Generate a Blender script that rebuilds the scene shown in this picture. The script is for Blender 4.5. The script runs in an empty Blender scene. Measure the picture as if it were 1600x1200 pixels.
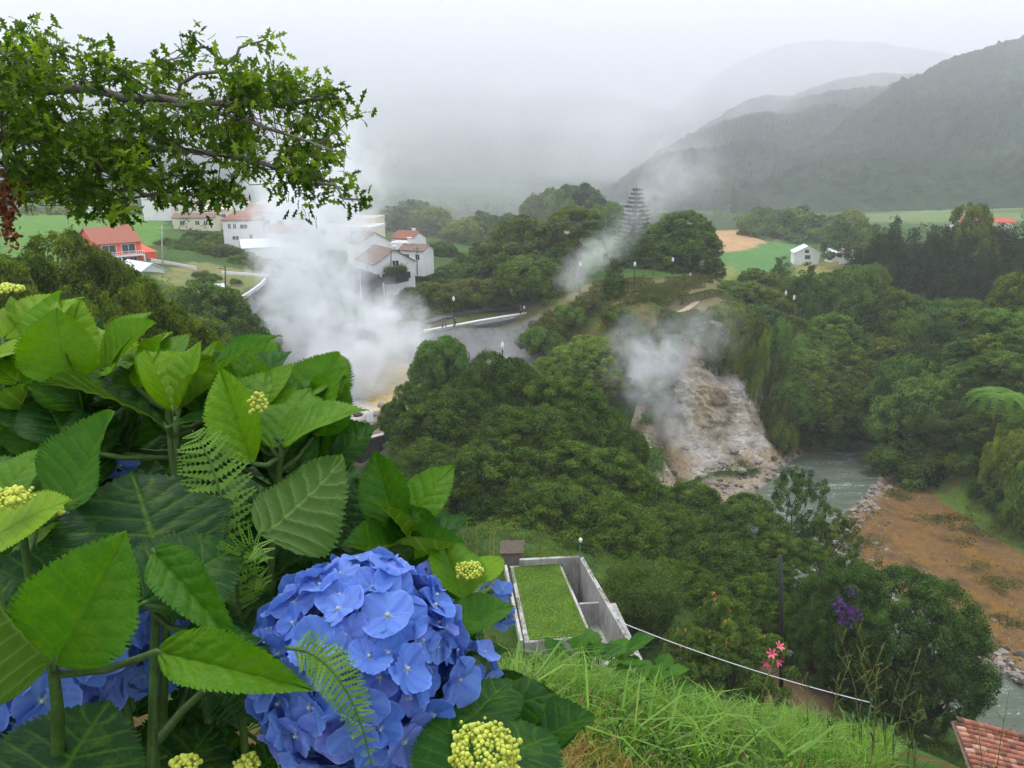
import bpy, bmesh, math, random
import numpy as np
from mathutils import Vector, Matrix
R = math.radians
sc = bpy.context.scene
COL = sc.collection
random.seed(7)
rng = np.random.default_rng(11)

# ------------------------------------------------------------------ camera
F = 1230.0                      # focal length in pixels of the 1600 px wide frame
H = 45.0                        # eye height above the river
PITCH = math.atan(360 / F)
cam_d = bpy.data.cameras.new("camera")
cam = bpy.data.objects.new("camera", cam_d)
COL.objects.link(cam)
cam.location = (0, 0, H)
cam.rotation_euler = (math.pi / 2 - PITCH, 0, 0)
cam_d.sensor_width = 36
cam_d.lens = 36 * F / 1600
cam_d.clip_start = 0.03
cam_d.clip_end = 30000
cam_d.dof.use_dof = False
sc.camera = cam

# ------------------------------------------------------------------ world, sun, exposure
w = bpy.data.worlds.new("World")
sc.world = w
w.use_nodes = True
nt = w.node_tree
bg = nt.nodes["Background"]
sky = nt.nodes.new("ShaderNodeTexSky")
sky.sky_type = 'NISHITA'
sky.sun_disc = False
sky.sun_elevation = R(62)
sky.sun_rotation = R(-35)
sky.air_density = 1.0
sky.dust_density = 4.0
mixs = nt.nodes.new("ShaderNodeMixRGB")          # overcast: the cloud deck hides most of the blue
mixs.inputs[0].default_value = 0.90
mixs.inputs[2].default_value = (10.2, 10.8, 12.2, 1)
nt.links.new(sky.outputs[0], mixs.inputs[1])
nt.links.new(mixs.outputs[0], bg.inputs[0])
bg.inputs[1].default_value = 0.085
sun_d = bpy.data.lights.new("sun", 'SUN')
sun_d.energy = 1.5
sun_d.angle = R(25)
sun_d.color = (1, 0.96, 0.9)
sun = bpy.data.objects.new("sun", sun_d)
COL.objects.link(sun)
sun.location = (-20, 20, 90)
sun.rotation_euler = (R(90 - 62), 0, R(180 + 35 - 180 + 0))
_d = Vector((-math.sin(R(35)) * math.cos(R(62)), math.cos(R(35)) * math.cos(R(62)), math.sin(R(62))))
sun.rotation_euler = _d.to_track_quat('Z', 'Y').to_euler()
vs = sc.view_settings
vs.view_transform = 'Standard'
vs.look = 'None'
vs.gamma = 1
vs.exposure = 1.25
vs.use_curve_mapping = False
sc.render.engine = 'CYCLES'
cy = sc.cycles
cy.use_denoising = True
cy.max_bounces = 8
cy.diffuse_bounces = 3
cy.glossy_bounces = 2
cy.transmission_bounces = 4
cy.volume_bounces = 6
cy.transparent_max_bounces = 12
cy.volume_step_rate = 1.0
cy.volume_max_steps = 128
cy.caustics_reflective = False
cy.caustics_refractive = False
cy.use_adaptive_sampling = True
cy.adaptive_threshold = 0.012

# ------------------------------------------------------------------ picking points
CT, ST = math.cos(PITCH), math.sin(PITCH)
def ray(px, py):
    u = (px - 800) / F; v = (600 - py) / F
    return u, CT + v * ST, -ST + v * CT
def PD(px, py, Y):
    u, y, z = ray(px, py); t = Y / y
    return Vector((u * t, Y, H + z * t))
def PZ(px, py, z0):
    u, y, z = ray(px, py); t = (z0 - H) / z
    return Vector((u * t, y * t, z0))
def PT(px, py, t):
    u, y, z = ray(px, py)
    return Vector((u * t, y * t, H + z * t))
def pix(p):
    x, y, z = p[0], p[1], p[2] - H
    d = y * CT - z * ST
    v = y * ST + z * CT
    return 800 + F * x / d, 600 - F * v / d
def msize(px_len, Y, py=500):
    return px_len * (Y / ray(800, py)[1]) / F

# ------------------------------------------------------------------ numpy noise
def _hash(ix, iy, iz, seed):
    h = (ix * 374761393 + iy * 668265263 + iz * 2147483647 + seed * 974634777) & 0xffffffff
    h = ((h ^ (h >> 13)) * 1274126177) & 0xffffffff
    h = ((h ^ (h >> 16)) * 2246822519) & 0xffffffff
    return ((h ^ (h >> 15)) & 0xffffff) / float(0xffffff)
def vnoise(x, y, z=0.0, seed=0):
    x = np.asarray(x, float); y = np.asarray(y, float); z = np.asarray(z, float) + 0 * x
    ix = np.floor(x).astype(np.int64); iy = np.floor(y).astype(np.int64); iz = np.floor(z).astype(np.int64)
    fx = x - ix; fy = y - iy; fz = z - iz
    fx = fx * fx * (3 - 2 * fx); fy = fy * fy * (3 - 2 * fy); fz = fz * fz * (3 - 2 * fz)
    r = 0
    for a in (0, 1):
        for b in (0, 1):
            for c in (0, 1):
                r = r + _hash(ix + a, iy + b, iz + c, seed) * (fx if a else 1 - fx) * (fy if b else 1 - fy) * (fz if c else 1 - fz)
    return r * 2 - 1
def fbm(x, y, z=0.0, octv=4, seed=0, gain=0.5):
    r = 0; a = 1; s = 0
    for o in range(octv):
        r = r + a * vnoise(np.asarray(x) * 2 ** o, np.asarray(y) * 2 ** o, np.asarray(z) * 2 ** o, seed + o); s += a; a *= gain
    return r / s
def sstep(a, b, x):
    t = np.clip((x - a) / (b - a), 0, 1); return t * t * (3 - 2 * t)

# ------------------------------------------------------------------ materials
def new_mat(name):
    m = bpy.data.materials.new(name); m.use_nodes = True
    b = m.node_tree.nodes["Principled BSDF"]
    return m, m.node_tree, b
def N(t, typ, **kw):
    n = t.nodes.new(typ)
    for k, v in kw.items(): setattr(n, k, v)
    return n
def ramp(t, fac, stops):
    r = N(t, "ShaderNodeValToRGB")
    e = r.color_ramp.elements
    while len(e) < len(stops): e.new(0.5)
    for k, (p, c) in enumerate(stops):
        e[k].position = p; e[k].color = (*c, 1) if len(c) == 3 else c
    t.links.new(fac, r.inputs[0]); return r.outputs[0]
def noise(t, scale, detail=4, rough=0.55, vec=None, dist=0.0):
    n = N(t, "ShaderNodeTexNoise"); n.inputs["Scale"].default_value = scale
    n.inputs["Detail"].default_value = detail; n.inputs["Roughness"].default_value = rough
    n.inputs["Distortion"].default_value = dist
    if vec is not None: t.links.new(vec, n.inputs["Vector"])
    return n.outputs[0]
def objco(t): return N(t, "ShaderNodeTexCoord").outputs["Object"]
def geopos(t): return N(t, "ShaderNodeNewGeometry").outputs["Position"]
def mixc(t, f, a, b, typ='MIX'):
    m = N(t, "ShaderNodeMixRGB", blend_type=typ)
    for k, v in ((0, f), (1, a), (2, b)):
        if hasattr(v, "links"): t.links.new(v, m.inputs[k])
        elif isinstance(v, (int, float)): m.inputs[k].default_value = v if k == 0 else (v, v, v, 1)
        else: m.inputs[k].default_value = (*v, 1) if len(v) == 3 else v
    return m.outputs[0]
def math_(t, op, a, b=None, c=None, clamp=False):
    m = N(t, "ShaderNodeMath", operation=op); m.use_clamp = clamp
    for k, v in enumerate((a, b, c)):
        if v is None: continue
        if hasattr(v, "links"): t.links.new(v, m.inputs[k])
        else: m.inputs[k].default_value = v
    return m.outputs[0]
def bump(t, b, h, strength=0.3, dist=0.05):
    n = N(t, "ShaderNodeBump"); n.inputs["Strength"].default_value = strength; n.inputs["Distance"].default_value = dist
    t.links.new(h, n.inputs["Height"]); t.links.new(n.outputs[0], b.inputs["Normal"])
def attr(t, name):
    a = N(t, "ShaderNodeAttribute"); a.attribute_name = name; return a
def simple(name, col, rough=0.8, var=0.15, scale=3.0, spec=0.3, bmp=0.0, metal=0):
    """a painted or natural surface: base colour broken up by two noises of different size"""
    m, t, b = new_mat(name)
    co = objco(t)
    n1 = noise(t, scale, 5, 0.6, co); n2 = noise(t, scale * 7, 3, 0.6, co)
    lo = tuple(c * (1 - var) for c in col); hi = tuple(min(1, c * (1 + var)) for c in col)
    c1 = ramp(t, n1, [(0.3, lo), (0.7, hi)])
    c2 = ramp(t, n2, [(0.35, (1 - var,) * 3), (0.65, (1, 1, 1))])
    t.links.new(mixc(t, 1.0, c1, c2, 'MULTIPLY'), b.inputs["Base Color"])
    b.inputs["Roughness"].default_value = rough
    b.inputs["Specular IOR Level"].default_value = spec
    b.inputs["Metallic"].default_value = metal
    if bmp: bump(t, b, n2, bmp, 0.03)
    return m
def leafmat(name, dark, light, trans=0.35, rough=0.6, spec=0.12, hue=0.0, attrn='tone', big=0.0):
    """foliage: each leaf has its own tone (vertex attribute), crown clumps get their light and dark by tone, some light through it"""
    m, t, b = new_mat(name)
    a = attr(t, attrn)
    f = a.outputs["Fac"]
    if big:
        oi = N(t, "ShaderNodeObjectInfo")
        f = math_(t, 'ADD', f, math_(t, 'MULTIPLY', math_(t, 'SUBTRACT', oi.outputs["Random"], 0.5), big), clamp=True)
    c = ramp(t, f, [(0.0, dark), (1.0, light)])
    if big > .3:      # every plant leans a little towards olive or blue green
        hr = math_(t, 'FRACT', math_(t, 'MULTIPLY', oi.outputs["Random"], 7.31))
        c = mixc(t, 1.0, c, ramp(t, hr, [(0.0, (0.78, 0.95, 1.25)), (0.4, (1, 1, 1)), (0.75, (1.25, 1.04, 0.85)), (1.0, (1.55, 1.08, 0.9))]), 'MULTIPLY')
    t.links.new(c, b.inputs["Base Color"])
    b.inputs["Roughness"].default_value = rough
    b.inputs["Specular IOR Level"].default_value = spec
    tr = N(t, "ShaderNodeBsdfTranslucent")
    t.links.new(mixc(t, 1.0, c, (1.1, 1.25, 0.5), 'MULTIPLY'), tr.inputs[0])
    mx = N(t, "ShaderNodeMixShader"); mx.inputs[0].default_value = trans
    t.links.new(b.outputs[0], mx.inputs[1]); t.links.new(tr.outputs[0], mx.inputs[2])
    out = t.nodes["Material Output"]; t.links.new(mx.outputs[0], out.inputs[0])
    return m

# ------------------------------------------------------------------ mesh helpers
class MB:
    """collects faces of one mesh"""
    def __init__(s): s.v = []; s.f = []; s.m = []; s.mi = 0
    def add(s, vs, fs):
        o = len(s.v); s.v += [tuple(v) for v in vs]
        for f in fs: s.f.append(tuple(i + o for i in f)); s.m.append(s.mi)
        return s
    def box(s, x0, y0, z0, x1, y1, z1, mat=None):
        vs = [(x, y, z) for z in (z0, z1) for y in (y0, y1) for x in (x0, x1)]
        if mat is not None: vs = [mat @ Vector(v) for v in vs]
        return s.add(vs, [(0, 2, 3, 1), (4, 5, 7, 6), (0, 1, 5, 4), (2, 6, 7, 3), (0, 4, 6, 2), (1, 3, 7, 5)])
    def tube(s, pts, rad, n=8, cap=True):
        pts = [Vector(p) for p in pts]
        if not hasattr(rad, "__len__"): rad = [rad] * len(pts)
        o = len(s.v); vs = []; fs = []
        up = None
        for i, p in enumerate(pts):
            d = (pts[min(i + 1, len(pts) - 1)] - pts[max(i - 1, 0)]).normalized()
            if up is None: up = Vector((0, 0, 1)) if abs(d.z) < 0.9 else Vector((1, 0, 0))
            a = d.cross(up).normalized(); b_ = a.cross(d).normalized(); up = b_
            for k in range(n):
                an = 2 * math.pi * k / n
                vs.append(p + (a * math.cos(an) + b_ * math.sin(an)) * rad[i])
        for i in range(len(pts) - 1):
            for k in range(n):
                k2 = (k + 1) % n
                fs.append((i * n + k, i * n + k2, (i + 1) * n + k2, (i + 1) * n + k))
        if cap:
            fs.append(tuple(range(n - 1, -1, -1))); fs.append(tuple((len(pts) - 1) * n + k for k in range(n)))
        return s.add(vs, fs)
    def lathe(s, prof, n=12, c=(0, 0, 0)):
        vs = []; fs = []
        for (r, z) in prof:
            for k in range(n):
                an = 2 * math.pi * k / n
                vs.append((c[0] + r * math.cos(an), c[1] + r * math.sin(an), c[2] + z))
        for i in range(len(prof) - 1):
            for k in range(n):
                k2 = (k + 1) % n
                fs.append((i * n + k, i * n + k2, (i + 1) * n + k2, (i + 1) * n + k))
        fs.append(tuple(range(n - 1, -1, -1))); fs.append(tuple((len(prof) - 1) * n + k for k in range(n)))
        return s.add(vs, fs)
    def prism(s, poly, z0, z1):
        n = len(poly)
        vs = [(p[0], p[1], z0) for p in poly] + [(p[0], p[1], z1) for p in poly]
        fs = [tuple(range(n - 1, -1, -1)), tuple(range(n, 2 * n))] + [(i, (i + 1) % n, n + (i + 1) % n, n + i) for i in range(n)]
        return s.add(vs, fs)
    def build(s, name, mat, parent=None, smooth=False, loc=None):
        me = bpy.data.meshes.new(name)
        me.from_pydata(s.v, [], s.f)
        mats = mat if isinstance(mat, (list, tuple)) else [mat]
        for m in mats: me.materials.append(m)
        if len(mats) > 1: me.polygons.foreach_set("material_index", s.m)
        if smooth: me.shade_smooth()
        me.update()
        o = bpy.data.objects.new(name, me); COL.objects.link(o)
        if parent is not None: o.parent = parent
        if loc is not None: o.location = loc
        return o
def npmesh(name, V, Fq, mat, parent=None, smooth=False, attrs=None, mi=None):
    """mesh straight from numpy arrays; Fq (n,k) with constant k"""
    me = bpy.data.meshes.new(name)
    V = np.asarray(V, np.float32); Fq = np.asarray(Fq, np.int32)
    n, k = Fq.shape
    me.vertices.add(len(V)); me.vertices.foreach_set("co", V.ravel())
    me.loops.add(n * k); me.loops.foreach_set("vertex_index", Fq.ravel())
    me.polygons.add(n); me.polygons.foreach_set("loop_start", np.arange(0, n * k, k, dtype=np.int32))
    if mi is not None: me.polygons.foreach_set("material_index", np.asarray(mi, np.int32))
    me.polygons.foreach_set("use_smooth", np.full(n, bool(smooth)))
    mats = mat if isinstance(mat, (list, tuple)) else [mat]
    for m in mats: me.materials.append(m)
    for an, arr in (attrs or {}).items():
        arr = np.asarray(arr, np.float32)
        if arr.ndim == 1:
            a = me.attributes.new(an, 'FLOAT', 'POINT'); a.data.foreach_set("value", arr)
        else:
            if arr.shape[1] == 3: arr = np.hstack([arr, np.ones((len(arr), 1), np.float32)])
            a = me.attributes.new(an, 'FLOAT_COLOR', 'POINT'); a.data.foreach_set("color", arr.ravel())
    me.update(calc_edges=True)
    o = bpy.data.objects.new(name, me); COL.objects.link(o)
    if parent is not None: o.parent = parent
    return o
def tag(o, label=None, cat=None, group=None, kind=None):
    if label: o["label"] = label
    if cat: o["category"] = cat
    if group: o["group"] = group
    if kind: o["kind"] = kind
    return o
def thing(name, label, cat, loc=(0, 0, 0), rz=0, group=None):
    o = bpy.data.objects.new(name, None); COL.objects.link(o)
    o.location = loc; o.rotation_euler = (0, 0, rz); o.empty_display_size = 0.2
    return tag(o, label, cat, group)
def copy_tree(o, parent=None):
    c = o.copy(); COL.objects.link(c)
    if parent is not None: c.parent = parent
    for ch in o.children: copy_tree(ch, c)
    return c
ORD = "first second third fourth fifth sixth seventh eighth ninth tenth eleventh twelfth thirteenth fourteenth fifteenth sixteenth seventeenth eighteenth nineteenth twentieth".split()
def ordn(k, n):
    if n == 2: return ("left", "right")[k]
    if k == 0: return "leftmost"
    if k == n - 1: return "rightmost"
    return ORD[k] + " from left"
# ------------------------------------------------------------------ terrain heights
CP = [  # pixel x, pixel y, distance forward of the eye
 # near slope
 (850,1085,6.0),(1000,1240,2.9),(1100,1140,5.5),(1250,1165,5.5),(1400,1190,5.0),(1500,1250,4.6),(1600,1300,4.3),(1300,1250,3.2),(700,1240,2.6),
 # fumarole terrace
 (450,580,120),(640,580,118),(600,655,95),(530,690,88),(700,575,116),(790,560,124),(400,620,110),
 (560,745,86),(640,760,80),
 # promenade, behind the retaining wall
 (660,519,131),(740,503,134),(820,490,136),(700,480,150),(640,470,155),(600,480,148),
 # hill with clipped hedges
 (880,492,127),(940,485,126),(990,455,133),(1080,440,146),(900,450,145),(1030,480,124),(1130,470,128),
 # foot of that hill
 (880,590,112),(950,600,106),(820,600,108),(1000,620,105),
 # rim over the cliff
 (1130,492,124),(1200,515,121),(1250,500,132),
 # river bank, near side, under the big trees
 (900,800,66),(700,840,56),(1100,850,64),(1180,830,74),(1050,760,90),(1030,690,96),
 # behind the concrete building and pole
 (1220,1090,45),(1250,1040,48),(1060,1120,38),
 # right bank and sand bar
 (1330,775,102),(1480,770,97),(1600,860,82),(1350,870,84.5),(1480,960,72),(1600,1040,64),
 (1450,720,106),(1600,700,95),(1600,600,98),(1500,560,112),(1600,520,118),
 # beyond the river bend
 (1300,640,126),(1220,660,120),(1300,560,148),(1250,480,170),(1180,440,175),
 (1400,520,165),(1600,490,175),
 # far fields
 (1150,420,250),(1150,375,330),(1250,405,285),(1320,400,285),(1150,352,430),(900,380,300),(900,350,430),
 (1400,345,430),(1600,335,430),(1500,318,620),
 # town
 (560,452,158),(640,440,165),(600,400,190),(480,430,165),(400,470,135),(330,450,143),(250,420,150),
 (180,415,152),(100,400,165),(420,395,190),(380,360,230),(300,350,235),(180,355,225),(60,360,220),(150,330,330),(0,335,300),
 (320,520,112),(280,560,90),(600,330,450),(300,300,600),
 (750,400,240),(700,350,420),(1000,340,520),(1300,335,520),
]
WP = [  # world x, y, z
 (0,-.0,43.4),(0,1.2,43.3),(-1.5,1.5,43.7),(1.5,1.5,43.1),
 (-2.5,2.5,42.6),(-5,4,41.5),(-9,7,39.5),(-1.5,6,40.0),(-5,.5,43),(-12,3,41),(5,2,41.5),(9,4,39),(0,9,36.5),(6,10,36.0),(-5,9,38.5),(0,14,30.5),(8,15,29),(-9,14,34),(0,22,24),(11,23,22.5),(-14,22,26),
 (4.5,8,38.0),(8,11,33),(16,17,25),(20,24,19.0),(28,26,18.5),(20,36,12),(-22,34,23.0),(-12,32,23),(0,30,21.0),(5,40,16.5),(-5,48,15),(-35,60,24),(-25,70,17),(-50,90,24),(-70,120,26),
 (-60,60,24),(-120,130,30),(35,50,1.8),(60,50,6),(45,100,14),(90,100,28),(100,60,20),(140,150,30),(120,180,14),(160,300,12),
]
CLIFF_ROWS = [
  [(985,700,97.5),(1030,742,99.5),(1080,762,101),(1125,772,102),(1170,760,104),(1215,738,108),(1262,706,114)],
  [(1000,665,99),(1035,705,102),(1080,738,104),(1125,745,105.5),(1165,742,106.5),(1205,722,110),(1248,700,116)],
  [(1010,632,102),(1040,665,105),(1080,700,107),(1125,715,108),(1165,708,109),(1200,695,112),(1235,685,117)],
  [(1015,600,106),(1045,625,108),(1085,655,110),(1125,668,111.5),(1165,655,113),(1198,650,116),(1225,660,119)],
  [(1020,560,110),(1055,580,112),(1090,605,113),(1130,618,114.5),(1165,610,116),(1195,605,118),(1222,625,121)],
  [(1035,525,116),(1070,540,116),(1100,560,116),(1135,572,117),(1165,560,119),(1195,562,120),(1225,590,124)],
  [(1055,505,122),(1090,508,120),(1115,512,119.5),(1140,518,120),(1168,520,122),(1200,530,124),(1235,560,128)],
  [(1070,498,128),(1100,494,126),(1125,492,125),(1148,494,126),(1172,500,128),(1205,515,130),(1240,545,133)],
    ]
for _r in CLIFF_ROWS:
    for _q in _r:
        _p = PD(*_q); WP.append((_p.x, _p.y + .9, max(_p.z - 1.3, -.6)))
for _q in ((780,885,20.1),(792,950,20.1),(805,1010,20.0),(755,960,20.6),(730,890,19.8),(860,1035,19.4),(930,1050,18.2)):
    WP.append(tuple(PZ(*_q)))
P = [tuple(PD(*c)) for c in CP] + WP
P = np.array(P, float)
def _pl(x, y):
    th = np.arctan2(x, np.maximum(y, -1e9)); r = np.sqrt(x * x + y * y) + 0.8
    return th * 1.9, np.log(r)
TMAX = R(56)
def tps_fit(P):
    X = np.stack(_pl(P[:, 0], P[:, 1]), 1); n = len(X)
    d = np.sqrt(((X[:, None] - X[None]) ** 2).sum(2))
    K = np.where(d > 1e-9, d * d * np.log(d + 1e-12), 0) + np.eye(n) * 0.0006
    A = np.zeros((n + 3, n + 3)); A[:n, :n] = K; A[:n, n] = 1; A[:n, n + 1:] = X; A[n, :n] = 1; A[n + 1:, :n] = X.T
    b = np.zeros(n + 3); b[:n] = P[:, 2]
    return X, np.linalg.solve(A, b)
TX, TW = tps_fit(P)
def tps(x, y):
    th, lr = _pl(x, y); th = np.clip(th, -TMAX * 1.9, TMAX * 1.9)
    lr = np.minimum(lr, math.log(640))
    out = np.empty(th.size); th = th.ravel(); lr = lr.ravel(); n = len(TX)
    for i in range(0, th.size, 20000):
        a = th[i:i + 20000]; b = lr[i:i + 20000]
        d2 = (a[:, None] - TX[None, :, 0]) ** 2 + (b[:, None] - TX[None, :, 1]) ** 2
        K = 0.5 * d2 * np.log(d2 + 1e-12)
        out[i:i + 20000] = K @ TW[:n] + TW[n] + TW[n + 1] * a + TW[n + 2] * b
    return out.reshape(np.shape(x))
RIV = [PZ(*p, 0) for p in [(1440,655), (1385,675), (1345,700), (1290,745), (1235,800), (1210,860), (1260,920), (1340,975), (1440,1035), (1560,1105), (1700,1180), (1900,1300)]]
RIV = np.array([(p.x, p.y) for p in RIV])
RW = np.array([6.0, 6.0, 6.4, 6.6, 6.2, 5.4, 5.0, 4.8, 4.8, 4.8, 5, 5])
def rivd(x, y):
    """distance outside the river's edge (negative in the water)"""
    best = np.full(np.shape(x), 1e9)
    for i in range(len(RIV) - 1):
        a = RIV[i]; b = RIV[i + 1]; ab = b - a
        t = np.clip(((x - a[0]) * ab[0] + (y - a[1]) * ab[1]) / (ab @ ab), 0, 1)
        d = np.hypot(x - a[0] - t * ab[0], y - a[1] - t * ab[1]) - (RW[i] * (1 - t) + RW[i + 1] * t)
        best = np.minimum(best, d)
    return best
def hgt(x, y, detail=True):
    x = np.asarray(x, float); y = np.asarray(y, float)
    h = tps(x, y)
    r = np.hypot(x, y); th = np.abs(np.arctan2(x, y))
    kn = sstep(3.2, 1.2, r); h = h * (1 - kn) + (43.25 - 0.40 * np.maximum(y, 0)) * kn
    back = sstep(R(50), R(100), th)
    h = h * (1 - back) + (43.4 - 0.02 * r) * back
    h = np.where(r > 600, h * (1 - sstep(600, 1500, r)) + 12 * sstep(600, 1500, r), h)
    h = np.where((r > 30) & (r < 500), np.maximum(h, 1.0), h)
    if detail:
        amp = np.clip(r * 0.012, 0.03, 0.5)
        h = h + fbm(x / 4, y / 4, 0, 4, 3) * amp
    d = rivd(x, y) + fbm(x / 3, y / 3, 1.5, 2, 9) * 0.7
    k = sstep(-0.5, 7.0, d)
    k0 = sstep(-2.2, 0.3, d)
    h = np.where(d < 7, (h * k + 0.35 * (1 - k)) * k0 - 1.2 * (1 - k0), h)
    return h
def gz(x, y): return float(hgt(np.array([x]), np.array([y]), False)[0])

# ------------------------------------------------------------------ land zones, as polygons seen on the ground
def gpoly(pts):
    """outline given by pixels, dropped on the ground heights -> world xy"""
    out = []
    for px, py in pts:
        u, y, z = ray(px, py)
        ts = np.geomspace(2, 900, 900)
        hh = hgt(u * ts, y * ts, False); zz = H + z * ts
        k = np.argmax(zz < hh)
        if zz[k] >= hh[k]: k = len(ts) - 1
        out.append((u * ts[k], y * ts[k]))
    return np.array(out)
def inpoly(x, y, P):
    c = np.zeros(np.shape(x), bool); n = len(P); j = n - 1
    for i in range(n):
        xi, yi = P[i]; xj, yj = P[j]
        c ^= ((yi > y) != (yj > y)) & (x < (xj - xi) * (y - yi) / (yj - yi + 1e-12) + xi); j = i
    return c
def blurpoly(x, y, P, jit, seed):
    m = (x > P[:, 0].min() - 4 * jit) & (x < P[:, 0].max() + 4 * jit) & (y > P[:, 1].min() - 4 * jit) & (y < P[:, 1].max() + 4 * jit)
    out = np.zeros(len(x))
    if m.any(): out[m] = _blurpoly(x[m], y[m], P, jit, seed)
    return out
def _blurpoly(x, y, P, jit, seed):
    s = 0
    for k in range(6):
        a = k * math.pi / 3
        s = s + inpoly(x + fbm(x / jit / 2, y / jit / 2, 0, 3, seed) * jit * 1.5 + math.cos(a) * jit * .35, y + fbm(x / jit / 2, y / jit / 2, 7, 3, seed + 3) * jit * 1.5 + math.sin(a) * jit * .35, P)
    return s / 6.0
GRASS = (0.050, 0.105, 0.016)
ZONES = [ # colour, outline, jitter (m)
 ((0.10, 0.22, 0.030), [(0,335),(250,332),(262,350),(235,385),(120,400),(0,420)], 2.0),          # bright field left
 ((0.075, 0.15, 0.03), [(0,318),(330,310),(330,328),(0,332)], 2.0),
 ((0.20, 0.21, 0.075), [(240,432),(300,408),(420,428),(412,440),(366,468),(300,470)], 1.0),         # dry lawn
 ((0.42, 0.26, 0.13), [(850,350),(905,346),(905,378),(850,382)], 2.0),                            # ploughed
 ((0.46, 0.285, 0.14), [(1090,362),(1190,357),(1222,372),(1165,393),(1090,393)], 2.0),
 ((0.085, 0.20, 0.045), [(1095,393),(1160,393),(1222,373),(1252,388),(1232,402),(1150,430),(1095,425)], 2.0),
 ((0.24, 0.25, 0.06), [(1090,418),(1145,412),(1150,440),(1100,440)], 1.5),
 ((0.22, 0.22, 0.05), [(1240,412),(1330,405),(1320,440),(1250,440)], 1.5),
 ((0.13, 0.20, 0.06), [(1340,332),(1600,320),(1600,345),(1360,350)], 4.0),
 ((0.52, 0.49, 0.46), [(360,600),(400,560),(648,560),(668,600),(640,650),(590,690),(480,705),(380,690)], 1.6),  # pale fumarole clay
 ((0.56, 0.43, 0.19), [(560,578),(600,566),(655,560),(664,590),(640,640),(590,650)], 2.0),               # sulphur stain
 ((0.27, 0.21, 0.17), [(500,655),(620,648),(625,690),(500,712)], 0.7),
 ((0.17, 0.165, 0.16), [(610,512),(655,522),(836,493),(870,520),(850,560),(815,590),(680,575),(610,560)], 1.0),                # grey slope of the terrace
 ((0.30, 0.29, 0.28), [(380,500),(470,505),(640,525),(640,560),(380,575)], 1.0),
 ((0.105, 0.11, 0.04), [(640,500),(840,470),(850,490),(660,520)], 0.8),
 ((0.15, 0.10, 0.055), [(1180,1040),(1260,1010),(1330,1060),(1300,1130),(1180,1140)], 1.0),                 # bare earth path
 ((0.185, 0.105, 0.038), [(1325,760),(1345,745),(1420,742),(1520,770),(1600,800),(1700,850),(1700,1110),(1600,1080),(1480,980),(1350,880),(1330,830)], 0.9),  # ochre bar
 ((0.36, 0.29, 0.20), [(1030,735),(1110,752),(1175,745),(1250,700),(1262,712),(1200,765),(1120,790),(1030,775)], .7),
 ((0.17, 0.145, 0.06), [(862,484),(960,482),(1130,474),(1112,434),(1000,438),(925,438)], .8),
 ((0.22, 0.09, 0.04), [(1585,602),(1620,595),(1630,640),(1592,640)], 1.0),
]
def ground_colour(x, y):
    n = len(x)
    c = np.tile(np.array(GRASS), (n, 1))
    v = fbm(x / 6, y / 6, 0, 4, 21)[:, None]
    c = c * (1 + 0.45 * v)
    r = np.hypot(x, y)
    # earth shows on the terraced hill face
    g = gpoly([(820,470),(1130,470),(1240,500),(1060,640),(830,600)])
    k = (.62 * blurpoly(x, y, g, 1.5, 40) * np.clip(0.5 + 1.4 * fbm(x / 3, y / 3, 3, 3, 77), 0, 1))[:, None]
    c = c * (1 - k) + np.array((0.20, 0.10, 0.05)) * k
    for i, (col, pts, jit) in enumerate(ZONES):
        k = blurpoly(x, y, gpoly(pts), jit, 50 + i)[:, None]
        m = k[:, 0] > 0
        cc = np.array(col) * (1 + 0.22 * fbm(x[m] / 2.2, y[m] / 2.2, i, 4, 60 + i)[:, None])
        c[m] = c[m] * (1 - k[m]) + cc * k[m]
    # sand bar: grass band inland, ochre moss, dark wet patches, white stones at the edge
    gp = gpoly([(1430,745),(1530,768),(1600,800),(1700,850),(1700,910),(1600,868),(1520,820),(1460,775)])
    k = (blurpoly(x, y, gp, 1.2, 81) * 0.9)[:, None]
    c = c * (1 - k) + np.array((0.095, 0.19, 0.022)) * k
    bar = gpoly(ZONES[16][1]); kb = blurpoly(x, y, bar, 0.8, 66)
    s = np.clip(fbm(x / 2.2 + y / 9, y / 1.2, 2, 4, 90) * 2.6 + 0.15, 0, 1) * kb * (1 - k[:, 0])
    c = c * (1 - 0.7 * s[:, None]) + np.array((0.25, 0.135, 0.026)) * 0.7 * s[:, None]
    s = np.clip(fbm(x / 1.6, y / 0.9, 5, 4, 91) * 3 - 0.55, 0, 1) * kb
    c = c * (1 - 0.75 * s[:, None]) + np.array((0.07, 0.05, 0.035)) * 0.75 * s[:, None]
    d = rivd(x, y) + fbm(x, y, 0, 3, 14) * 1.2
    e = (sstep(3.0, 0.6, d) * kb * np.clip(0.55 + fbm(x * 1.4, y * 1.4, 0, 3, 15) * 1.8, 0, 1))[:, None]
    c = c * (1 - e) + np.array((0.36, 0.31, 0.27)) * e
    e = sstep(0.3, -1.0, d)[:, None] * (1 - 0)
    c = c * (1 - e) + np.array((0.10, 0.11, 0.09)) * e
    # near slope: straw and rust coloured dead grass among green
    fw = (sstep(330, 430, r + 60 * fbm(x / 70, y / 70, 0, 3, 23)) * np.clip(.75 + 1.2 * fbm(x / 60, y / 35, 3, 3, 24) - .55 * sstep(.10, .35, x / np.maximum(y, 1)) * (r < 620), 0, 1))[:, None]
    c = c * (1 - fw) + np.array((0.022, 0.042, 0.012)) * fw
    near = sstep(12, 7, r)
    s = (np.clip(fbm(x * 1.6, y * 1.6, 4, 4, 95) * 2.6 + 0.1, 0, 1) * near)[:, None]
    c = c * (1 - s) + np.array((0.14, 0.085, 0.03)) * s
    return np.clip(c, 0.004, 0.9)

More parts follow.
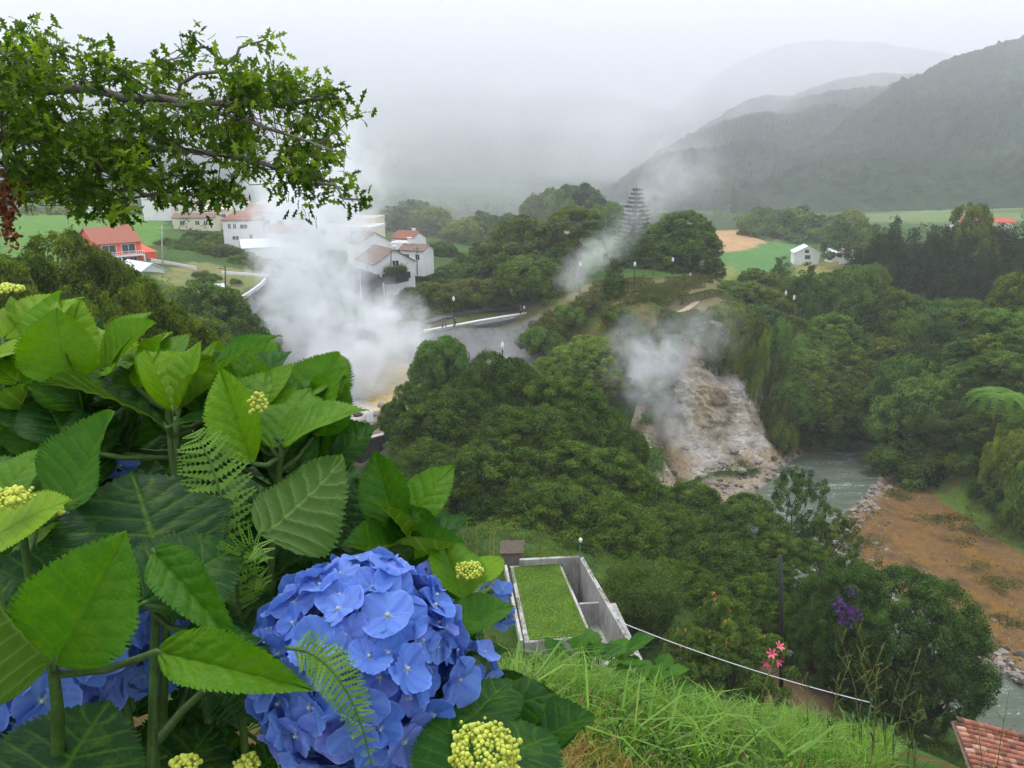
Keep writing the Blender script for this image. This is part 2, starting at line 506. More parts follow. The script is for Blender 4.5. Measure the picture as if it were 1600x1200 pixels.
m_ground, t, b = new_mat("ground")
a = attr(t, "tint")
n1 = noise(t, 1.1, 6, 0.7, geopos(t)); n2 = noise(t, 9, 4, 0.7, geopos(t))
c = mixc(t, 1.0, a.outputs["Color"], ramp(t, n1, [(0.3, (0.72, 0.72, 0.72)), (0.7, (1.25, 1.25, 1.25))]), 'MULTIPLY')
c = mixc(t, 1.0, c, ramp(t, n2, [(0.35, (0.72, 0.72, 0.72)), (0.65, (1.2, 1.2, 1.2))]), 'MULTIPLY')
t.links.new(c, b.inputs["Base Color"]); b.inputs["Roughness"].default_value = 0.95; b.inputs["Specular IOR Level"].default_value = 0.15
bump(t, b, math_(t, 'ADD', n1, n2), 0.7, 0.25)

def build_ground():
    th = np.concatenate([np.radians(np.arange(-180, -50, 4.0)), np.radians(np.arange(-50, 50, 0.26)), np.radians(np.arange(50, 180.1, 4.0))])
    rr = np.concatenate([np.geomspace(0.5, 640, 700), np.geomspace(660, 9500, 60)])
    T, RR = np.meshgrid(th, rr)
    x = RR * np.sin(T); y = RR * np.cos(T)
    z = hgt(x, y)
    nr, nt_ = x.shape
    V = np.stack([x.ravel(), y.ravel(), z.ravel()], 1)
    V = np.vstack([V, [[0, 0, 43.35]]])
    i = np.arange(nr * nt_).reshape(nr, nt_)
    Fq = np.stack([i[:-1, :-1].ravel(), i[:-1, 1:].ravel(), i[1:, 1:].ravel(), i[1:, :-1].ravel()], 1)[:, ::-1]
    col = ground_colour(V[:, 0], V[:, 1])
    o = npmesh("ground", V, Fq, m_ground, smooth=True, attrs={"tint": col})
    tag(o, kind='structure')
    return o
ground = build_ground()

# ------------------------------------------------------------------ river
m_water, t, b = new_mat("water")
co = geopos(t)
mp = N(t, "ShaderNodeMapping"); mp.inputs["Rotation"].default_value[2] = R(35); mp.inputs["Scale"].default_value = (0.5, 1.6, 1)
t.links.new(co, mp.inputs[0])
n1 = noise(t, 1.3, 6, 0.65, mp.outputs[0], 0.6); n2 = noise(t, 0.35, 4, 0.6, mp.outputs[0], 1.0); n3 = noise(t, 2.4, 5, 0.7, mp.outputs[0], 1.2)
base = ramp(t, n2, [(0.3, (0.085, 0.105, 0.075)), (0.7, (0.13, 0.155, 0.115))])
foam = ramp(t, math_(t, 'MULTIPLY', n3, math_(t, 'ADD', n2, 0.5)), [(0.62, (0, 0, 0)), (0.70, (1, 1, 1))])
t.links.new(mixc(t, foam, base, (0.50, 0.54, 0.52)), b.inputs["Base Color"])
b.inputs["Roughness"].default_value = 0.22; b.inputs["IOR"].default_value = 1.33; b.inputs["Specular IOR Level"].default_value = 0.32
bump(t, b, math_(t, 'ADD', n1, n3), 0.55, 0.16)
def build_river():
    pts = []
    for i in range(len(RIV) - 1):
        for s in np.linspace(0, 1, 12, endpoint=False): pts.append((*(RIV[i] * (1 - s) + RIV[i + 1] * s), RW[i] * (1 - s) + RW[i + 1] * s + 2.6))
    pts = np.array(pts); n = len(pts)
    for _ in range(4): pts[1:-1] = (pts[:-2] + pts[2:] + 2 * pts[1:-1]) / 4
    d = np.gradient(pts[:, :2], axis=0); d /= np.linalg.norm(d, axis=1)[:, None]; nn = np.stack([-d[:, 1], d[:, 0]], 1)
    m = 25; s = np.linspace(-1, 1, m)
    X = pts[:, None, 0] + nn[:, None, 0] * s * pts[:, None, 2]; Y = pts[:, None, 1] + nn[:, None, 1] * s * pts[:, None, 2]
    Z = 0.05 * fbm(X / 1.2, Y / 1.2, 0, 3, 4)
    i = np.arange(n * m).reshape(n, m)
    Fq = np.stack([i[:-1, :-1].ravel(), i[1:, :-1].ravel(), i[1:, 1:].ravel(), i[:-1, 1:].ravel()], 1)
    o = npmesh("river_water", np.stack([X.ravel(), Y.ravel(), Z.ravel()], 1), Fq[:, ::-1], m_water, smooth=True)
    tag(o, kind='structure')
build_river()

# ------------------------------------------------------------------ mountains (forested; their tops climb away into the haze)
m_mtn, t, b = new_mat("mountain_forest")
co = geopos(t)
n1 = noise(t, 0.012, 6, 0.65, co); n2 = noise(t, 0.09, 4, 0.6, co)
c = ramp(t, n1, [(0.3, (0.014, 0.026, 0.014)), (0.55, (0.026, 0.044, 0.020)), (0.75, (0.052, 0.070, 0.028))])
c = mixc(t, 1.0, c, ramp(t, n2, [(0.35, (0.6, 0.6, 0.6)), (0.65, (1.3, 1.3, 1.3))]), 'MULTIPLY')
t.links.new(c, b.inputs["Base Color"]); b.inputs["Roughness"].default_value = 1.0; b.inputs["Specular IOR Level"].default_value = 0.05
def mountain(name, ridge, base, seed, lump=6.0, rel=0.10, nu=420, nv=150, back=1.35, pw=1.0):
    """ridge: (px, py, Y); base: (px, Y, z). The flank runs from base to ridge and down behind it."""
    rp = np.array(ridge, float); bp = np.array(base, float)
    px = np.linspace(rp[0, 0], rp[-1, 0], nu)
    py = np.interp(px, rp[:, 0], rp[:, 1]); Yr = np.interp(px, rp[:, 0], rp[:, 2])
    py = py + 5 * fbm(px / 60, 0 * px, seed, 3, seed)
    Yb = np.interp(px, bp[:, 0], bp[:, 1]); zb = np.interp(px, bp[:, 0], bp[:, 2])
    u = (px - 800) / F; v = (600 - py) / F; yy = CT + v * ST; zz = -ST + v * CT
    zr = H + zz * Yr / yy; xr = u * Yr / yy
    ub = u / (CT + (600 - 335) / F * ST); xb = ub * Yb
    t_ = np.linspace(0, back, nv)[:, None]
    tt = np.minimum(t_, 1)
    X = xb + (xr - xb) * t_; Y = Yb + (Yr - Yb) * t_
    Z = zb + (zr - zb) * tt ** pw - np.maximum(t_ - 1, 0) * (zr - zb) * 1.6
    env = np.sin(np.pi * np.clip(tt, 0, 1)) ** 0.8
    L = (zr - zb).mean()
    Z = Z + env * L * rel * 2 * fbm(X / (L * 1.1), Y / (L * 1.8), seed, 4, seed)
    Z = Z + lump * np.abs(fbm(X / 13, Y / 13, 0, 3, seed + 5)) * np.clip(t_ * 10, 0, 1) * 2 - lump * .3
    i = np.arange(nu * nv).reshape(nv, nu)
    Fq = np.stack([i[:-1, :-1].ravel(), i[:-1, 1:].ravel(), i[1:, 1:].ravel(), i[1:, :-1].ravel()], 1)
    o = npmesh(name, np.stack([X.ravel(), Y.ravel(), Z.ravel()], 1), Fq, m_mtn, smooth=False)
    tag(o, kind='structure'); return o
mountain("mountain", [(-1100,-20,9000),(-500,-30,9200),(300,-15,9400),(700,-20,9500),(1000,-15,9500),(1250,-10,9500),(1500,-15,9500),(1900,-20,9500)],
         [(-1100,620,6),(0,700,6),(500,780,6),(1000,850,6),(1300,950,6),(1900,1400,6)], 3, lump=7, rel=0.05, pw=2.0)
mountain("mountain_ridge", [(820,345,1500),(880,320,2300),(960,255,3200),(1050,170,4200),(1120,112,4900),(1200,74,5200),(1300,62,5200),(1420,72,5000),(1500,84,4800),(1700,90,4600)],
         [(820,1400,12),(1700,1700,12)], 8, lump=8, rel=0.04, pw=1.3)
mountain("mountain_spur", [(860,345,690),(900,330,760),(960,290,900),(1040,232,1350),(1100,195,1600),(1170,157,1850),(1200,150,1950),(1232,152,2100),(1300,128,2300),(1360,116,2400),(1500,112,2500),(1700,100,2500)],
         [(860,640,4),(1000,600,4),(1300,560,5),(1700,560,5)], 13, lump=6, rel=0.08)
mountain("mountain_shoulder", [(1140,330,600),(1200,300,700),(1260,240,900),(1330,180,1080),(1400,128,1220),(1480,94,1320),(1540,74,1380),(1600,56,1420),(1750,0,1450),(2100,-90,1450)],
         [(1140,560,4),(1400,520,6),(1600,500,8),(2100,450,10)], 19, lump=5, rel=0.09)

# ------------------------------------------------------------------ haze: one closed box of even density
def vol_mat(name, dens, col=(0.96, 0.97, 1.0), aniso=0.0):
    m, t, b = new_mat(name)
    t.nodes.remove(b)
    v = N(t, "ShaderNodeVolumePrincipled")
    v.inputs["Color"].default_value = (*col, 1); v.inputs["Density"].default_value = dens; v.inputs["Anisotropy"].default_value = aniso
    t.links.new(v.outputs[0], t.nodes["Material Output"].inputs["Volume"])
    return m, t, v
HAZE_TOP = 1950
m_haze, _, _ = vol_mat("haze", 0.00037, (0.965, 0.965, 1.0))
hz = MB().box(-13500, -10500, -3, 13500, 12500, HAZE_TOP).build("haze", m_haze)
tag(hz, kind='stuff')
# ------------------------------------------------------------------ foliage
def rdir(n, up=0.0):
    d = rng.normal(size=(n, 3)); d[:, 2] += up; return d / np.linalg.norm(d, axis=1)[:, None]
def leaf_quads(P0, nrm, size, aspect=0.5, droop=0.0, tone=None, fold=0.12):
    """one pointed leaf per point: 4 corners, a little folded"""
    n = len(P0)
    a = np.cross(nrm, rdir(n)); a /= np.linalg.norm(a, axis=1)[:, None] + 1e-9
    a[:, 2] -= droop; a /= np.linalg.norm(a, axis=1)[:, None]
    b_ = np.cross(nrm, a); b_ /= np.linalg.norm(b_, axis=1)[:, None] + 1e-9
    s = (np.asarray(size) * np.ones(n))[:, None]
    V = np.empty((n, 4, 3))
    V[:, 0] = P0 - a * s * .5; V[:, 2] = P0 + a * s * .5
    V[:, 1] = P0 + b_ * s * aspect * .5 + nrm * s * fold - a * s * .06
    V[:, 3] = P0 - b_ * s * aspect * .5 + nrm * s * fold - a * s * .06
    Fq = np.arange(n * 4).reshape(n, 4)
    return V.reshape(-1, 3), Fq, np.repeat(tone if tone is not None else rng.random(n), 4)
def clump_leaves(C, Rr, per, size, aspect=0.5, up=0.25, shell=0.80, droop=0.0, flat=0.8, tonevar=0.36, jit=0.5):
    """leaves over the outside of many small clumps (centres C, radii Rr)"""
    n = len(C); cnt = np.maximum(3, (per * (Rr / Rr.mean()) ** 2)).astype(int); idx = np.repeat(np.arange(n), cnt); N_ = len(idx)
    d = rdir(N_, up)
    rad = Rr[idx] * (shell + (1 - shell) * rng.random(N_) ** 0.6) * (1 + .18 * rng.normal(size=N_))
    P0 = C[idx] + d * rad[:, None] * np.array([1, 1, flat])
    nr = d + rng.normal(size=(N_, 3)) * jit * 0.6; nr[:, 2] += .25; nr /= np.linalg.norm(nr, axis=1)[:, None]
    ct = np.clip(0.45 + rng.normal(size=n) * tonevar * .6, 0, 1)  # random clump tone puts the crown's light and dark into the leaf colour
    tone = np.clip(ct[idx] + rng.normal(size=N_) * tonevar * .55, 0, 1)
    return leaf_quads(P0, nr, size * (0.7 + .6 * rng.random(N_)), aspect, droop, tone)
def blob_centres(n, w, h, z0, seed, lumps=6, inner=0.25):
    """clump centres over an uneven crown: union of several big lobes in a w x w x h box starting at z0"""
    r_ = np.random.default_rng(seed)
    L = []
    for k in range(lumps):
        a = 2 * math.pi * (k + r_.random() * .7) / lumps; rr = w * (.17 + .15 * r_.random())
        zz = z0 + h * (.30 + .38 * r_.random()); s = w * (.20 + .10 * r_.random())
        L.append((math.cos(a) * rr, math.sin(a) * rr, zz, s, min(h * .36, s * 1.15)))
    L.append((0.04 * w, 0, z0 + h * .66, w * .27, h * .32))
    L = np.array(L); out = []
    while len(out) < n:
        k = r_.integers(len(L)); d = r_.normal(size=3); d /= np.linalg.norm(d)
        if d[2] < -.5: continue
        f = 1 if r_.random() > inner else r_.random() ** .4
        p = L[k, :3] + d * np.array([L[k, 3], L[k, 3], L[k, 4]]) * f
        q = (p - L[:, :3]) / np.stack([L[:, 3], L[:, 3], L[:, 4]], 1)
        if ((q ** 2).sum(1) < .62).sum() > (1 if f < 1 else 0): continue
        if p[2] < z0: continue
        out.append(p)
    return np.array(out), L
m_bark = simple("bark", (0.10, 0.075, 0.055), 0.95, 0.35, 2.5, 0.1, 0.5)
m_barkg = simple("bark_grey", (0.20, 0.18, 0.155), 0.95, 0.3, 2.5, 0.1, 0.5)
LM = {}
def LMAT(k):
    if k in LM: return LM[k]
    tab = {
     'deep':  ((0.009, 0.034, 0.003), (0.145, 0.240, 0.016)),
     'mid':   ((0.015, 0.046, 0.005), (0.160, 0.255, 0.024)),
     'soft':  ((0.030, 0.078, 0.012), (0.200, 0.315, 0.045)),
     'teal':  ((0.012, 0.042, 0.006), (0.120, 0.215, 0.032)),
     'olive': ((0.055, 0.075, 0.014), (0.190, 0.205, 0.035)),
     'lime':  ((0.050, 0.100, 0.012), (0.165, 0.250, 0.030)),
     'pine':  ((0.010, 0.026, 0.007), (0.044, 0.078, 0.020)),
     'gold':  ((0.014, 0.040, 0.004), (0.185, 0.250, 0.016)),
     'bamboo':((0.030, 0.065, 0.012), (0.125, 0.185, 0.040)),
     'fern':  ((0.060, 0.140, 0.020), (0.180, 0.330, 0.050)),
  'oak':   ((0.020, 0.060, 0.008), (0.120, 0.210, 0.022)),
    }
    LM[k] = leafmat("leaves_" + k, *tab[k], trans=0.30, big={'mid': .5, 'soft': .5, 'deep': .25, 'pine': .3}.get(k, 0.0))
    return LM[k]
def limbs(mb, L, ztrunk, r0, w, seed, n=3):
    r_ = np.random.default_rng(seed)
    top = Vector((0.05 * w, 0.02 * w, ztrunk))
    mb.tube([(0, 0, -0.6), (0.01 * w, 0, ztrunk * .5), top], [r0 * 1.25, r0, r0 * .8], 8)
    for l in L:
        p = Vector(l[:3]); mid = top.lerp(p, .5) + Vector((r_.normal() * .04 * w, r_.normal() * .04 * w, .03 * w))
        mb.tube([top - Vector((0, 0, .1 * w * r_.random())), mid, p], [r0 * .55, r0 * .36, r0 * .12], 6)
        for k in range(n):
            d = Vector(r_.normal(size=3)); d.z = abs(d.z); q = p + d.normalized() * l[3] * .85
            mb.tube([p.lerp(mid, .3), p.lerp(q, .5), q], [r0 * .2, r0 * .13, r0 * .04], 5)
class Proto: pass
PROTO = {}
def proto(key, h, w, mesh_fn):
    """mesh_fn returns a list of (part name, object builder); meshes are kept for copying"""
    p = Proto(); p.h = h; p.w = w; p.parts = mesh_fn(); PROTO[key] = p
    for nm, o, mats in p.parts:
        COL.objects.unlink(o)
def broad(key, h, w, nclump, per, leaf, mat, seed, z0=0.25, cr=0.10, lumps=7, trunk=True, droop=0, aspect=.5, bark=None, up=.25, inner=.25, flat=.8, flowers=None):
    def fn():
        C, L = blob_centres(nclump, w, h * (1 - z0), h * z0, seed, lumps, inner)
        Rr = w * cr * (.7 + .6 * rng.random(len(C)))
        V, Fq, t_ = clump_leaves(C, Rr, per, leaf, aspect, up, droop=droop, flat=flat)
        k = V[:, 2].max() / h; 
        crown = npmesh("crown", V, Fq, LMAT(mat), attrs={"tone": t_})
        out = [("crown", crown, None)]
        if trunk:
            mb = MB(); limbs(mb, L, h * (z0 + .08), w * .028, w, seed)
            out.append(("trunk", mb.build("trunk", bark or m_bark, smooth=True), None))
        if flowers:
            idx = np.where(V.reshape(-1, 4, 3)[:, 0, 2] > h * .45)[0]; fl = []
            cen = flowers[2] if len(flowers) > 2 else None
            P0 = V.reshape(-1, 4, 3)[:, 0]
            if cen is not None:
                dd = np.linalg.norm(P0 - np.array(cen), axis=1) + rng.random(len(P0)) * w * .12
                idx = np.argsort(dd)[:flowers[1] * 2]
            idx = rng.choice(idx, flowers[1], replace=False)
            o = P0[idx]; d = o - np.array([0, 0, h * .4]); d /= np.linalg.norm(d, axis=1)[:, None]
            o = o + d * leaf * .5
            Vf = []; 
            for q in range(3): Vf.append(leaf_quads(o + rng.normal(size=o.shape) * leaf * .2, rdir(len(o), .6), leaf * flowers[3] if len(flowers) > 3 else leaf * .8, .8)[0])
            Vf = np.vstack(Vf)
            out.append(("flowers", tag(npmesh("flowers", Vf, np.arange(len(Vf)).reshape(-1, 4), flowers[0], attrs={"tone": rng.random(len(Vf))}), kind="stuff"), None))
        return out
    proto(key, h, w, fn)
m_purple = leafmat("purple_petals", (0.10, 0.03, 0.22), (0.30, 0.12, 0.50), 0.3)
m_rust = leafmat("rust_new_leaves", (0.22, 0.06, 0.02), (0.42, 0.16, 0.05), 0.3)
m_orange = leafmat("orange_leaves", (0.45, 0.12, 0.03), (0.75, 0.35, 0.15), 0.3)
broad('broad_a', 15, 12, 760, 100, .25, 'deep', 1, .12, .046, 8, flowers=(m_rust, 60), inner=.15)
broad('broad_b', 15, 12, 700, 105, .25, 'deep', 2, .10, .050, 6, flowers=(m_rust, 25), inner=.15)
broad('broad_c', 14, 11, 760, 95, .24, 'deep', 5, .12, .043, 9, inner=.15)
broad('sparse', 15, 9, 170, 90, .24, 'mid', 6, .30, .045, 7, inner=.35)
broad('mid_a', 13, 11, 430, 75, .40, 'mid', 11, .14, .055, 7, inner=.15)
broad('mid_b', 12, 11, 400, 80, .40, 'mid', 12, .10, .058, 6, inner=.15)
broad('soft_a', 8, 9, 380, 75, .32, 'soft', 13, .05, .055, 7, inner=.15)
broad('dome', 10, 10, 520, 70, .38, 'mid', 14, .08, .052, 12, inner=.1)
broad('far_a', 16, 15, 150, 60, 1.0, 'mid', 15, .05, .070, 7, trunk=False)
broad('far_b', 14, 16, 140, 60, 1.0, 'soft', 16, .05, .072, 6, trunk=False)
broad('bush_a', 3, 3.6, 60, 130, .20, 'mid', 21, .0, .12, 6, trunk=False)
broad('bush_b', 2.6, 3.8, 60, 130, .20, 'soft', 22, .0, .12, 6, trunk=False)
broad('bush_o', 2.4, 3.4, 60, 130, .20, 'olive', 23, .0, .12, 6, trunk=False)
broad('olive', 7, 9, 120, 200, .36, 'olive', 24, .12, .085, 8, droop=.3)
broad('lime', 8, 8, 130, 190, .34, 'lime', 25, .06, .085, 7)
broad('lump', 13, 11, 900, 110, .20, 'gold', 26, .20, .038, 13, aspect=.42, up=.6, flat=.7, inner=.10)
broad('shrub_y', 4.5, 4.4, 120, 150, .15, 'lime', 27, .10, .055, 8, up=.7, flat=.6, bark=m_bark, inner=.2, flowers=(m_orange, 26))
broad('purple_tree', 9, 8.5, 420, 130, .17, 'teal', 28, .05, .050, 7, flowers=(m_purple, 300, (-.6, -2.4, 7.2), 1.3))
broad('round_bush', 8, 9, 620, 120, .15, 'teal', 29, .02, .040, 12, inner=.12, flowers=(m_purple, 24))
broad('bamboo', 11, 9, 200, 240, .30, 'bamboo', 30, .02, .075, 9, droop=1.1, aspect=.28, up=.4)
def wispy():
    r_ = np.random.default_rng(5); P0 = []; mb = MB()
    for k in range(120):
        a = r_.random() * 6.28; rr = 2.3 * r_.random() ** .6; b_ = Vector((math.cos(a) * rr * .35, math.sin(a) * rr * .35, 0))
        hh = 6.3 * (1 - .18 * (rr / 2.3) ** 2) * (.72 + .28 * r_.random()); tp = Vector((math.cos(a) * rr, math.sin(a) * rr, hh))
        mid = b_.lerp(tp, .5) + Vector((math.cos(a), math.sin(a), 0)) * .3
        if k % 3 == 0: mb.tube([b_, mid, tp], [.05, .035, .008], 5)
        s = r_.random(430) ** .7; q = np.outer((1 - s) ** 2, b_) + np.outer(2 * s * (1 - s), mid) + np.outer(s * s, tp)
        P0.append(q + r_.normal(size=q.shape) * .17)
    P0 = np.vstack(P0); n = rdir(len(P0), .2)
    V, Fq, t_ = leaf_quads(P0, n, .15 + .06 * rng.random(len(P0)), .3, -.7)
    return [("crown", npmesh("crown", V, Fq, LMAT('soft'), attrs={"tone": np.clip(t_ * .6 + .1, 0, 1)}), None), ("trunk", mb.build("trunk", m_bark, smooth=True), None)]
proto('wispy', 6.2, 4.6, wispy)
def conifer(h, w, seed, leaf, per, mat='pine', cone=.8):
    def fn():
        r_ = np.random.default_rng(seed); C = []; Rr = []
        for z in np.arange(h * .12, h * .985, h * .028):
            f = (1 - (z / h)) ** cone; R_ = w / 2 * (f * .9 + .06) * (.8 + .4 * r_.random())
            k = max(2, int(R_ * 3.4))
            for j in range(k):
                a = 6.28 * (j + r_.random()) / k; q = R_ * (.55 + .45 * r_.random())
                C.append((math.cos(a) * q, math.sin(a) * q, z - q * .18)); Rr.append(w * .055 + R_ * .17)
        C = np.array(C); Rr = np.array(Rr)
        V, Fq, t_ = clump_leaves(C, Rr, per, leaf, .35, .1, droop=.7, flat=.8)
        mb = MB().tube([(0, 0, -.5), (0, 0, h * .5), (0, 0, h * .97)], [w * .045, w * .03, .02], 8)
        return [("crown", npmesh("crown", V, Fq, LMAT(mat), attrs={"tone": t_}), None), ("trunk", mb.build("trunk", m_bark, smooth=True), None)]
    return fn
proto('conifer_a', 22, 8.5, conifer(22, 8.5, 1, .50, 75))
proto('conifer_b', 22, 10, conifer(22, 10, 2, .50, 80, cone=.6))
proto('conifer_s', 9, 3.6, conifer(9, 3.6, 3, .26, 70, 'deep', .5))
def norfolk():
    C = []; mb = MB(); h = 27; r_ = np.random.default_rng(4)
    mb.tube([(0, 0, -.5), (0, 0, h * .5), (0, 0, h)], [.42, .28, .04], 8); P0 = []
    for z in np.arange(5, h - .4, 1.15):
        R_ = 6.4 * ((h - z) / h) ** .75 + .3; a0 = r_.random() * 6
        for j in range(7):
            R_ = 6.4 * ((h - z) / h) ** .75 * r_.uniform(.72, 1.08) + .3; a = a0 + 6.28 * j / 7; d = Vector((math.cos(a), math.sin(a), 0))
            e = d * R_ + Vector((0, 0, z + R_ * .16)); m_ = d * R_ * .5 + Vector((0, 0, z - R_ * .02))
            mb.tube([(0, 0, z), m_, e], [.07, .05, .02], 5)
            s = r_.random(int(60 * R_ / 3 + 20)) ** .6; q = np.outer((1 - s) ** 2, (0, 0, z)) + np.outer(2 * s * (1 - s), m_) + np.outer(s * s, e)
            P0.append(q + r_.normal(size=q.shape) * np.array([.24, .24, .13]))
    P0 = np.vstack(P0); V, Fq, t_ = leaf_quads(P0, rdir(len(P0), .3), .5, .35)
    return [("crown", npmesh("crown", V, Fq, LMAT('pine'), attrs={"tone": t_}), None), ("trunk", mb.build("trunk", m_bark, smooth=True), None)]
proto('norfolk', 27, 11, norfolk)
def umbrella():
    r_ = np.random.default_rng(9); C = []; Rr = []; L = []
    for (x, y, z, s) in [(-2.4,0,13.6,2.1),(0,.5,14.8,2.4),(2.2,-.3,14.0,2.0),(3.4,.4,11.6,1.5),(-1.4,-.6,11.6,1.6),(1.0,.3,9.8,1.5),(-.6,.2,8.0,1.3),(1.4,0,6.6,1.1),(-.4,0,5.2,1.1)]:
        L.append((x, y, z, s, s * .6))
        for k in range(int(s * 15)):
            d = r_.normal(size=3); d /= np.linalg.norm(d); C.append((x + d[0] * s, y + d[1] * s, z + abs(d[2]) * s * .55)); Rr.append(.62)
    V, Fq, t_ = clump_leaves(np.array(C), np.array(Rr), 130, .36, .5, .3)
    mb = MB(); mb.tube([(0, 0, -.5), (.3, 0, 5), (-.2, .1, 9), (.2, 0, 13)], [.4, .33, .24, .1], 8)
    for l in L: mb.tube([(0.05, 0, l[2] - 2.8), (l[0] * .5, l[1] * .5, l[2] - 1.4), (l[0], l[1], l[2])], [.16, .11, .04], 5)
    return [("crown", npmesh("crown", V, Fq, LMAT('mid'), attrs={"tone": t_}), None), ("trunk", mb.build("trunk", m_barkg, smooth=True), None)]
proto('umbrella', 16.5, 10, umbrella)
def frond_mesh(L_, w, arch, seed, npin=26, leaflets=True):
    """one fern frond along +x: stalk that arches, pinnae either side"""
    r_ = np.random.default_rng(seed); V = []; Fq = []
    def pt(s): return np.array([L_ * s * (1 - .24 * s), 0, arch * L_ * (1.15 * s - 1.8 * s * s)])
    for k in range(npin):
        s = .10 + .9 * (k / npin); p = pt(s); d = pt(min(1, s + .02)) - pt(s - .02); d /= np.linalg.norm(d)
        ww = w * math.sin(math.pi * min(1, .12 + .88 * s) ** .8) ** .7 * .5 + .03 * w
        for sg in (-1, 1):
            side = np.array([.42, sg, -.12 + .1 * r_.normal()]); side /= np.linalg.norm(side)
            tip = p + side * ww; hw = L_ / npin * .42
            a = p - d * hw * .7; b_ = p + d * hw * .7; m_ = p + side * ww * .55
            o = len(V); V += [a, m_ - d * hw * .6, tip, m_ + d * hw * .6]; Fq.append((o, o + 1, o + 2, o + 3))
            o = len(V); V += [a, m_ - d * hw * .6, m_ + d * hw * .6, b_]; Fq.append((o, o + 1, o + 2, o + 3))
    return np.array(V), np.array(Fq)
def treefern():
    h = 4.2; mb = MB().tube([(0, 0, -.5), (.1, 0, h * .5), (0, 0, h)], [.20, .16, .20], 9); Vs = []; Fs = []; o = 0; parts = [("trunk", mb.build("trunk", m_bark, smooth=True), None)]
    for k in range(15):
        V, Fq = frond_mesh(3.2 + rng.random() * .5, 1.1, .42 + rng.random() * .4, k)
        a = 6.28 * k / 15 + rng.random() * .2; R_ = np.array([[math.cos(a), -math.sin(a), 0], [math.sin(a), math.cos(a), 0], [0, 0, 1]])
        V = V @ R_.T + np.array([0, 0, h])
        fr = npmesh("frond", V, Fq, LMAT('fern'), attrs={"tone": np.clip(.3 + rng.random() * .5 + rng.random(len(V)) * .2, 0, 1)}); parts.append(("frond", fr, None))
    return parts
proto('treefern', 4.8, 6.2, treefern)

NTREE = [0]
def plant(key, px, pytop, wpx, Y, label, cat="tree", name=None, group=None, hmin=None, rz=None, base=None, z=None):
    """stand a plant where the ray through (px, .) meets forward distance Y; its top reaches pytop"""
    p = PROTO[key]; top = PD(px, pytop, Y); g = gz(top.x, Y) if z is None else z
    hh = max(top.z - g, hmin or 1.0) if base is None else base
    ww = msize(wpx, Y, pytop)
    nm = name or {'tree': 'tree', 'shrub': 'shrub', 'conifer': 'conifer', 'bush': 'bush', 'tree fern': 'tree_fern', 'bamboo': 'bamboo'}.get(cat, 'tree')
    t_ = thing(nm, label, cat, (top.x, Y, g if base is None else top.z - base), rz if rz is not None else random.uniform(0, 6.28), group)
    sh = hh / p.h
    if base is None:
        sh = max(sh, .78 * ww / p.w)            # a crown keeps its shape: what is too much goes below the slope
        t_.location.z = top.z - sh * p.h * 1.0
    t_.scale = (ww / p.w, ww / p.w, sh)
    for n_, o, _ in p.parts:
        c = o.copy(); c.name = n_; COL.objects.link(c); c.parent = t_
    NTREE[0] += 1
    return t_
def row(key, items, tmpl, cat="tree", group=None, **kw):
    """items (px, py, w, Y[, key]); tmpl has {} for the ordinal counted across the photo"""
    n = len(items); order = sorted(range(n), key=lambda i: items[i][0])
    for rank, i in enumerate(order):
        it = items[i]; k = it[4] if len(it) > 4 else (key if isinstance(key, str) else key[i % len(key)])
        plant(k, *it[:4], tmpl.format(ordn(rank, n)), cat, group=group, **kw)
def ground_Y(px, py):
    u, y, z = ray(px, py); ts = np.geomspace(4, 900, 1600); hh = hgt(u * ts, y * ts, False); k = np.argmax(H + z * ts < hh); return y * ts[k]
# ------------------------------------------------------------------ trees and shrubs, near to far
row('lump', [(-25,405,270,36),(75,365,300,40),(205,447,270,34),(95,478,280,29)], "glossy dark evergreen with yellow green tips behind the hydrangeas, {} of four", group="dark glossy evergreens left of the pink house")
row(['mid_a','mid_b'], [(310,438,130,92),(362,462,110,96),(300,495,120,78),(360,520,100,100),(405,500,60,118,'soft_a')], "dull green tree on the shaded bank above the steaming pools, {} of five", group="trees on the shaded bank")
big = [(692,530,100,92,'soft_a'),(762,552,150,80),(850,585,160,79),(915,612,140,78),(955,662,110,76),
       (640,598,95,84),(705,610,170,74),(800,640,190,70),(895,690,190,68),(960,722,140,69),(660,690,160,68),(745,705,210,62),(850,760,220,59),(950,775,190,60)]
row(['broad_a','broad_b','broad_c'], big, "dense dark evergreen in the central clump, {} of fourteen", group="dense evergreens in the central clump")
row(['broad_c','broad_b'], [(1080,758,170,70),(1035,800,170,62),(1165,788,150,68),(1120,855,210,56),(1215,835,130,62),(1040,880,150,54),(1190,905,150,52)],
    "dark leafy tree between the enclosure and the river, {} of seven", group="trees of the riverside wood")
row('sparse', [(1245,727,105,74),(1300,790,100,72)], "open crowned tree letting the river show through, {} one of two", group="open crowned riverside trees")
plant('wispy', 1005, 880, 135, 46, "tall wispy shrub of fine upright twigs beside the concrete enclosure wall", "shrub")
plant('purple_tree', 1325, 886, 150, 46.5, "bushy tree with a patch of purple flowers at its top", "tree", rz=0.0)
row('round_bush', [(1415,900,250,50),(1480,985,120,49),(1310,985,140,48)], "fine leaved rounded riverside bush with few purple flowers, {} of three", "bush", group="rounded riverside bushes")
plant('shrub_y', 1145, 942, 190, 39, "yellow green shrub with orange tipped rosettes left of the dark pole", "shrub")
plant('shrub_y', 1085, 985, 110, 37.5, "smaller yellow green shrub with orange tips crossed by the white line", "shrub")
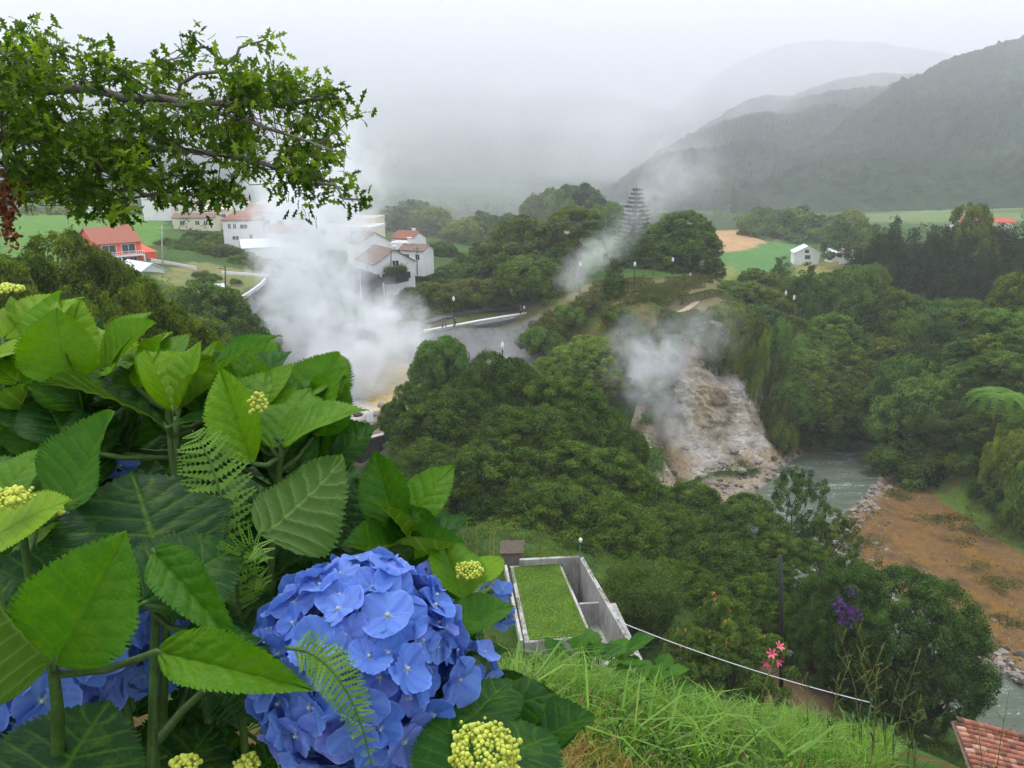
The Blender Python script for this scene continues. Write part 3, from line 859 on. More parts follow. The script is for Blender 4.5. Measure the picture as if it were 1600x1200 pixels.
# hill top
plant('umbrella', 900, 322, 92, 160, "tall grey trunked tree with layered umbrella crown on the hill", "tree", rz=.4)
plant('mid_a', 815, 337, 140, 170, "broad dark tree left of the layered umbrella tree")
plant('dome', 825, 402, 105, 142, "domed bright green tree at the end of the white promenade wall")
plant('mid_b', 775, 380, 90, 175, "dull green tree behind the domed one on the hill")
plant('mid_a', 870, 385, 60, 158, "small leafy tree under the umbrella crowned tree")
plant('olive', 742, 440, 100, 143, "yellowish olive tree spreading behind the promenade lamps")
plant('conifer_s', 961, 402, 46, 129, "narrow dark green column tree beside the garden lamp", "conifer")
plant('mid_b', 1062, 333, 125, 162, "largest dark tree at the right end of the hedge garden")
plant('mid_a', 1005, 362, 110, 166, "dark tree behind the garden lamps, left of the largest")
plant('mid_b', 1095, 385, 70, 158, "dark tree leaning right from the largest hill tree")
plant('umbrella', 1108, 362, 34, 172, "thin umbrella shaped tree against the ploughed field")
plant('norfolk', 995, 289, 82, 205, "tall norfolk island pine with tiered branches rising in the steam", "conifer", "norfolk_pine")
row(['mid_b','soft_a','mid_a'], [(640,450,70,146),(612,462,60,146),(672,440,80,150),(700,415,90,170),(655,425,80,175),(735,395,90,190),(690,380,100,215)],
    "soft green tree between white houses and promenade, {} of seven", group="trees below the white houses")
row('soft_a', [(598,470,40,152),(620,485,60,144),(655,478,50,142)], "low bushy tree at the foot of the dark stone wall, {} of three", group="bushes by the stone wall")
row(['far_a','far_b'], [(640,312,95,330),(675,325,70,320),(612,322,60,325),(840,305,60,330),(905,287,110,330),(870,300,60,320),(760,330,90,300),(720,345,70,290),(800,345,80,280),(940,320,60,290)],
    "hazy tree far behind the hill and steam, {} of ten", group="hazy trees behind the hill")
# right of the field
row(['far_a','far_b'], [(1240,322,130,345),(1196,328,44,352),(1290,335,60,345),(1325,330,60,350),(1335,345,70,260),(1362,352,60,250)],
    "hazy tree beyond the white farmhouse, {} of six", group="trees beyond the farmhouse")
row(['conifer_a','conifer_b'], [(1402,335,62,185),(1380,362,80,180),(1430,352,90,190),(1470,348,95,188),(1510,362,90,182),(1575,345,90,186),(1610,340,100,180),(1350,385,80,182),(1450,380,90,172),(1545,385,90,170),(1600,395,90,165),(1395,400,90,170),(1500,400,100,166),(1335,402,60,176)],
    "dark conifer in the tall stand on the right, {} of the stand", "conifer", group="tall dark conifer stand", hmin=10)
plant('mid_b', 1535, 322, 75, 188, "round topped dark tree rising above the conifer stand")
row(['mid_a','lime'], [(1335,414,80,168,'mid_a'),(1350,420,90,158,'lime'),(1292,428,80,155,'mid_b'),(1400,450,90,150,'mid_a'),(1340,455,100,146,'mid_b'),(1450,470,90,150,'mid_a')],
    "leafy tree in front of the conifer stand, {} of six", group="leafy trees before the conifers")
plant('conifer_s', 1265, 408, 56, 165, "brownish dark conifer standing below the white farmhouse", "conifer")
plant('conifer_s', 1222, 398, 50, 172, "dark small conifer left below the white farmhouse", "conifer")
plant('lime', 1236, 436, 44, 158, "small bright yellow green tree below the farmhouse")
row(['mid_a','soft_a','mid_b'], [(1180,420,90,168),(1150,440,80,150),(1205,450,80,150),(1135,465,70,140),(1190,480,70,140),(1170,500,60,131),(1230,490,60,140)],
    "green tree at the brow above the pale cliff, {} of seven", group="trees above the pale cliff")
row('bush_a', [(1264,479,36,148),(1305,478,26,150),(1285,500,30,142),(1238,510,34,138)], "rounded clipped bush on the bank above the river trees, {} of four", "bush", group="rounded clipped bushes")
row(['mid_a','mid_b','dome'], [(1310,492,130,138),(1375,528,110,136),(1260,545,110,130),(1325,555,130,128),(1385,580,90,131),(1285,590,120,119),(1238,585,80,116),(1350,610,110,126),(1395,560,70,140)],
    "deep green tree overhanging the river below the cliff, {} of nine", group="trees overhanging the river bend")
plant('bush_o', 1262, 672, 60, 118, "low yellowish bush at the water's edge under the tree fern", "bush")
plant('bush_b', 1300, 672, 60, 119, "low green bush right of the small tree fern", "bush")
plant('treefern', 1297, 640, 56, 117, "small bright tree fern leaning over the river", "tree fern", base=2.6)
plant('treefern', 1562, 608, 125, 78, "large tree fern with drooping fronds on the right slope", "tree fern", base=5.2, z=None)
plant('treefern', 1632, 622, 120, 77, "tree fern cut by the right edge of the view", "tree fern", base=5.2)
row(['bamboo','soft_a'], [(1470,512,150,122),(1420,560,110,114),(1520,545,140,112),(1455,590,130,108),(1510,610,120,102),(1555,520,90,126),(1590,560,90,112)],
    "feathery yellow green thicket on the right bank, {} of seven", "bamboo", group="feathery thickets on the right bank")
row(['soft_a','lime','mid_b'], [(1480,470,110,140),(1530,475,110,136),(1570,455,90,132),(1600,430,90,128),(1440,500,90,136),(1605,480,80,120)],
    "rounded light green tree below the conifer stand, {} of six", group="rounded trees below the conifers")
row(['soft_a','bamboo','mid_a','lime'], [(1565,570,90,103),(1600,545,90,108),(1548,640,80,97),(1610,640,80,93),(1585,680,70,90),(1625,580,90,100),(1520,690,70,98)],
    "leafy shrub covering the right slope around the tree ferns, {} of seven", "shrub", group="shrubs on the right slope", hmin=3)
row(['bush_a','bush_b'], [(1430,690,120,105),(1395,700,60,108),(1475,700,70,102),(1500,725,50,100),(1580,760,60,88),(1600,800,50,86),(1545,755,50,93),(1590,700,60,90),(1540,700,60,96),(1610,740,60,84)],
    "leafy bush at the foot of the right slope, {} of ten", "bush", group="bushes under the right slope", hmin=1.5)
row('bush_o', [(1352,738,30,107),(1340,790,34,98)], "dark olive tuft at the stony river edge, {} one of two", "bush", group="tufts at the river edge", hmin=.8)
slope_ = [(1528,560),(1552,535),(1580,520),(1605,545),(1570,560),(1545,590),(1600,590),(1625,560),(1515,600),(1590,560),(1622,610),(1560,580)]
row(['soft_a','bamboo','bush_b','lime'], [(a, b_ - 34, 74, ground_Y(a, b_)) for a, b_ in slope_], "shrub on the steep right bank above the tree ferns, {} of twelve", "shrub", group="shrubs on the steep right bank", hmin=2.5)
face_ = [(1082,545),(1112,528),(1148,532),(1186,545),(1206,572),(1132,560),(1170,575),(1100,572),(1160,548)]
row(['bush_b','bush_o','bush_a'], [(a, b_ - 14, 30, 116.5) for a, b_ in face_], "small bush clinging to the upper part of the pale cliff, {} of nine", "bush", group="bushes clinging to the cliff", hmin=1)
# hill face
items = []
r_ = random.Random(5)
for k in range(19):
    px = 835 + k * 15 + r_.uniform(-6, 6); py = 505 + r_.uniform(-22, 60) + max(0, (px - 900)) * .05
    items.append((px, py, r_.uniform(34, 62), 0))
items = [(a, b_ - c * .5, c, ground_Y(a, b_ + c * .25)) for a, b_, c, _ in items]
row(['bush_a','bush_b','bush_o'], items, "bush on the terraced face of the garden hill, {} of nineteen", "bush", group="bushes on the hill face", hmin=1.2)
row(['soft_a','mid_b'], [(912,533,105,109),(975,548,80,112),(865,560,70,106),(1035,520,80,116),(1085,500,70,121),(1010,585,70,106),(945,585,80,104,'olive')],
    "soft bushy tree at the foot of the garden hill, {} of seven", group="bushy trees at the hill foot")
row('mid_a', [(262,372,60,190),(290,370,66,186),(322,374,70,183),(352,382,70,179),(388,394,74,172),(305,360,70,200),(342,364,60,196),(414,404,50,168)],
    "dark tree on the bank behind the pink house, {} of eight", group="trees on the bank behind the pink house", hmin=3)
row(['bush_a','bush_b'], [(250,424,22,150),(312,424,30,149),(332,428,26,147),(368,436,20,146),(300,465,50,128),(345,470,40,126),(268,455,40,130)], "garden shrub on the dry lawn by the pink house, {} of seven", "shrub", group="garden shrubs by the pink house", hmin=1)
row(['far_a','far_b'], [(60,320,120,300),(130,322,60,310),(205,325,60,300),(10,325,70,300),(330,305,60,330),(440,330,70,260),(500,340,80,250),(560,350,70,240)], "hazy tree at the upper left behind the fields, {} of eight", group="trees at the upper left")

row(['bush_a','bush_o','bush_b'], [(1010,545,50,113),(1025,590,46,108),(1008,640,44,103),(1050,498,50,119.5),(1085,486,46,121),(1118,482,44,121.5),(1150,484,48,121),(1182,492,46,121),(1212,510,44,120),(1222,560,40,117),(1218,618,44,114),(1228,655,46,113)],
    "bush fringing the edge of the pale cliff, {} of twelve", "bush", group="bushes fringing the pale cliff", hmin=1.6)

# ------------------------------------------------------------------ clipped hedges in terraces on the hill
m_hedge = LMAT('olive')
def hedge_row(pts, wd, ht, label):
    P0 = []; r2 = np.random.default_rng(int(abs(pts[0][0]) * 10) % 997)
    for a, b_ in zip(pts[:-1], pts[1:]):
        a = np.array(a); b2 = np.array(b_); L = np.linalg.norm(b2 - a); n = int(L * 260); s = r2.random(n)
        d = (b2 - a) / L; nn = np.array([-d[1], d[0]]); ang = r2.random(n) * math.pi
        off = np.cos(ang) * wd / 2; zz = np.clip(np.sin(ang) * 1.5, 0, 1) * ht * (1 - .0 * s)
        zz = np.where(r2.random(n) < .4, r2.random(n) * ht, zz)
        off = np.where(zz < ht * .95, np.sign(off) * wd / 2, off)
        xy = a + np.outer(s, b2 - a) + np.outer(off, nn)
        P0.append(np.column_stack([xy, hgt(xy[:, 0], xy[:, 1], False) + zz + .05 * r2.normal(size=n)]))
    P0 = np.vstack(P0); V, Fq, t_ = leaf_quads(P0, rdir(len(P0), .8), .24, .6)
    o = npmesh("hedge", V, Fq, m_hedge, attrs={"tone": t_ * .8 * (0.6 + .4 * r2.random())})
    tag(o, label, "hedge", "clipped hedges of the hill garden")
HR = [[(868,492),(905,482),(955,478)],[(900,476),(935,470),(965,468)],[(905,466),(950,459),(985,456)],[(920,456),(960,450),(1000,449)],[(975,474),(1010,468),(1050,466)],
      [(990,462),(1030,457),(1075,456)],[(1005,451),(1050,447),(1100,446)],[(925,446),(970,442),(1020,441)],[(1040,439),(1080,438),(1110,437)],[(1060,470),(1095,463),(1130,462)]]
for k, pp in enumerate(sorted(HR, key=lambda q: -q[1][1])):
    hedge_row([PD(p[0], p[1], ground_Y(p[0], p[1] + 4)).xy[:] for p in pp], 1.3, 1.1, "low clipped yellow green hedge of the hill garden, %s from the bottom" % ("lowest" if k == 0 else ORD[k]))

# ------------------------------------------------------------------ undergrowth, wild ground cover nobody could count
def scatter(n, box, keep, leaf, per, hgt_, mat, name, seed):
    r2 = np.random.default_rng(seed)
    th = r2.uniform(R(-37), R(37), n); rr = np.sqrt(r2.uniform(box[0] ** 2, box[1] ** 2, n))
    rr = box[0] * (box[1] / box[0]) ** r2.random(n)
    x = rr * np.sin(th); y = rr * np.cos(th)
    m = keep(x, y); x, y, rr = x[m], y[m], rr[m]
    z = hgt(x, y)
    s = np.clip(rr * .008, .35, 2.4) * (.5 + r2.random(len(x)))
    C = np.column_stack([x, y, z + s * .15]); n2 = len(C)
    idx = np.repeat(np.arange(n2), per); d = rdir(len(idx), .6)
    P0 = C[idx] + d * (s[idx] * (.7 + .3 * r2.random(len(idx))))[:, None] * np.array([1, 1, hgt_])
    nr = d + r2.normal(size=d.shape) * .5; nr[:, 2] += .3; nr /= np.linalg.norm(nr, axis=1)[:, None]
    ct = np.clip(.42 + .6 * fbm(x / 7, y / 7, 0, 3, seed) + .15 * r2.normal(size=n2), 0, 1)
    V, Fq, t_ = leaf_quads(P0, nr, s[idx] * leaf, .55, 0, np.clip(ct[idx] + .16 * r2.normal(size=len(idx)), 0, 1))
    o = npmesh(name, V, Fq, LMAT(mat), attrs={"tone": t_}); tag(o, kind='stuff')
bare = [gpoly(z_[1]) for z_ in ZONES]
def wild(x, y):
    ok = rivd(x, y) > 2.5
    for i, bp in enumerate(bare):
        ok &= ~inpoly(x, y, bp)
    ok &= ~((np.hypot(x - 3.5, y - 41) < 7))
    return ok
scatter(15000, (24, 150), wild, .34, 30, .8, 'mid', 'undergrowth', 3)
scatter(5500, (26, 140), lambda x, y: wild(x, y) & (fbm(x / 5, y / 5, 0, 3, 8) > .05), .34, 24, .9, 'soft', 'ferny_undergrowth', 4)
def farwild(x, y): return wild(x, y) & (((fbm(x / 60, y / 60, 0, 3, 71) > .10) & (x / y > .1)) | ((x / y <= .12) & (y > 330) & (fbm(x / 40, y / 40, 0, 3, 71) > -.22)) | ((y > 470) & (fbm(x / 50, y / 30, 0, 3, 74) > -.05)) | (np.abs(fbm(x / 90, y / 90, 5, 3, 72)) < .018)) & ~((x / y > -.7) & (x / y < -.42) & (y < 320)) & ~((x / y > .2) & (x / y < .46) & (y < 420))
scatter(4200, (190, 640), farwild, .42, 34, 1.7, 'mid', 'distant_woods', 6)
# ------------------------------------------------------------------ pale hydrothermal cliff above the river
m_rock, t, b = new_mat("altered_rock")
co = geopos(t)
mp = N(t, "ShaderNodeMapping"); mp.inputs["Rotation"].default_value = (0, R(42), R(10)); mp.inputs["Scale"].default_value = (0.35, 0.9, 1.5)
t.links.new(co, mp.inputs[0])
n1 = noise(t, 0.16, 5, 0.6, co, 0.4); n2 = noise(t, 0.9, 7, 0.72, mp.outputs[0], 0.8); n3 = noise(t, 4.5, 4, 0.7, co)
pat = attr(t, "stain")
c = ramp(t, n1, [(0.22, (0.22, 0.135, 0.09)), (0.34, (0.50, 0.37, 0.25)), (0.46, (0.64, 0.55, 0.44)), (0.62, (0.74, 0.72, 0.68))])
c = mixc(t, 0.75, c, ramp(t, n2, [(0.34, (0.22, 0.18, 0.16)), (0.44, (0.78, 0.74, 0.70)), (0.56, (1.1, 1.08, 1.05))]), 'MULTIPLY')
c = mixc(t, math_(t, 'MULTIPLY', pat.outputs["Fac"], 1.0), c, (0.58, 0.42, 0.20))
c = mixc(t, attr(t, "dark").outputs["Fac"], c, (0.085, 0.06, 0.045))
c = mixc(t, 0.6, c, ramp(t, n3, [(0.35, (0.55, 0.53, 0.5)), (0.6, (1.1, 1.1, 1.1))]), 'MULTIPLY')
t.links.new(c, b.inputs["Base Color"]); b.inputs["Roughness"].default_value = 0.9; b.inputs["Specular IOR Level"].default_value = 0.2
bump(t, b, math_(t, 'ADD', n2, math_(t, 'MULTIPLY', n3, .5)), 0.9, 0.5)
def cliff():
    # rows from the water's edge to the top: (pixel x, pixel y, Y) seen across the face
    rows = CLIFF_ROWS
    G = np.array([[tuple(PD(*q)) for q in r] for r in rows])
    nu, nv = 260, 300
    def interp(A, n, axis):
        m = A.shape[axis]; s = np.linspace(0, m - 1, n); i = np.clip(s.astype(int), 0, m - 2); f = s - i
        A = np.moveaxis(A, axis, 0); f = f.reshape(-1, *([1] * (A.ndim - 1)))
        f2 = f * f * (3 - 2 * f) * .5 + f * .5
        return np.moveaxis(A[i] * (1 - f2) + A[i + 1] * f2, 0, axis)
    V = interp(interp(G, nv, 0), nu, 1)
    du = np.gradient(V, axis=1); dv = np.gradient(V, axis=0); n = np.cross(du, dv); n /= np.linalg.norm(n, axis=2)[:, :, None]
    x, y, z = V[..., 0], V[..., 1], V[..., 2]
    vv = np.linspace(0, 1, nv)[:, None] * np.ones((1, nu)); uu = np.linspace(0, 1, nu)[None] * np.ones((nv, 1))
    edge = np.clip(np.minimum(np.minimum(uu, 1 - uu) * 8, (1 - vv) * 10), 0, 1)
    steep = sstep(.30, .5, vv)
    q_ = (x + z) * .7; r_ = (x - z) * .7
    ridge = 1 - np.abs(fbm(q_ / 3.4, y / 5, r_ / 12, 4, 31)) * 2.4
    gull = 1 - np.abs(fbm(q_ / 1.5, y / 2.2, r_ / 5, 4, 37)) * 2.2
    lay = fbm(x / 9, y / 9, z / 1.1 + x / 7, 4, 41)
    d = (ridge * 1.2 + gull * .7 + lay * .6) * (0.2 + .8 * steep) - .5 * steep + .25 * fbm(x / .9, y / .9, z / .9, 4, 43) + .10 * fbm(x / .3, y / .3, z / .3, 3, 44)
    d = d * edge - (1 - edge) * 1.5 - sstep(.06, 0, vv) * 1.5
    V = V + n * d[..., None] * -np.sign(n[nv // 2, nu // 2, 1])
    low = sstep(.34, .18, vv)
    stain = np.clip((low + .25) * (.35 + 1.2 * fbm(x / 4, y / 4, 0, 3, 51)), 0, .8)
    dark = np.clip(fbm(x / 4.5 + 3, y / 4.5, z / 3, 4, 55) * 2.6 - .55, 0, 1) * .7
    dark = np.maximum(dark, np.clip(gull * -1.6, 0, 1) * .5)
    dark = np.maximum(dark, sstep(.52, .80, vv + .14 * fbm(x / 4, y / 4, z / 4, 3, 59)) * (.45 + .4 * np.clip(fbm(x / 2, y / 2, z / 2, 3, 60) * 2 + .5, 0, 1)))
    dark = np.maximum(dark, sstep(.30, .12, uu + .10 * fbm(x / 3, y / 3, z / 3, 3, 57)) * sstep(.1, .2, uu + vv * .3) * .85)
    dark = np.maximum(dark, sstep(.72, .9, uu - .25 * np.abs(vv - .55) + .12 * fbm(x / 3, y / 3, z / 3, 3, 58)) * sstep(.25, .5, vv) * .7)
    i = np.arange(nu * nv).reshape(nv, nu)
    Fq = np.stack([i[:-1, :-1].ravel(), i[:-1, 1:].ravel(), i[1:, 1:].ravel(), i[1:, :-1].ravel()], 1)
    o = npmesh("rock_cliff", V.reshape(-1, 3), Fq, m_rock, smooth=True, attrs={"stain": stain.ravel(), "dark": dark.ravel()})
    tag(o, kind='structure')
cliff()

# ------------------------------------------------------------------ stones: at the river edge and round the pools
m_stone = simple("stone_pale", (0.33, 0.29, 0.25), 0.9, 0.35, 2.0, 0.2, 0.5)
m_stoned = simple("stone_dark", (0.10, 0.085, 0.07), 0.85, 0.4, 2.0, 0.2, 0.5)
def stone_mesh(seed, mat):
    bm = bmesh.new(); bmesh.ops.create_icosphere(bm, subdivisions=3, radius=1)
    for v in bm.verts:
        q = v.co * 1.1
        k = 1 + .34 * float(fbm(np.array([q.x]), np.array([q.y]), np.array([q.z]), 3, seed)[0])
        v.co = Vector((v.co.x * k * 1.15, v.co.y * k * .9, v.co.z * k * .62))
    me = bpy.data.meshes.new("stone"); bm.to_mesh(me); bm.free(); me.materials.append(mat); me.shade_smooth(); return me
SM = [stone_mesh(k, m_stone if k % 3 else m_stoned) for k in range(6)]
def pebble_field(name, n, where, smin, smax, seed, mats):
    """uncountable stones as one object"""
    r2 = np.random.default_rng(seed); P0 = where(r2, n); n = len(P0)
    bm = bmesh.new(); bmesh.ops.create_icosphere(bm, subdivisions=1, radius=1)
    B = np.array([v.co[:] for v in bm.verts]); Fc = np.array([[v.index for v in f.verts] for f in bm.faces]); bm.free()
    s = smin + (smax - smin) * r2.random(n) ** 3
    A = r2.random(n) * 6.28; ca, sa = np.cos(A), np.sin(A)
    V = B[None] * (1 + .25 * r2.normal(size=(n, len(B), 1))) * s[:, None, None] * np.array([1.2, .9, .6])
    X = V[..., 0] * ca[:, None] - V[..., 1] * sa[:, None]; Y = V[..., 0] * sa[:, None] + V[..., 1] * ca[:, None]
    V = np.stack([X + P0[:, None, 0], Y + P0[:, None, 1], V[..., 2] + P0[:, None, 2]], 2).reshape(-1, 3)
    Fq = (Fc[None] + (np.arange(n) * len(B))[:, None, None]).reshape(-1, 3)
    mi = np.repeat((r2.random(n) < .35).astype(int), len(Fc))
    tag(npmesh(name, V, Fq, mats, mi=mi), kind='stuff')
def shore(r2, n):
    out = []
    bar = gpoly(ZONES[16][1])
    while len(out) < n:
        k = r2.integers(2, len(RIV) - 1); s = r2.random(); p = RIV[k] * (1 - s) + RIV[k + 1] * s if k + 1 < len(RIV) else RIV[k]
        d = RIV[min(k + 1, len(RIV) - 1)] - RIV[k - 1]; d = d / np.linalg.norm(d); nn = np.array([-d[1], d[0]])
        p = p + nn * (RW[k] + r2.exponential(1.3) - .3)
        if rivd(p[0], p[1]) < -.4: continue
        out.append((p[0], p[1], float(hgt(p[0], p[1]))))
    return np.array(out)
pebble_field("river_stones", 2600, shore, .06, .45, 3, [m_stone, m_stoned])
def onbar(r2, n):
    bar = gpoly(ZONES[16][1]); out = []
    x = r2.uniform(bar[:, 0].min(), bar[:, 0].max(), n * 4); y = r2.uniform(bar[:, 1].min(), bar[:, 1].max(), n * 4)
    m = inpoly(x, y, bar) & (rivd(x, y) > .3) & (fbm(x / 3, y / 3, 0, 3, 61) > -.05); x, y = x[m][:n], y[m][:n]
    return np.column_stack([x, y, hgt(x, y)])
def apron(r2, n):
    g = gpoly([(1030,735),(1110,752),(1175,745),(1250,700),(1262,712),(1200,765),(1120,785),(1030,770)]); x = r2.uniform(g[:, 0].min(), g[:, 0].max(), n * 4); y = r2.uniform(g[:, 1].min(), g[:, 1].max(), n * 4)
    m = inpoly(x, y, g) & (rivd(x, y) > -.6); x, y = x[m][:n], y[m][:n]; return np.column_stack([x, y, hgt(x, y)])
pebble_field("apron_stones", 600, apron, .10, .6, 8, [m_stone, m_stoned])
pebble_field("bar_gravel", 2200, onbar, .03, .10, 5, [m_stone, m_stoned])
# tufts on the bar
def bartuft(x, y):
    return inpoly(x, y, gpoly([(1360,745),(1600,790),(1700,850),(1700,1110),(1600,1080),(1480,960),(1350,860)])) & (rivd(x, y) > 1) & (fbm(x / 4, y / 2, 0, 3, 63) > .22)
scatter(60000, (60, 115), bartuft, .30, 10, .35, 'olive', 'bar_moss', 12)

# rocks and rims of the boiling pools
row_rocks = [(597,636),(607,644),(617,632),(626,640),(588,648),(604,655),(622,652),(635,646),(575,658),(560,650),(612,664),(594,664)]
for k, (px, py) in enumerate(sorted(row_rocks)):
    Y = ground_Y(px, py); p = PD(px, py, Y)
    o = bpy.data.objects.new("boulder", SM[k % 6]); COL.objects.link(o)
    o.location = (p.x, p.y, gz(p.x, p.y) + .1); s = .45 + .35 * random.random(); o.scale = (s, s, s); o.rotation_euler = (0, 0, random.random() * 6)
    tag(o, "small boulder on the pale clay beside the steaming pool, %s of twelve" % ordn(k, 12), "boulder", "boulders beside the pool")
for k, (px, py, s) in enumerate([(1128,722,.5),(1160,735,.6),(1094,742,.45),(1185,722,.5),(1148,704,.7),(1210,716,.5),(1072,700,.5)]):
    p = PD(px, py, 108 if px > 1100 else 104)
    o = bpy.data.objects.new("boulder", SM[(k + 1) % 6]); COL.objects.link(o)
    p = PD(px, py, [104.5,105,104.3,107,108.3,110,104][k])
    o.location = p; o.scale = (s, s, s); o.rotation_euler = (0, 0, k)
    tag(o, "boulder lying on the ochre apron below the pale cliff, %s of seven" % ordn(sorted([1128,1160,1094,1185,1148,1210,1072]).index(px), 7), "boulder", "boulders below the cliff")

# ------------------------------------------------------------------ steam: each plume is a body of vapour with its own soft density
def plume(name, blobs, dens, label, nscale=0.16, cut=0.30, pad=1.35, seed=0.0, col=(0.98, 0.99, 1.0)):
    """blobs: (px, py, Y, radius m[, strength])"""
    C = [(PD(b_[0], b_[1], b_[2]), b_[3], b_[4] if len(b_) > 4 else 1.0) for b_ in blobs]
    # the body: a closed hull round all blobs
    lo = [min(c[k] - r_ * pad for c, r_, s in C) for k in range(3)]; hi = [max(c[k] + r_ * pad for c, r_, s in C) for k in range(3)]
    m, t, v = vol_mat(name, 1.0, col)
    co = geopos(t)
    nz = noise(t, nscale, 7, 0.66, co, 1.1)
    warp = N(t, "ShaderNodeTexNoise"); warp.inputs["Scale"].default_value = nscale * 1.3; warp.inputs["Detail"].default_value = 3; t.links.new(co, warp.inputs["Vector"])
    wv = N(t, "ShaderNodeVectorMath", operation='MULTIPLY_ADD'); t.links.new(warp.outputs["Color"], wv.inputs[0])
    amp = sum(r_ for _, r_, _ in C) / len(C) * 1.1
    wv.inputs[1].default_value = (amp, amp, amp)
    sb = N(t, "ShaderNodeVectorMath", operation='ADD'); sb.inputs[1].default_value = (-amp / 2, -amp / 2, -amp / 2 + seed * 0)
    t.links.new(co, sb.inputs[0]); t.links.new(sb.outputs[0], wv.inputs[2])
    tot = None
    for c, r_, s in C:
        d = N(t, "ShaderNodeVectorMath", operation='DISTANCE'); t.links.new(wv.outputs[0], d.inputs[0]); d.inputs[1].default_value = c
        q = math_(t, 'MULTIPLY_ADD', d.outputs["Value"], -1.0 / r_, 1.0)
        q = math_(t, 'MAXIMUM', q, 0.0)
        if s != 1.0: q = math_(t, 'MULTIPLY', q, s)
        tot = q if tot is None else math_(t, 'ADD', tot, q)
    e = math_(t, 'MULTIPLY', math_(t, 'SUBTRACT', nz, cut), 2.2, clamp=True)
    e = math_(t, 'MULTIPLY', e, math_(t, 'MINIMUM', tot, 1.3))
    t.links.new(math_(t, 'MULTIPLY', e, dens), v.inputs["Density"])
    bm = bmesh.new()
    pts = []
    for c, r_, s in C:
        for d in [(1,1,1),(1,1,-1),(1,-1,1),(1,-1,-1),(-1,1,1),(-1,1,-1),(-1,-1,1),(-1,-1,-1),(1.4,0,0),(-1.4,0,0),(0,1.4,0),(0,-1.4,0),(0,0,1.4),(0,0,-1.4)]:
            pts.append(bm.verts.new(c + Vector(d) * r_ * .72 * pad))
    r = bmesh.ops.convex_hull(bm, input=pts)
    bmesh.ops.delete(bm, geom=list({g for g in list(r["geom_interior"]) + list(r["geom_unused"]) if isinstance(g, bmesh.types.BMVert)}), context='VERTS')
    bmesh.ops.recalc_face_normals(bm, faces=bm.faces)
    me = bpy.data.meshes.new(name); bm.to_mesh(me); bm.free(); me.materials.append(m)
    o = bpy.data.objects.new(name, me); COL.objects.link(o)
    tag(o, label, kind='stuff'); return o
plume("steam_plume", [(570,620,108,6.2,1.2),(545,590,110,8.1,1.2),(600,560,112,7.5,1.1),(640,530,113,5.6,.9),(560,540,113,9.4,1.2),(510,580,112,7.5,1.1),(590,510,115,7.5,1.0),
   (500,520,115,7.5,1.1),(470,470,118,8.1,1.1),(480,420,121,9.4,1.2),(505,375,124,10.0,1.0),(470,350,126,10.6,.9),(490,310,130,11.9,.65),(520,270,136,12.5,.4),(455,400,122,6.9,.8),(540,440,121,6.2,.6),(450,510,117,5.6,.5)],
   .75, "big white cloud of steam billowing up from the pools", .20, .40)
plume("steam_wisp", [(880,436,128,2.4,1.0),(900,420,129,3.0,1.1),(930,400,130,3.6,1.1),(955,382,131,4.0,1.0),(985,352,133,3.6,.6),(1012,318,135,4.4,.6),(1040,290,138,6.0,.5),(1090,270,142,7,.35),(1040,250,142,5,.3),(900,445,128,3,.8)],
   .34, "thin streak of steam blowing up over the hedge garden", .22, .36)
plume("cliff_steam", [(1105,735,101,1.6,1.2),(1085,712,101,2.2,1.2),(1060,685,101,2.9,1.1),(1035,650,101.5,3.8,1.1),(1015,612,102,5.0,1.0),(1010,575,103,6.0,.9),(1045,560,105,5.6,.6),(1075,528,108,6.0,.40),(1115,512,111,5.6,.25),(1000,545,104,5.6,.8),(985,590,102,4.6,.6)],
   .42, "grey steam drifting up the face of the pale cliff", .30, .40)
plume("valley_mist", [(640,325,300,55),(760,300,330,60),(540,300,300,60,.8),(880,285,380,65,.8),(1000,262,450,70,.8),(700,250,430,90),(850,225,520,100,.8),(1060,330,330,40,.5),(1250,335,400,50,.5),(560,240,420,90),(430,310,280,40,.7)],
   .0045, "mist", .02, .34, 1.2)
plume("ridge_mist", [(1085,185,1250,150),(1180,150,1500,170),(1270,110,1900,230),(1400,78,1600,150,.7),(1000,235,1000,120),(1500,70,1500,130,.6),(930,200,1100,180)],
   .0050, "mist", .006, .36, 1.2)
plume("terrace_steam", [(700,545,118,5,.6),(745,560,117,5,.6),(790,560,118,5,.7),(820,600,110,4,.6),(860,585,109,4,.4),(400,560,112,6,.5),(430,530,118,6,.5)],
   .16, "thin steam hanging over the grey terrace wall", .18, .34)
# ------------------------------------------------------------------ buildings
m_white = simple("white_render", (0.80, 0.80, 0.79), 0.85, 0.06, 0.6, 0.2)
m_cream = simple("cream_render", (0.74, 0.68, 0.50), 0.85, 0.06, 0.6, 0.2)
m_pinkish = simple("pale_pink_render", (0.72, 0.60, 0.56), 0.85, 0.06, 0.6, 0.2)
m_coral = simple("coral_render", (0.86, 0.145, 0.085), 0.85, 0.06, 0.6, 0.2)
m_tile = simple("old_tiles", (0.30, 0.135, 0.09), 0.9, 0.3, 3.0, 0.1, 0.6)
m_tilebr = simple("brown_tiles", (0.235, 0.165, 0.13), 0.9, 0.3, 3.0, 0.1, 0.6)
m_tilered = simple("red_tiles", (0.50, 0.12, 0.07), 0.9, 0.2, 3.0, 0.1, 0.4)
m_sheet = simple("pale_sheet_roof", (0.66, 0.72, 0.78), 0.5, 0.06, 0.5, 0.4)
m_glass, t, b = new_mat("window_glass"); b.inputs["Base Color"].default_value = (0.035, 0.045, 0.05, 1); b.inputs["Roughness"].default_value = 0.08; b.inputs["Specular IOR Level"].default_value = 0.6
m_frame = simple("white_frames", (0.78, 0.79, 0.80), 0.5, 0.04, 2, 0.3)
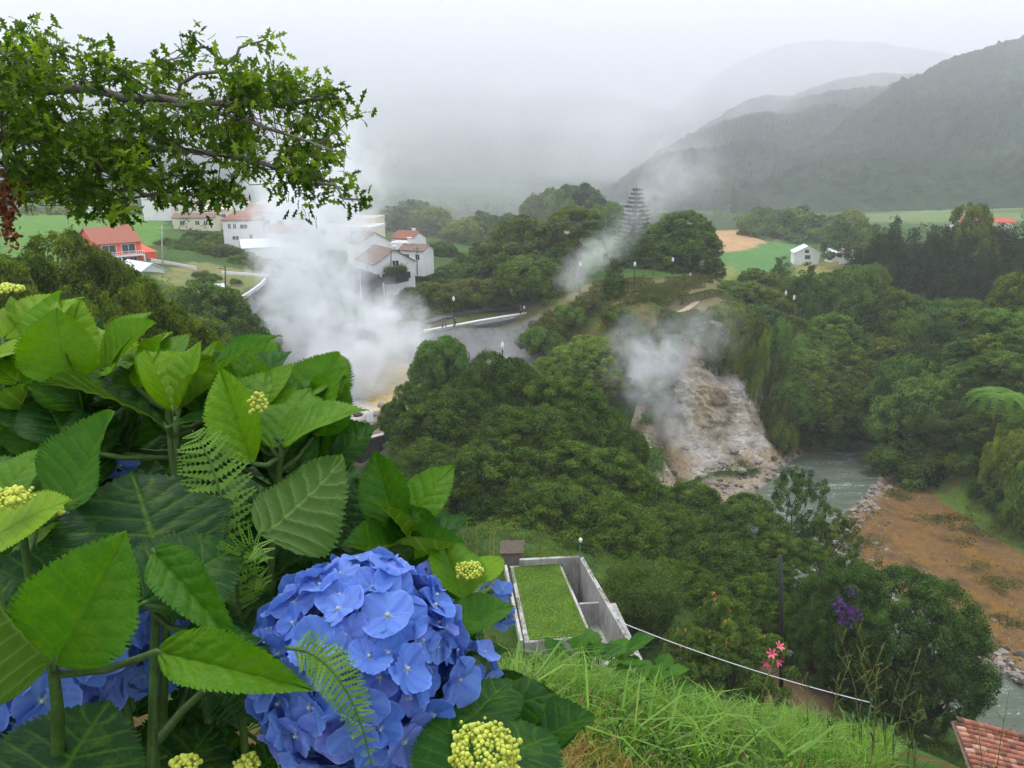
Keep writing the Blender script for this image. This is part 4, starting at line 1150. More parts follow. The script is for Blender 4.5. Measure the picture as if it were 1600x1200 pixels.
m_green = simple("green_paint", (0.02, 0.14, 0.07), 0.5, 0.1, 2, 0.4)
m_redpaint = simple("red_paint", (0.42, 0.07, 0.05), 0.6, 0.1, 2, 0.3)
m_basalt = simple("basalt_wall", (0.050, 0.047, 0.050), 0.9, 0.45, 1.2, 0.2, 0.7)
m_conc = simple("weathered_concrete", (0.50, 0.49, 0.46), 0.9, 0.22, 0.9, 0.15, 0.3)
m_asph = simple("asphalt", (0.11, 0.11, 0.115), 0.9, 0.15, 1.0, 0.2, 0.2)
m_iron = simple("dark_iron", (0.025, 0.028, 0.026), 0.5, 0.2, 4, 0.4)
m_wood = simple("weathered_wood", (0.12, 0.095, 0.075), 0.9, 0.3, 4, 0.1, 0.4)
m_globe, t, b = new_mat("lamp_glass"); b.inputs["Base Color"].default_value = (0.80, 0.80, 0.76, 1); b.inputs["Roughness"].default_value = 0.25

m_glassblue = simple('blue_frames', (.10, .16, .28), .5, .1, 2, .3)
def add_window(par, mat4, x0, z0, x1, z1, fm=None, bars=1, name="window"):
    """frame proud of the wall, pane behind it; wall face is local y=0 looking to -y"""
    fm = fm or m_frame; w_ = .09; mb = MB()
    for a in ((x0, z0, x1, z0 + w_), (x0, z1 - w_, x1, z1), (x0, z0 + w_, x0 + w_, z1 - w_), (x1 - w_, z0 + w_, x1, z1 - w_)):
        mb.box(a[0], -.06, a[1], a[2], .02, a[3], mat4)
    for k in range(bars):
        xm = x0 + (x1 - x0) * (k + 1) / (bars + 1); mb.box(xm - .035, -.055, z0 + w_, xm + .035, .02, z1 - w_, mat4)
    f = mb.build(name, fm, par)
    g = MB().box(x0 + w_ * .5, -.025, z0 + w_ * .5, x1 - w_ * .5, .01, z1 - w_ * .5, mat4).build("pane", m_glass, f)
    return f
def house(name, label, cat, px, pyb, Y, W, D, Hh, rise, rot, wall, roof, front=(), left=(), right=(), chimney=None, door=None, hip=0.0, over=.35, fm=None, ground=None, group=None, flat=False):
    c = PD(px, pyb, Y); z = c.z if ground is None else ground
    r = thing(name, label, cat, (c.x, c.y, z), R(rot), group)
    base = -2.5
    mb = MB(); hw, hd = W / 2, D / 2
    if flat:
        mb.box(-hw, -hd, base, hw, hd, Hh); mb.build("wall", wall, r)
        pb = MB().box(-hw - .12, -hd - .12, Hh, hw + .12, -hd + .18, Hh + .5).box(-hw - .12, hd - .18, Hh, hw + .12, hd + .12, Hh + .5)
        pb.box(-hw - .12, -hd + .18, Hh, -hw + .18, hd - .18, Hh + .5).box(hw - .18, -hd + .18, Hh, hw + .12, hd - .18, Hh + .5)
        rf = pb.build("roof", roof, r)
    else:
        vs = [(-hw, -hd, base), (hw, -hd, base), (hw, hd, base), (-hw, hd, base), (-hw, -hd, Hh), (hw, -hd, Hh), (hw, hd, Hh), (-hw, hd, Hh), (-hw + hip * W, 0, Hh + rise), (hw - hip * W, 0, Hh + rise)]
        mb.add(vs, [(0, 3, 2, 1), (0, 1, 5, 4), (2, 3, 7, 6), (1, 2, 6, 9, 5) if hip == 0 else (1, 2, 6, 5), (3, 0, 4, 8, 7) if hip == 0 else (3, 0, 4, 7)] + ([] if hip == 0 else [(4, 5, 6, 7)]))
        mb.build("wall", wall, r)
        rb = MB(); sl = rise / hd; th = .16
        ze = Hh - over * sl; hx = hw + (over if hip == 0 else over)
        rx = hx if hip == 0 else hw - hip * W
        for s in (-1, 1):
            a = (-hx, s * (hd + over), ze + .02); b_ = (hx, s * (hd + over), ze + .02); c_ = (rx, 0, Hh + rise + .02); d_ = (-rx, 0, Hh + rise + .02)
            q = [a, b_, c_, d_]; up = [(p[0], p[1], p[2] + th) for p in q]
            fs = [(0, 1, 2, 3), (4, 7, 6, 5), (0, 4, 5, 1), (1, 5, 6, 2), (2, 6, 7, 3), (3, 7, 4, 0)]
            rb.add(q + up, fs if s < 0 else [f[::-1] for f in fs])
        if hip:
            for s in (-1, 1):
                a = (s * hx, -hd - over, ze + .03); b_ = (s * hx, hd + over, ze + .03); c_ = (s * rx, 0, Hh + rise + .03)
                q = [a, b_, c_]; up = [(p[0], p[1], p[2] + th) for p in q]; fs = [(0, 1, 2), (3, 5, 4), (0, 3, 4, 1), (1, 4, 5, 2), (2, 5, 3, 0)]
                rb.add(q + up, fs if s > 0 else [f[::-1] for f in fs])
        rf = rb.build("roof", roof, r)
    if chimney:
        cx, cyy, ch = chimney; zc = Hh + rise * (1 - abs(cyy) / hd) if not flat else Hh
        cm = MB().box(cx - .4, cyy - .3, zc - .5, cx + .4, cyy + .3, zc + ch).box(cx - .5, cyy - .4, zc + ch, cx + .5, cyy + .4, zc + ch + .12); cm.build("chimney", wall, rf)
    F4 = Matrix.Translation((0, -hd, 0)); L4 = Matrix.Translation((-hw, 0, 0)) @ Matrix.Rotation(R(-90), 4, 'Z'); R4 = Matrix.Translation((hw, 0, 0)) @ Matrix.Rotation(R(90), 4, 'Z')
    for lst, M4 in ((front, F4), (left, L4), (right, R4)):
        for w_ in lst: add_window(r, M4, *w_[:4], fm=w_[4] if len(w_) > 4 else fm, bars=w_[5] if len(w_) > 5 else 1)
    if door:
        d4 = {'f': F4, 'l': L4, 'r': R4}[door[0]]; db = MB().box(door[1], -.05, 0, door[1] + .95, .02, 2.1, d4).build("door", door[2], r)
        MB().box(door[1] + .8, -.10, 1.0, door[1] + .86, -.05, 1.12, d4).build("handle", m_iron, db)
    return r, F4, L4, R4
# coral house with balcony
r, F4, L4, R4 = house("house", "coral house with balcony and tiled roof at the edge of the green field", "house", 176, 416, 165, 8.6, 12, 5.3, 2.7, 42, m_coral, simple("coral_tiles", (.36, .135, .09), .9, .2, 3, .1, .4),
    front=[(-3.2, 3.0, -.5, 5.0), (.5, 3.0, 3.2, 5.0), (-.6, .3, 1.3, 2.3), (1.7, .3, 3.3, 2.3)], left=[(1.0, .8, 2.2, 2.0)], chimney=(3.4, 1.0, 1.6), door=('f', -3.2, m_frame))
bal = MB().box(-4.2, -1.5, 2.62, 4.4, 0, 2.8, F4)
balo = bal.build("balcony", m_white, r)
rl = MB().box(-4.2, -1.5, 3.62, 4.4, -1.43, 3.7, F4)
for k in range(24): rl.box(-4.2 + k * .37, -1.48, 2.8, -4.14 + k * .37, -1.44, 3.62, F4)
rl.build("railing", m_white, balo)
pb = MB()
for x_ in (-4.1, -.2, 4.2): pb.box(x_, -1.45, -.5, x_ + .25, -1.2, 2.62, F4)
pb.build("pillar", m_white, balo)
wg = MB(); wg.box(4.3, -4.5, -2, 7.6, 3.0, 2.9); wg.add([(4.2, -4.7, 2.9), (7.9, -4.7, 2.9), (7.9, 3.2, 2.9), (4.2, 3.2, 2.9), (4.3, -.8, 4.1), (6.2, -.8, 4.1)], [(0, 1, 5, 4), (1, 2, 5), (2, 3, 4, 5), (0, 3, 2, 1), (0, 4, 3)])
wg.build("side_wing", m_coral, r)
lw = MB().add([(-4.6, -6.2, 2.6), (-4.6, 6.2, 2.6), (-7.6, 6.2, 1.4), (-7.6, -6.2, 1.4), (-4.6, -6.2, 2.75), (-4.6, 6.2, 2.75), (-7.6, 6.2, 1.55), (-7.6, -6.2, 1.55)], [(0, 1, 2, 3), (4, 7, 6, 5), (0, 4, 5, 1), (1, 5, 6, 2), (2, 6, 7, 3), (3, 7, 4, 0)])
lw.build("lean_to_roof", m_tilered, r)
# long garden wall and pale shed roof beside it
a, b_ = PD(236, 404, 160), PD(306, 416, 156)
gw = MB(); d = (b_ - a).normalized(); n_ = Vector((-d.y, d.x, 0)) * .12
gw.add([a - n_ - Vector((0, 0, 2.2)), b_ - n_ - Vector((0, 0, .9)), b_ + n_ - Vector((0, 0, .9)), a + n_ - Vector((0, 0, 2.2)), a - n_, b_ - n_ , b_ + n_, a + n_], [(0, 3, 2, 1), (4, 5, 6, 7), (0, 1, 5, 4), (1, 2, 6, 5), (2, 3, 7, 6), (3, 0, 4, 7)])
tag(gw.build("garden_wall", m_pinkish), "long pale pink garden wall sloping right from the coral house", "wall")
house("shed", "pale blue white sheet roofed shed in front of the coral house", "shed", 222, 436, 148, 8.5, 4.6, 1.9, 1.3, -38, m_white, m_sheet)
house("shed", "small pale roof on the lawn behind the dark trees", "shed", 333, 462, 131, 3.6, 2.6, 1.1, .7, 20, m_white, m_sheet)
# white houses by the square
house("house", "white gabled house with brown tiled roof above the dark stone wall", "house", 603, 437, 160, 9.6, 8.6, 4.0, 2.5, -58, m_white, m_tilebr,
    front=[(-3.6, .6, -2.2, 2.2), (.6, 2.3, 1.8, 3.6)], right=[(-2.9, .6, -1.5, 2.0, m_frame), (1.4, .7, 3.3, 2.0, m_green), (-.6, 3.3, .9, 4.5, m_frame), (-4.0, .2, -3.3, 2.1, m_frame)], chimney=(2.2, 1.2, 1.1))
house("house", "white gabled house with green shuttered window behind the brown roofed one", "house", 578, 408, 178, 8, 7.5, 4.4, 2.2, -60, m_white, m_tilebr, right=[(-.9, 2.6, .4, 4.0, m_green), (-3.0, .6, -1.8, 1.9, m_frame)], chimney=(-1, .5, 1))
house("house", "low white house with square window right of the brown roofed one", "house", 652, 410, 168, 5.4, 5, 2.8, 1.0, -20, m_white, m_tilebr, front=[(-1.8, .8, -.5, 2.1), (.8, .8, 1.9, 2.1)], chimney=(-1.6, 0, 1.3))
house("house", "small white annex with flat roof left of the low white house", "house", 629, 405, 176, 3.8, 4, 3.4, 0, -15, m_white, m_white, flat=True, front=[(-.8, 1.2, .5, 2.4)])
house("apartment_building", "cream flat roofed building half lost in the steam", "building", 553, 398, 205, 14, 10, 7.2, 0, -8, m_cream, m_white, flat=True, front=[(-6.5, 5.2, -4.8, 6.8), (-3.2, 5.2, -1.5, 6.8), (1.2, 5.2, 2.9, 6.8), (4.6, 5.2, 6.3, 6.8), (1.2, 1.6, 2.9, 3.4), (4.6, 1.6, 6.3, 3.4)])
house("apartment_building", "square cream tower block with parapet above the white gabled roofs", "building", 576, 384, 215, 7, 8, 7.4, 0, -10, m_cream, m_pinkish, flat=True, front=[(-2.8, 4.8, -1.3, 6.2), (.6, 4.8, 2.1, 6.2)])
house("house", "pale two storey house with red hipped roof left of the steam", "house", 386, 378, 195, 9, 8, 5.6, 1.7, 8, m_white, m_tile, front=[(-3.4, 3.5, -2.6, 4.8), (-2.2, 3.5, -1.4, 4.8), (-.6, 3.5, 1.2, 4.6), (-2.6, .9, -1.0, 1.9), (1.4, .7, 2.2, 2.2)], hip=.28, door=('f', 2.6, m_frame))
house("house", "wide white house with dark window pairs beside the hipped roof house", "house", 425, 372, 200, 10, 8, 6.6, 1.6, 4, m_white, m_tile, front=[(-4.2, 4.3, -2.6, 5.5), (-.6, 3.7, .9, 4.8), (2.4, 3.7, 3.9, 4.8), (-3.6, 1.0, -2.0, 2.2)])
house("house", "white house with steep gable and green window on the hill behind", "house", 416, 346, 225, 7, 8, 4.2, 2.4, -78, m_white, m_tilered, right=[(-.7, 3.4, .5, 4.8, m_green)])
house("shed", "long pale sheet roof below the hipped roof house", "shed", 410, 400, 182, 8.6, 5, 2.3, 1.5, 22, m_white, m_sheet)
house("apartment_building", "long cream stepped building on the upper street", "building", 312, 345, 235, 13, 8, 5.2, 0, 6, m_cream, m_cream, flat=True, front=[(-5.6, 3.0, -4.4, 4.2), (-.8, 3.0, .6, 4.2)])
house("house", "cream terrace house with brown roof below the stepped building", "house", 309, 354, 222, 11, 6, 2.6, .9, 4, m_cream, m_tilebr, front=[(-3.8, .6, -2.4, 1.9), (.3, .6, 1.6, 1.9), (2.6, .6, 3.8, 1.9)])
house("apartment_building", "white building with red shutters at the top of the town", "building", 268, 332, 255, 14, 9, 7.0, 0, 5, m_white, m_white, flat=True, front=[(-5.4, 4.1, -3.7, 5.9, m_redpaint, 2), (-2.6, 4.1, -.9, 5.9, m_redpaint, 2), (1.2, 4.1, 2.6, 5.7, m_redpaint), (4.4, 4.1, 5.8, 5.7, m_redpaint)])
house("house", "cream house at the right end of the upper street", "house", 346, 345, 230, 6.5, 5, 3.4, .9, 8, m_cream, m_cream, front=[(-1.8, 1, -.6, 2.2), (.7, 1, 1.9, 2.2)])
house("house", "small white far house under the oak leaves", "house", 160, 322, 300, 9, 7, 3.2, 1.5, 12, m_white, m_tile, front=[(-2.2, .8, -1, 2.0), (1, .8, 2.2, 2)])
for lb, px_, py_, Y_, w_, rt in [("left end of the upper street", 246, 320, 262, 8, 10), ("between the oak leaves and the stepped building", 292, 322, 268, 7, -12), ("above the stepped building", 334, 326, 262, 8, 6), ("half hidden at the left side of the steam", 452, 384, 186, 7, -14), ("behind the steam left of the cream tower", 486, 362, 205, 8, 10), ("beside the cream tower in thin steam", 522, 366, 212, 7, 4), ("behind the low white houses by the wood", 640, 392, 200, 6, -30), ("highest at the town's right end", 372, 330, 258, 7, 12)]:
    house("house", "small white house " + lb, "house", px_, py_, Y_, w_, 6, 3.4, 1.5, rt, m_white, m_tilebr if rt > 0 else m_tile, front=[(-w_ * .36, 1.0, -w_ * .2, 2.2), (w_ * .12, 1.0, w_ * .28, 2.2)], chimney=(w_ * .2, .4, .8))
# across the valley
house("house", "white gabled farmhouse standing in the fields across the valley", "house", 1257, 407, 275, 7.5, 8.2, 3.0, 2.2, -100, m_white, m_sheet, right=[(-.7, .9, 1.1, 2.3, m_glassblue), (-.8, 3.0, .5, 4.1, m_glassblue)], ground=PD(1257, 407, 275).z)
house("shed", "white barn with pale roof right of the farmhouse", "shed", 1312, 404, 275, 8.6, 5, 2.4, 1.1, 8, m_white, m_sheet, front=[(1.4, .5, 2.4, 1.7)])
house("shed", "small white shed with reddish roof at the right end of the barn", "shed", 1324, 406, 268, 3.4, 4, 2.0, 1.0, -60, m_white, m_tilered, right=[(-.5, .5, .3, 1.7)])
house("house", "terracotta roofed house far behind the dark conifers", "house", 1510, 362, 330, 10, 8, 4, 2, 10, m_white, m_tilered, front=[(-2, 1, -1, 2.2)])
house("house", "pale far house with terracotta roof near the right edge", "house", 1560, 360, 335, 9, 7, 3.6, 1.6, -10, m_cream, m_tilered, front=[(-2, 1, -1, 2.2)])

# ------------------------------------------------------------------ walls and roads of the square
def strip_wall(name, label, pts, hts, thick, mat, cat="wall", cap=None, depth=3.0):
    """a wall along world points (top line), hts = visible height"""
    P_ = [Vector(p) for p in pts]; mb = MB(); cp = MB()
    off = []
    for i in range(len(P_)):
        d = (P_[min(i + 1, len(P_) - 1)] - P_[max(i - 1, 0)]); d.z = 0; d.normalize(); off.append(Vector((-d.y, d.x, 0)) * thick / 2)
    def sweep(m_, offs, z0, z1):
        n = len(P_); vs = []
        for i in range(n):
            for s, z in ((-1, z0[i]), (1, z0[i]), (1, z1), (-1, z1)): vs.append(P_[i] + offs[i] * s + Vector((0, 0, z)))
        fs = [(3, 2, 1, 0), tuple((n - 1) * 4 + k for k in range(4))]
        for i in range(n - 1):
            for k in range(4): fs.append((i * 4 + k, i * 4 + (k + 1) % 4, (i + 1) * 4 + (k + 1) % 4, (i + 1) * 4 + k))
        m_.add(vs, fs)
    sweep(mb, off, [-h for h in hts], -.12 if cap else 0)
    if cap:
        root = thing(name, label, cat, (0, 0, 0)); mb.build("wall_body", mat, root); sweep(cp, [o * 1.25 for o in off], [-.12] * len(P_), .03); cp.build("coping", cap, root); return root
    return tag(mb.build(name, mat), label, cat)
def L3(pts, n=1): return [PD(*p) for p in pts]
strip_wall("parapet_wall", "long low white parapet wall of the promenade", L3([(658,517,130.5),(700,509.5,132),(745,501,133.5),(790,493.5,135),(822,488.5,136)]), [.8] * 5, .5, m_conc, cap=m_white)
strip_wall("retaining_wall", "grey retaining wall under the white parapet", L3([(655,523,129.8),(700,516,131.2),(745,508,132.6),(790,500,134),(836,492,135.2)]), [2.6, 2.6, 2.4, 2.0, 1.5], .5, m_asph)
strip_wall("bench_wall", "short white bench wall on the lawn behind the parapet", L3([(690,493.5,140),(735,490,141.5)]), [.6, .6], .5, m_white)
strip_wall("kerb_wall", "pale wall at the foot of the hedge garden path", L3([(874,480,127),(890,478,128),(903,477,128.5)]), [.5] * 3, .35, m_white)
strip_wall("kerb_wall", "white kerb wall climbing along the left street", L3([(371,466,133),(390,455,137),(408,442,141),(414,434,145)]), [.7] * 4, .3, m_white)
strip_wall("kerb_wall", "white kerb wall running left to the shed on the lawn", L3([(331,471,128),(352,467,129.5),(369,463,131)]), [.6] * 3, .3, m_white)
strip_wall("kerb_wall", "white kerb line across the top of the dry lawn", L3([(346,424,150),(385,426,149),(420,429,148)]), [.5] * 3, .3, m_white)
strip_wall("stone_wall", "tall dark stone wall below the white gabled house", L3([(556,420,156),(563,420,153),(575,424,150.5),(590,430,150),(600,437,152)]), [6.5, 7.2, 7.0, 6, 4.6], .6, m_basalt)
strip_wall("drain_pipe", "white drain pipe down the corner of the dark stone wall", L3([(561.5,424,151.8),(562.6,424,151.7)]), [5.6, 5.6], .12, m_white, "pipe")
strip_wall("garden_wall", "white stepped wall in front of the white gabled house", L3([(572,428,152),(590,436,151.5),(600,443,151)]), [1.6, 2.2, 2.4], .3, m_white)
hb = MB(); 
strip_wall("boundary_wall", "dark basalt boundary wall with pale coping curving round the fumarole terrace", L3([(505,706,86),(530,697,87),(560,688,88),(590,680,89.5),(620,673,91.5),(650,668,94)]), [4.5, 4.4, 4.2, 4.0, 3.6, 3.0], .45, m_basalt, cap=m_conc)
# hedge on top of the garden wall by the white house
P0 = []; a = PD(602, 424, 153); b_ = PD(634, 421, 154)
s = rng.random(2600); P0 = np.outer(1 - s, a) + np.outer(s, b_) + rng.normal(size=(2600, 3)) * np.array([.3, .5, .45]); V, Fq, t_ = leaf_quads(P0, rdir(len(P0), .8), .3, .6)
tag(npmesh("hedge", V, Fq, LMAT('deep'), attrs={"tone": t_ * .6}), "dark green hedge along the wall of the white gabled house", "hedge")
strip_wall("garden_wall", "dark wall under the hedge beside the white gabled house", L3([(600,430,152),(618,429,152.5),(638,426,153.5)]), [1.8, 1.8, 1.6], .3, m_basalt)
def road(name, pts, wd, mat, lift=.05):
    P_ = [np.array(PD(*p))[:2] for p in pts]; S = []
    for a, b2 in zip(P_[:-1], P_[1:]):
        for s in np.linspace(0, 1, 14, endpoint=False): S.append(a * (1 - s) + b2 * s)
    S.append(P_[-1]); S = np.array(S)
    for _ in range(6): S[1:-1] = (S[:-2] + 2 * S[1:-1] + S[2:]) / 4
    d = np.gradient(S, axis=0); d /= np.linalg.norm(d, axis=1)[:, None]; nn = np.stack([-d[:, 1], d[:, 0]], 1)
    q = np.linspace(-1, 1, 7); X = S[:, None, 0] + nn[:, None, 0] * q * wd / 2; Yv = S[:, None, 1] + nn[:, None, 1] * q * wd / 2
    Z = hgt(X, Yv, True) + lift + .12; Z[:] = Z.max(axis=1, keepdims=True)
    i = np.arange(X.size).reshape(X.shape); Fq = np.stack([i[:-1, :-1].ravel(), i[1:, :-1].ravel(), i[1:, 1:].ravel(), i[:-1, 1:].ravel()], 1)[:, ::-1]
    tag(npmesh(name, np.stack([X.ravel(), Yv.ravel(), Z.ravel()], 1), Fq, mat, smooth=True), kind='structure')
road("road", [(340,520,112),(366,482,124),(395,460,134),(416,438,145),(430,425,156)], 5.0, m_asph)
road("path", [(640,505,137),(700,497,138.5),(760,489,140),(830,480,141)], 3.0, m_asph)
road("garden_path", [(985,468,130),(1020,470,129),(1060,466,131),(1090,455,136)], 1.2, simple("sand_path", (.42, .33, .22), .95, .15, 1, .1))

# ------------------------------------------------------------------ lamps, poles, people
def lamp_mesh(h, glob):
    r = thing("street_lamp", "x", "street lamp")
    mb = MB().lathe([(.16, 0), (.17, .25), (.10, .35), (.07, .6), (.055, h - .75), (.09, h - .7), (.10, h - .62), (.05, h - .55)], 10)
    mb.build("post", m_iron, r, smooth=True)
    g = MB().lathe([(.06, h - .55), (.20, h - .40), (.235, h - .2), (.17, h), (.05, h + .08)], 12).build("lantern", m_globe, r, smooth=True)
    MB().lathe([(.19, h + .0), (.12, h + .10), (.03, h + .22)], 10).build("cap", m_iron if glob else m_globe, r)
    return r
L0 = lamp_mesh(4.6, False); first = [L0]
def lamp(px, pytop, Y, label, h=None):
    p = PD(px, pytop, Y); z = gz(p.x, p.y); h = h or max(2.5, min(6.5, p.z - z))
    o = L0 if first else copy_tree(L0)
    if first: first.clear()
    o.location = (p.x, p.y, p.z - h - .2 * 0); o.scale = (1, 1, h / 4.6) if h > 0 else (1, 1, 1); o["label"] = label; o["group"] = "white topped lamp posts"
lamp(708.5, 465, 131.5, "lamp post with pale lantern standing at the promenade parapet", 5.0)
lamp(785, 537, 92, "lamp post with pale lantern rising from behind the central tree clump", 6.5)
lamp(992, 411, 131, "lamp post in the hedge garden right of the narrow dark column tree", 5.0)
lamp(907, 411, 133, "lamp post in the hedge garden half veiled by the steam streak", 5.0)
lamp(1051.5, 404, 150, "lamp post in front of the largest dark hill tree", 5.4)
lamp(333, 526, 100, "lamp post nearest the hydrangeas on the left bank")
lamp(372, 514, 108, "lamp post left of the steam, behind the pointed hydrangea leaf")
lamp(437, 516, 120, "lamp post just inside the left edge of the big steam cloud")
lamp(408, 526, 116, "lamp post between two others left of the big steam cloud")
lamp(1228, 456, 150, "lamp post in the trees above the cliff, left of two")
lamp(1241, 463, 148, "lamp post in the trees above the cliff, right of two")
lamp(691, 449, 160, "lamp post with white head behind the promenade lawn")
def pole(px, pytop, pyb, Y, label, r_=.12, mat=None, arms=True, name="utility_pole", lean=0):
    a, b_ = PD(px, pyb, Y), PD(px + lean, pytop, Y); mat = mat or m_wood
    r = thing(name, label, "pole", (a.x, a.y, a.z)); h = b_.z - a.z
    MB().tube([(0, 0, -1.5), ((b_.x - a.x) * .5, 0, h * .5), (b_.x - a.x, 0, h)], [r_ * 1.1, r_, r_ * .85], 10).build("post", mat, r, smooth=True)
    if arms: MB().box(-.55, -.05, h - .55, .55, .05, h - .45).box(-.5, -.04, h - .45, -.44, .04, h - .3).box(.44, -.04, h - .45, .5, .04, h - .3).build("crossarm", mat, r)
    return r
pole(352, 415, 468, 130, "dark wooden utility pole on the dry lawn", .13)
pole(253, 352, 408, 158, "pale utility pole behind the coral house", .11, m_conc)
pole(611, 388, 432, 154, "thin dark pole before the white gable wall", .09, m_iron)
pole(651.5, 385, 418, 156, "thin pole right of the white gabled house", .09, m_iron)
pole(155, 296, 340, 210, "far thin pole at the green field under the oak", .12)

SK = {}
def person(px, pyb, Y, top, legs, label, hair=(0.03, 0.02, 0.015), yaw=0, carry=False):
    p = PD(px, pyb, Y)
    r = thing("person", label, "person", (p.x, p.y, p.z), yaw, "people in the park")
    def mm(c):
        if c not in SK: SK[c] = simple("cloth_%d" % len(SK), c, .9, .1, 5, .1)
        return SK[c]
    def skin(name, J, E, mat, par):
        me = bpy.data.meshes.new(name); me.from_pydata([j[0] for j in J], E, []); o = bpy.data.objects.new(name, me); COL.objects.link(o)
        o.modifiers.new("s", 'SKIN'); 
        for k, j in enumerate(J): me.skin_vertices[0].data[k].radius = (j[1], j[1] * (j[2] if len(j) > 2 else 1))
        me.skin_vertices[0].data[0].use_root = True
        o.modifiers.new("u", 'SUBSURF').levels = 1; o.modifiers["u"].render_levels = 2; me.materials.append(mat); o.parent = par; return o
    J = [((0,0,.95),.14,.8),((0,0,1.2),.13,.8),((0,.0,1.42),.15,.75),((0,0,1.52),.06),((0,-.01,1.62),.10),((0,-.01,1.72),.085),
         ((.19,0,1.42),.065),((.25,.02,1.15),.05),((.24,-.06,.92),.04),((.24,-.09,.80),.03),((-.19,0,1.42),.065),((-.25,.02,1.15),.05),((-.24,-.06,.92),.04),((-.24,-.09,.80),.03),
         ((.10,0,.88),.10),((.11,-.02,.50),.07),((.11,.03,.10),.05),((.11,-.12,.04),.04),((-.10,0,.88),.10),((-.12,.05,.50),.07),((-.12,.12,.10),.05),((-.12,-.02,.04),.04)]
    E = [(0,1),(1,2),(2,3),(3,4),(4,5),(2,6),(6,7),(7,8),(8,9),(2,10),(10,11),(11,12),(12,13),(0,14),(14,15),(15,16),(16,17),(0,18),(18,19),(19,20),(20,21)]
    skin("body", J, E, mm((0.45, 0.26, 0.18)), r)
    J = [((0,0,.90),.165,.85),((0,0,1.2),.155,.82),((0,0,1.41),.17,.78),((.20,0,1.41),.085),((.25,.02,1.16),.068),((-.20,0,1.41),.085),((-.25,.02,1.16),.068)]
    skin("jacket", J, [(0,1),(1,2),(2,3),(3,4),(2,5),(5,6)], mm(top), r)
    J = [((0,0,.90),.15,.9),((.10,0,.84),.118),((.11,-.02,.50),.088),((.11,.03,.14),.068),((-.10,0,.84),.118),((-.12,.05,.50),.088),((-.12,.12,.14),.068)]
    skin("trousers", J, [(0,1),(1,2),(2,3),(0,4),(4,5),(5,6)], mm(legs), r)
    bm = bmesh.new(); bmesh.ops.create_uvsphere(bm, u_segments=12, v_segments=8, radius=.118)
    for v in bm.verts: v.co.z = max(v.co.z, -.05 if v.co.y > -.02 else .02)
    me = bpy.data.meshes.new("hair"); bm.to_mesh(me); bm.free(); me.materials.append(mm(hair)); me.shade_smooth(); o = bpy.data.objects.new("hair", me); COL.objects.link(o); o.parent = r; o.location = (0, .012, 1.69)
person(660, 522, 129.2, (.10,.09,.16), (.04,.04,.06), "person in dark clothes at the left end of the white parapet")
person(692, 514, 131.4, (.10,.08,.16), (.03,.03,.05), "person in dark jacket left of the promenade lamp", yaw=1)
person(697, 513, 131.6, (.16,.10,.20), (.05,.05,.08), "person in purple grey top close left of the promenade lamp", yaw=2)
person(711, 510, 131.9, (.12,.12,.20), (.04,.04,.07), "person in bluish jacket right of the promenade lamp", yaw=.5)
person(819, 491, 134.6, (.75,.75,.75), (.05,.05,.06), "person in white top at the right end of the parapet", yaw=2)
person(814, 492, 134.4, (.05,.05,.07), (.04,.04,.05), "person in black at the right end of the parapet", yaw=1)
person(1078, 439, 146, (.72,.72,.66), (.35,.33,.28), "person in pale clothes walking in the hedge garden", yaw=1)
person(1068, 440, 146, (.05,.05,.06), (.04,.04,.05), "person in dark clothes walking in the hedge garden", yaw=2)
# small board by the pool
p = PD(579, 664, 92); r = thing("sign_board", "small white information board by the boiling pool", "sign", (p.x, p.y, p.z), .35)
MB().box(-.45, -.03, .35, .45, .03, 1.35, Matrix.Rotation(R(-15), 4, 'X')).build("board", m_white, r)
MB().box(-.42, -.02, -.6, -.36, .08, .5).box(.36, -.02, -.6, .42, .08, .5).build("post", m_iron, r)

# ------------------------------------------------------------------ concrete enclosure with a lawn roof, just below
m_conc2, t, b = new_mat("streaked_concrete")
co = geopos(t); mp = N(t, "ShaderNodeMapping"); mp.inputs["Scale"].default_value = (3.2, 3.2, .55); t.links.new(co, mp.inputs[0])
n1 = noise(t, 1.0, 6, .7, mp.outputs[0]); n2 = noise(t, .7, 4, .6, co)
c = ramp(t, n1, [(.40, (.05, .047, .042)), (.53, (.26, .245, .225)), (.76, (.52, .51, .475))])
c = mixc(t, .55, c, ramp(t, n2, [(.35, (.30, .29, .27)), (.65, (.62, .61, .57))]))
t.links.new(c, b.inputs["Base Color"]); b.inputs["Roughness"].default_value = .92; bump(t, b, n1, .3, .05)
m_lawn, t, b = new_mat("lawn")
co = geopos(t); n1 = noise(t, 1.0, 5, .65, co); n2 = noise(t, 14, 3, .7, co)
c = ramp(t, n1, [(.3, (.085, .165, .014)), (.6, (.13, .24, .02)), (.8, (.20, .27, .04))]); c = mixc(t, 1, c, ramp(t, n2, [(.3, (.6, .6, .6)), (.7, (1.25, 1.25, 1.25))]), 'MULTIPLY')
t.links.new(c, b.inputs["Base Color"]); b.inputs["Roughness"].default_value = .95; bump(t, b, n2, .8, .05)
TZ = 20.5
enc = thing("walled_enclosure", "streaked concrete enclosure with a rectangular lawn on its roof", "building", (0, 0, 0))
q = [PZ(797, 884, TZ), PZ(876, 879, TZ), PZ(927, 996, TZ), PZ(820, 1004, TZ)]
def pr(poly, z0, z1): return MB().prism([(p.x, p.y) for p in poly][::-1], z0, z1)
qi = [PZ(802, 887, TZ), PZ(873, 882, TZ), PZ(920, 992, TZ), PZ(827, 1000, TZ)]
pr(q, TZ - 5.5, TZ - .02).build("roof_slab", m_conc2, enc)
lawn = pr(qi, TZ - .02, TZ + .03).build("roof_lawn", m_lawn, enc)
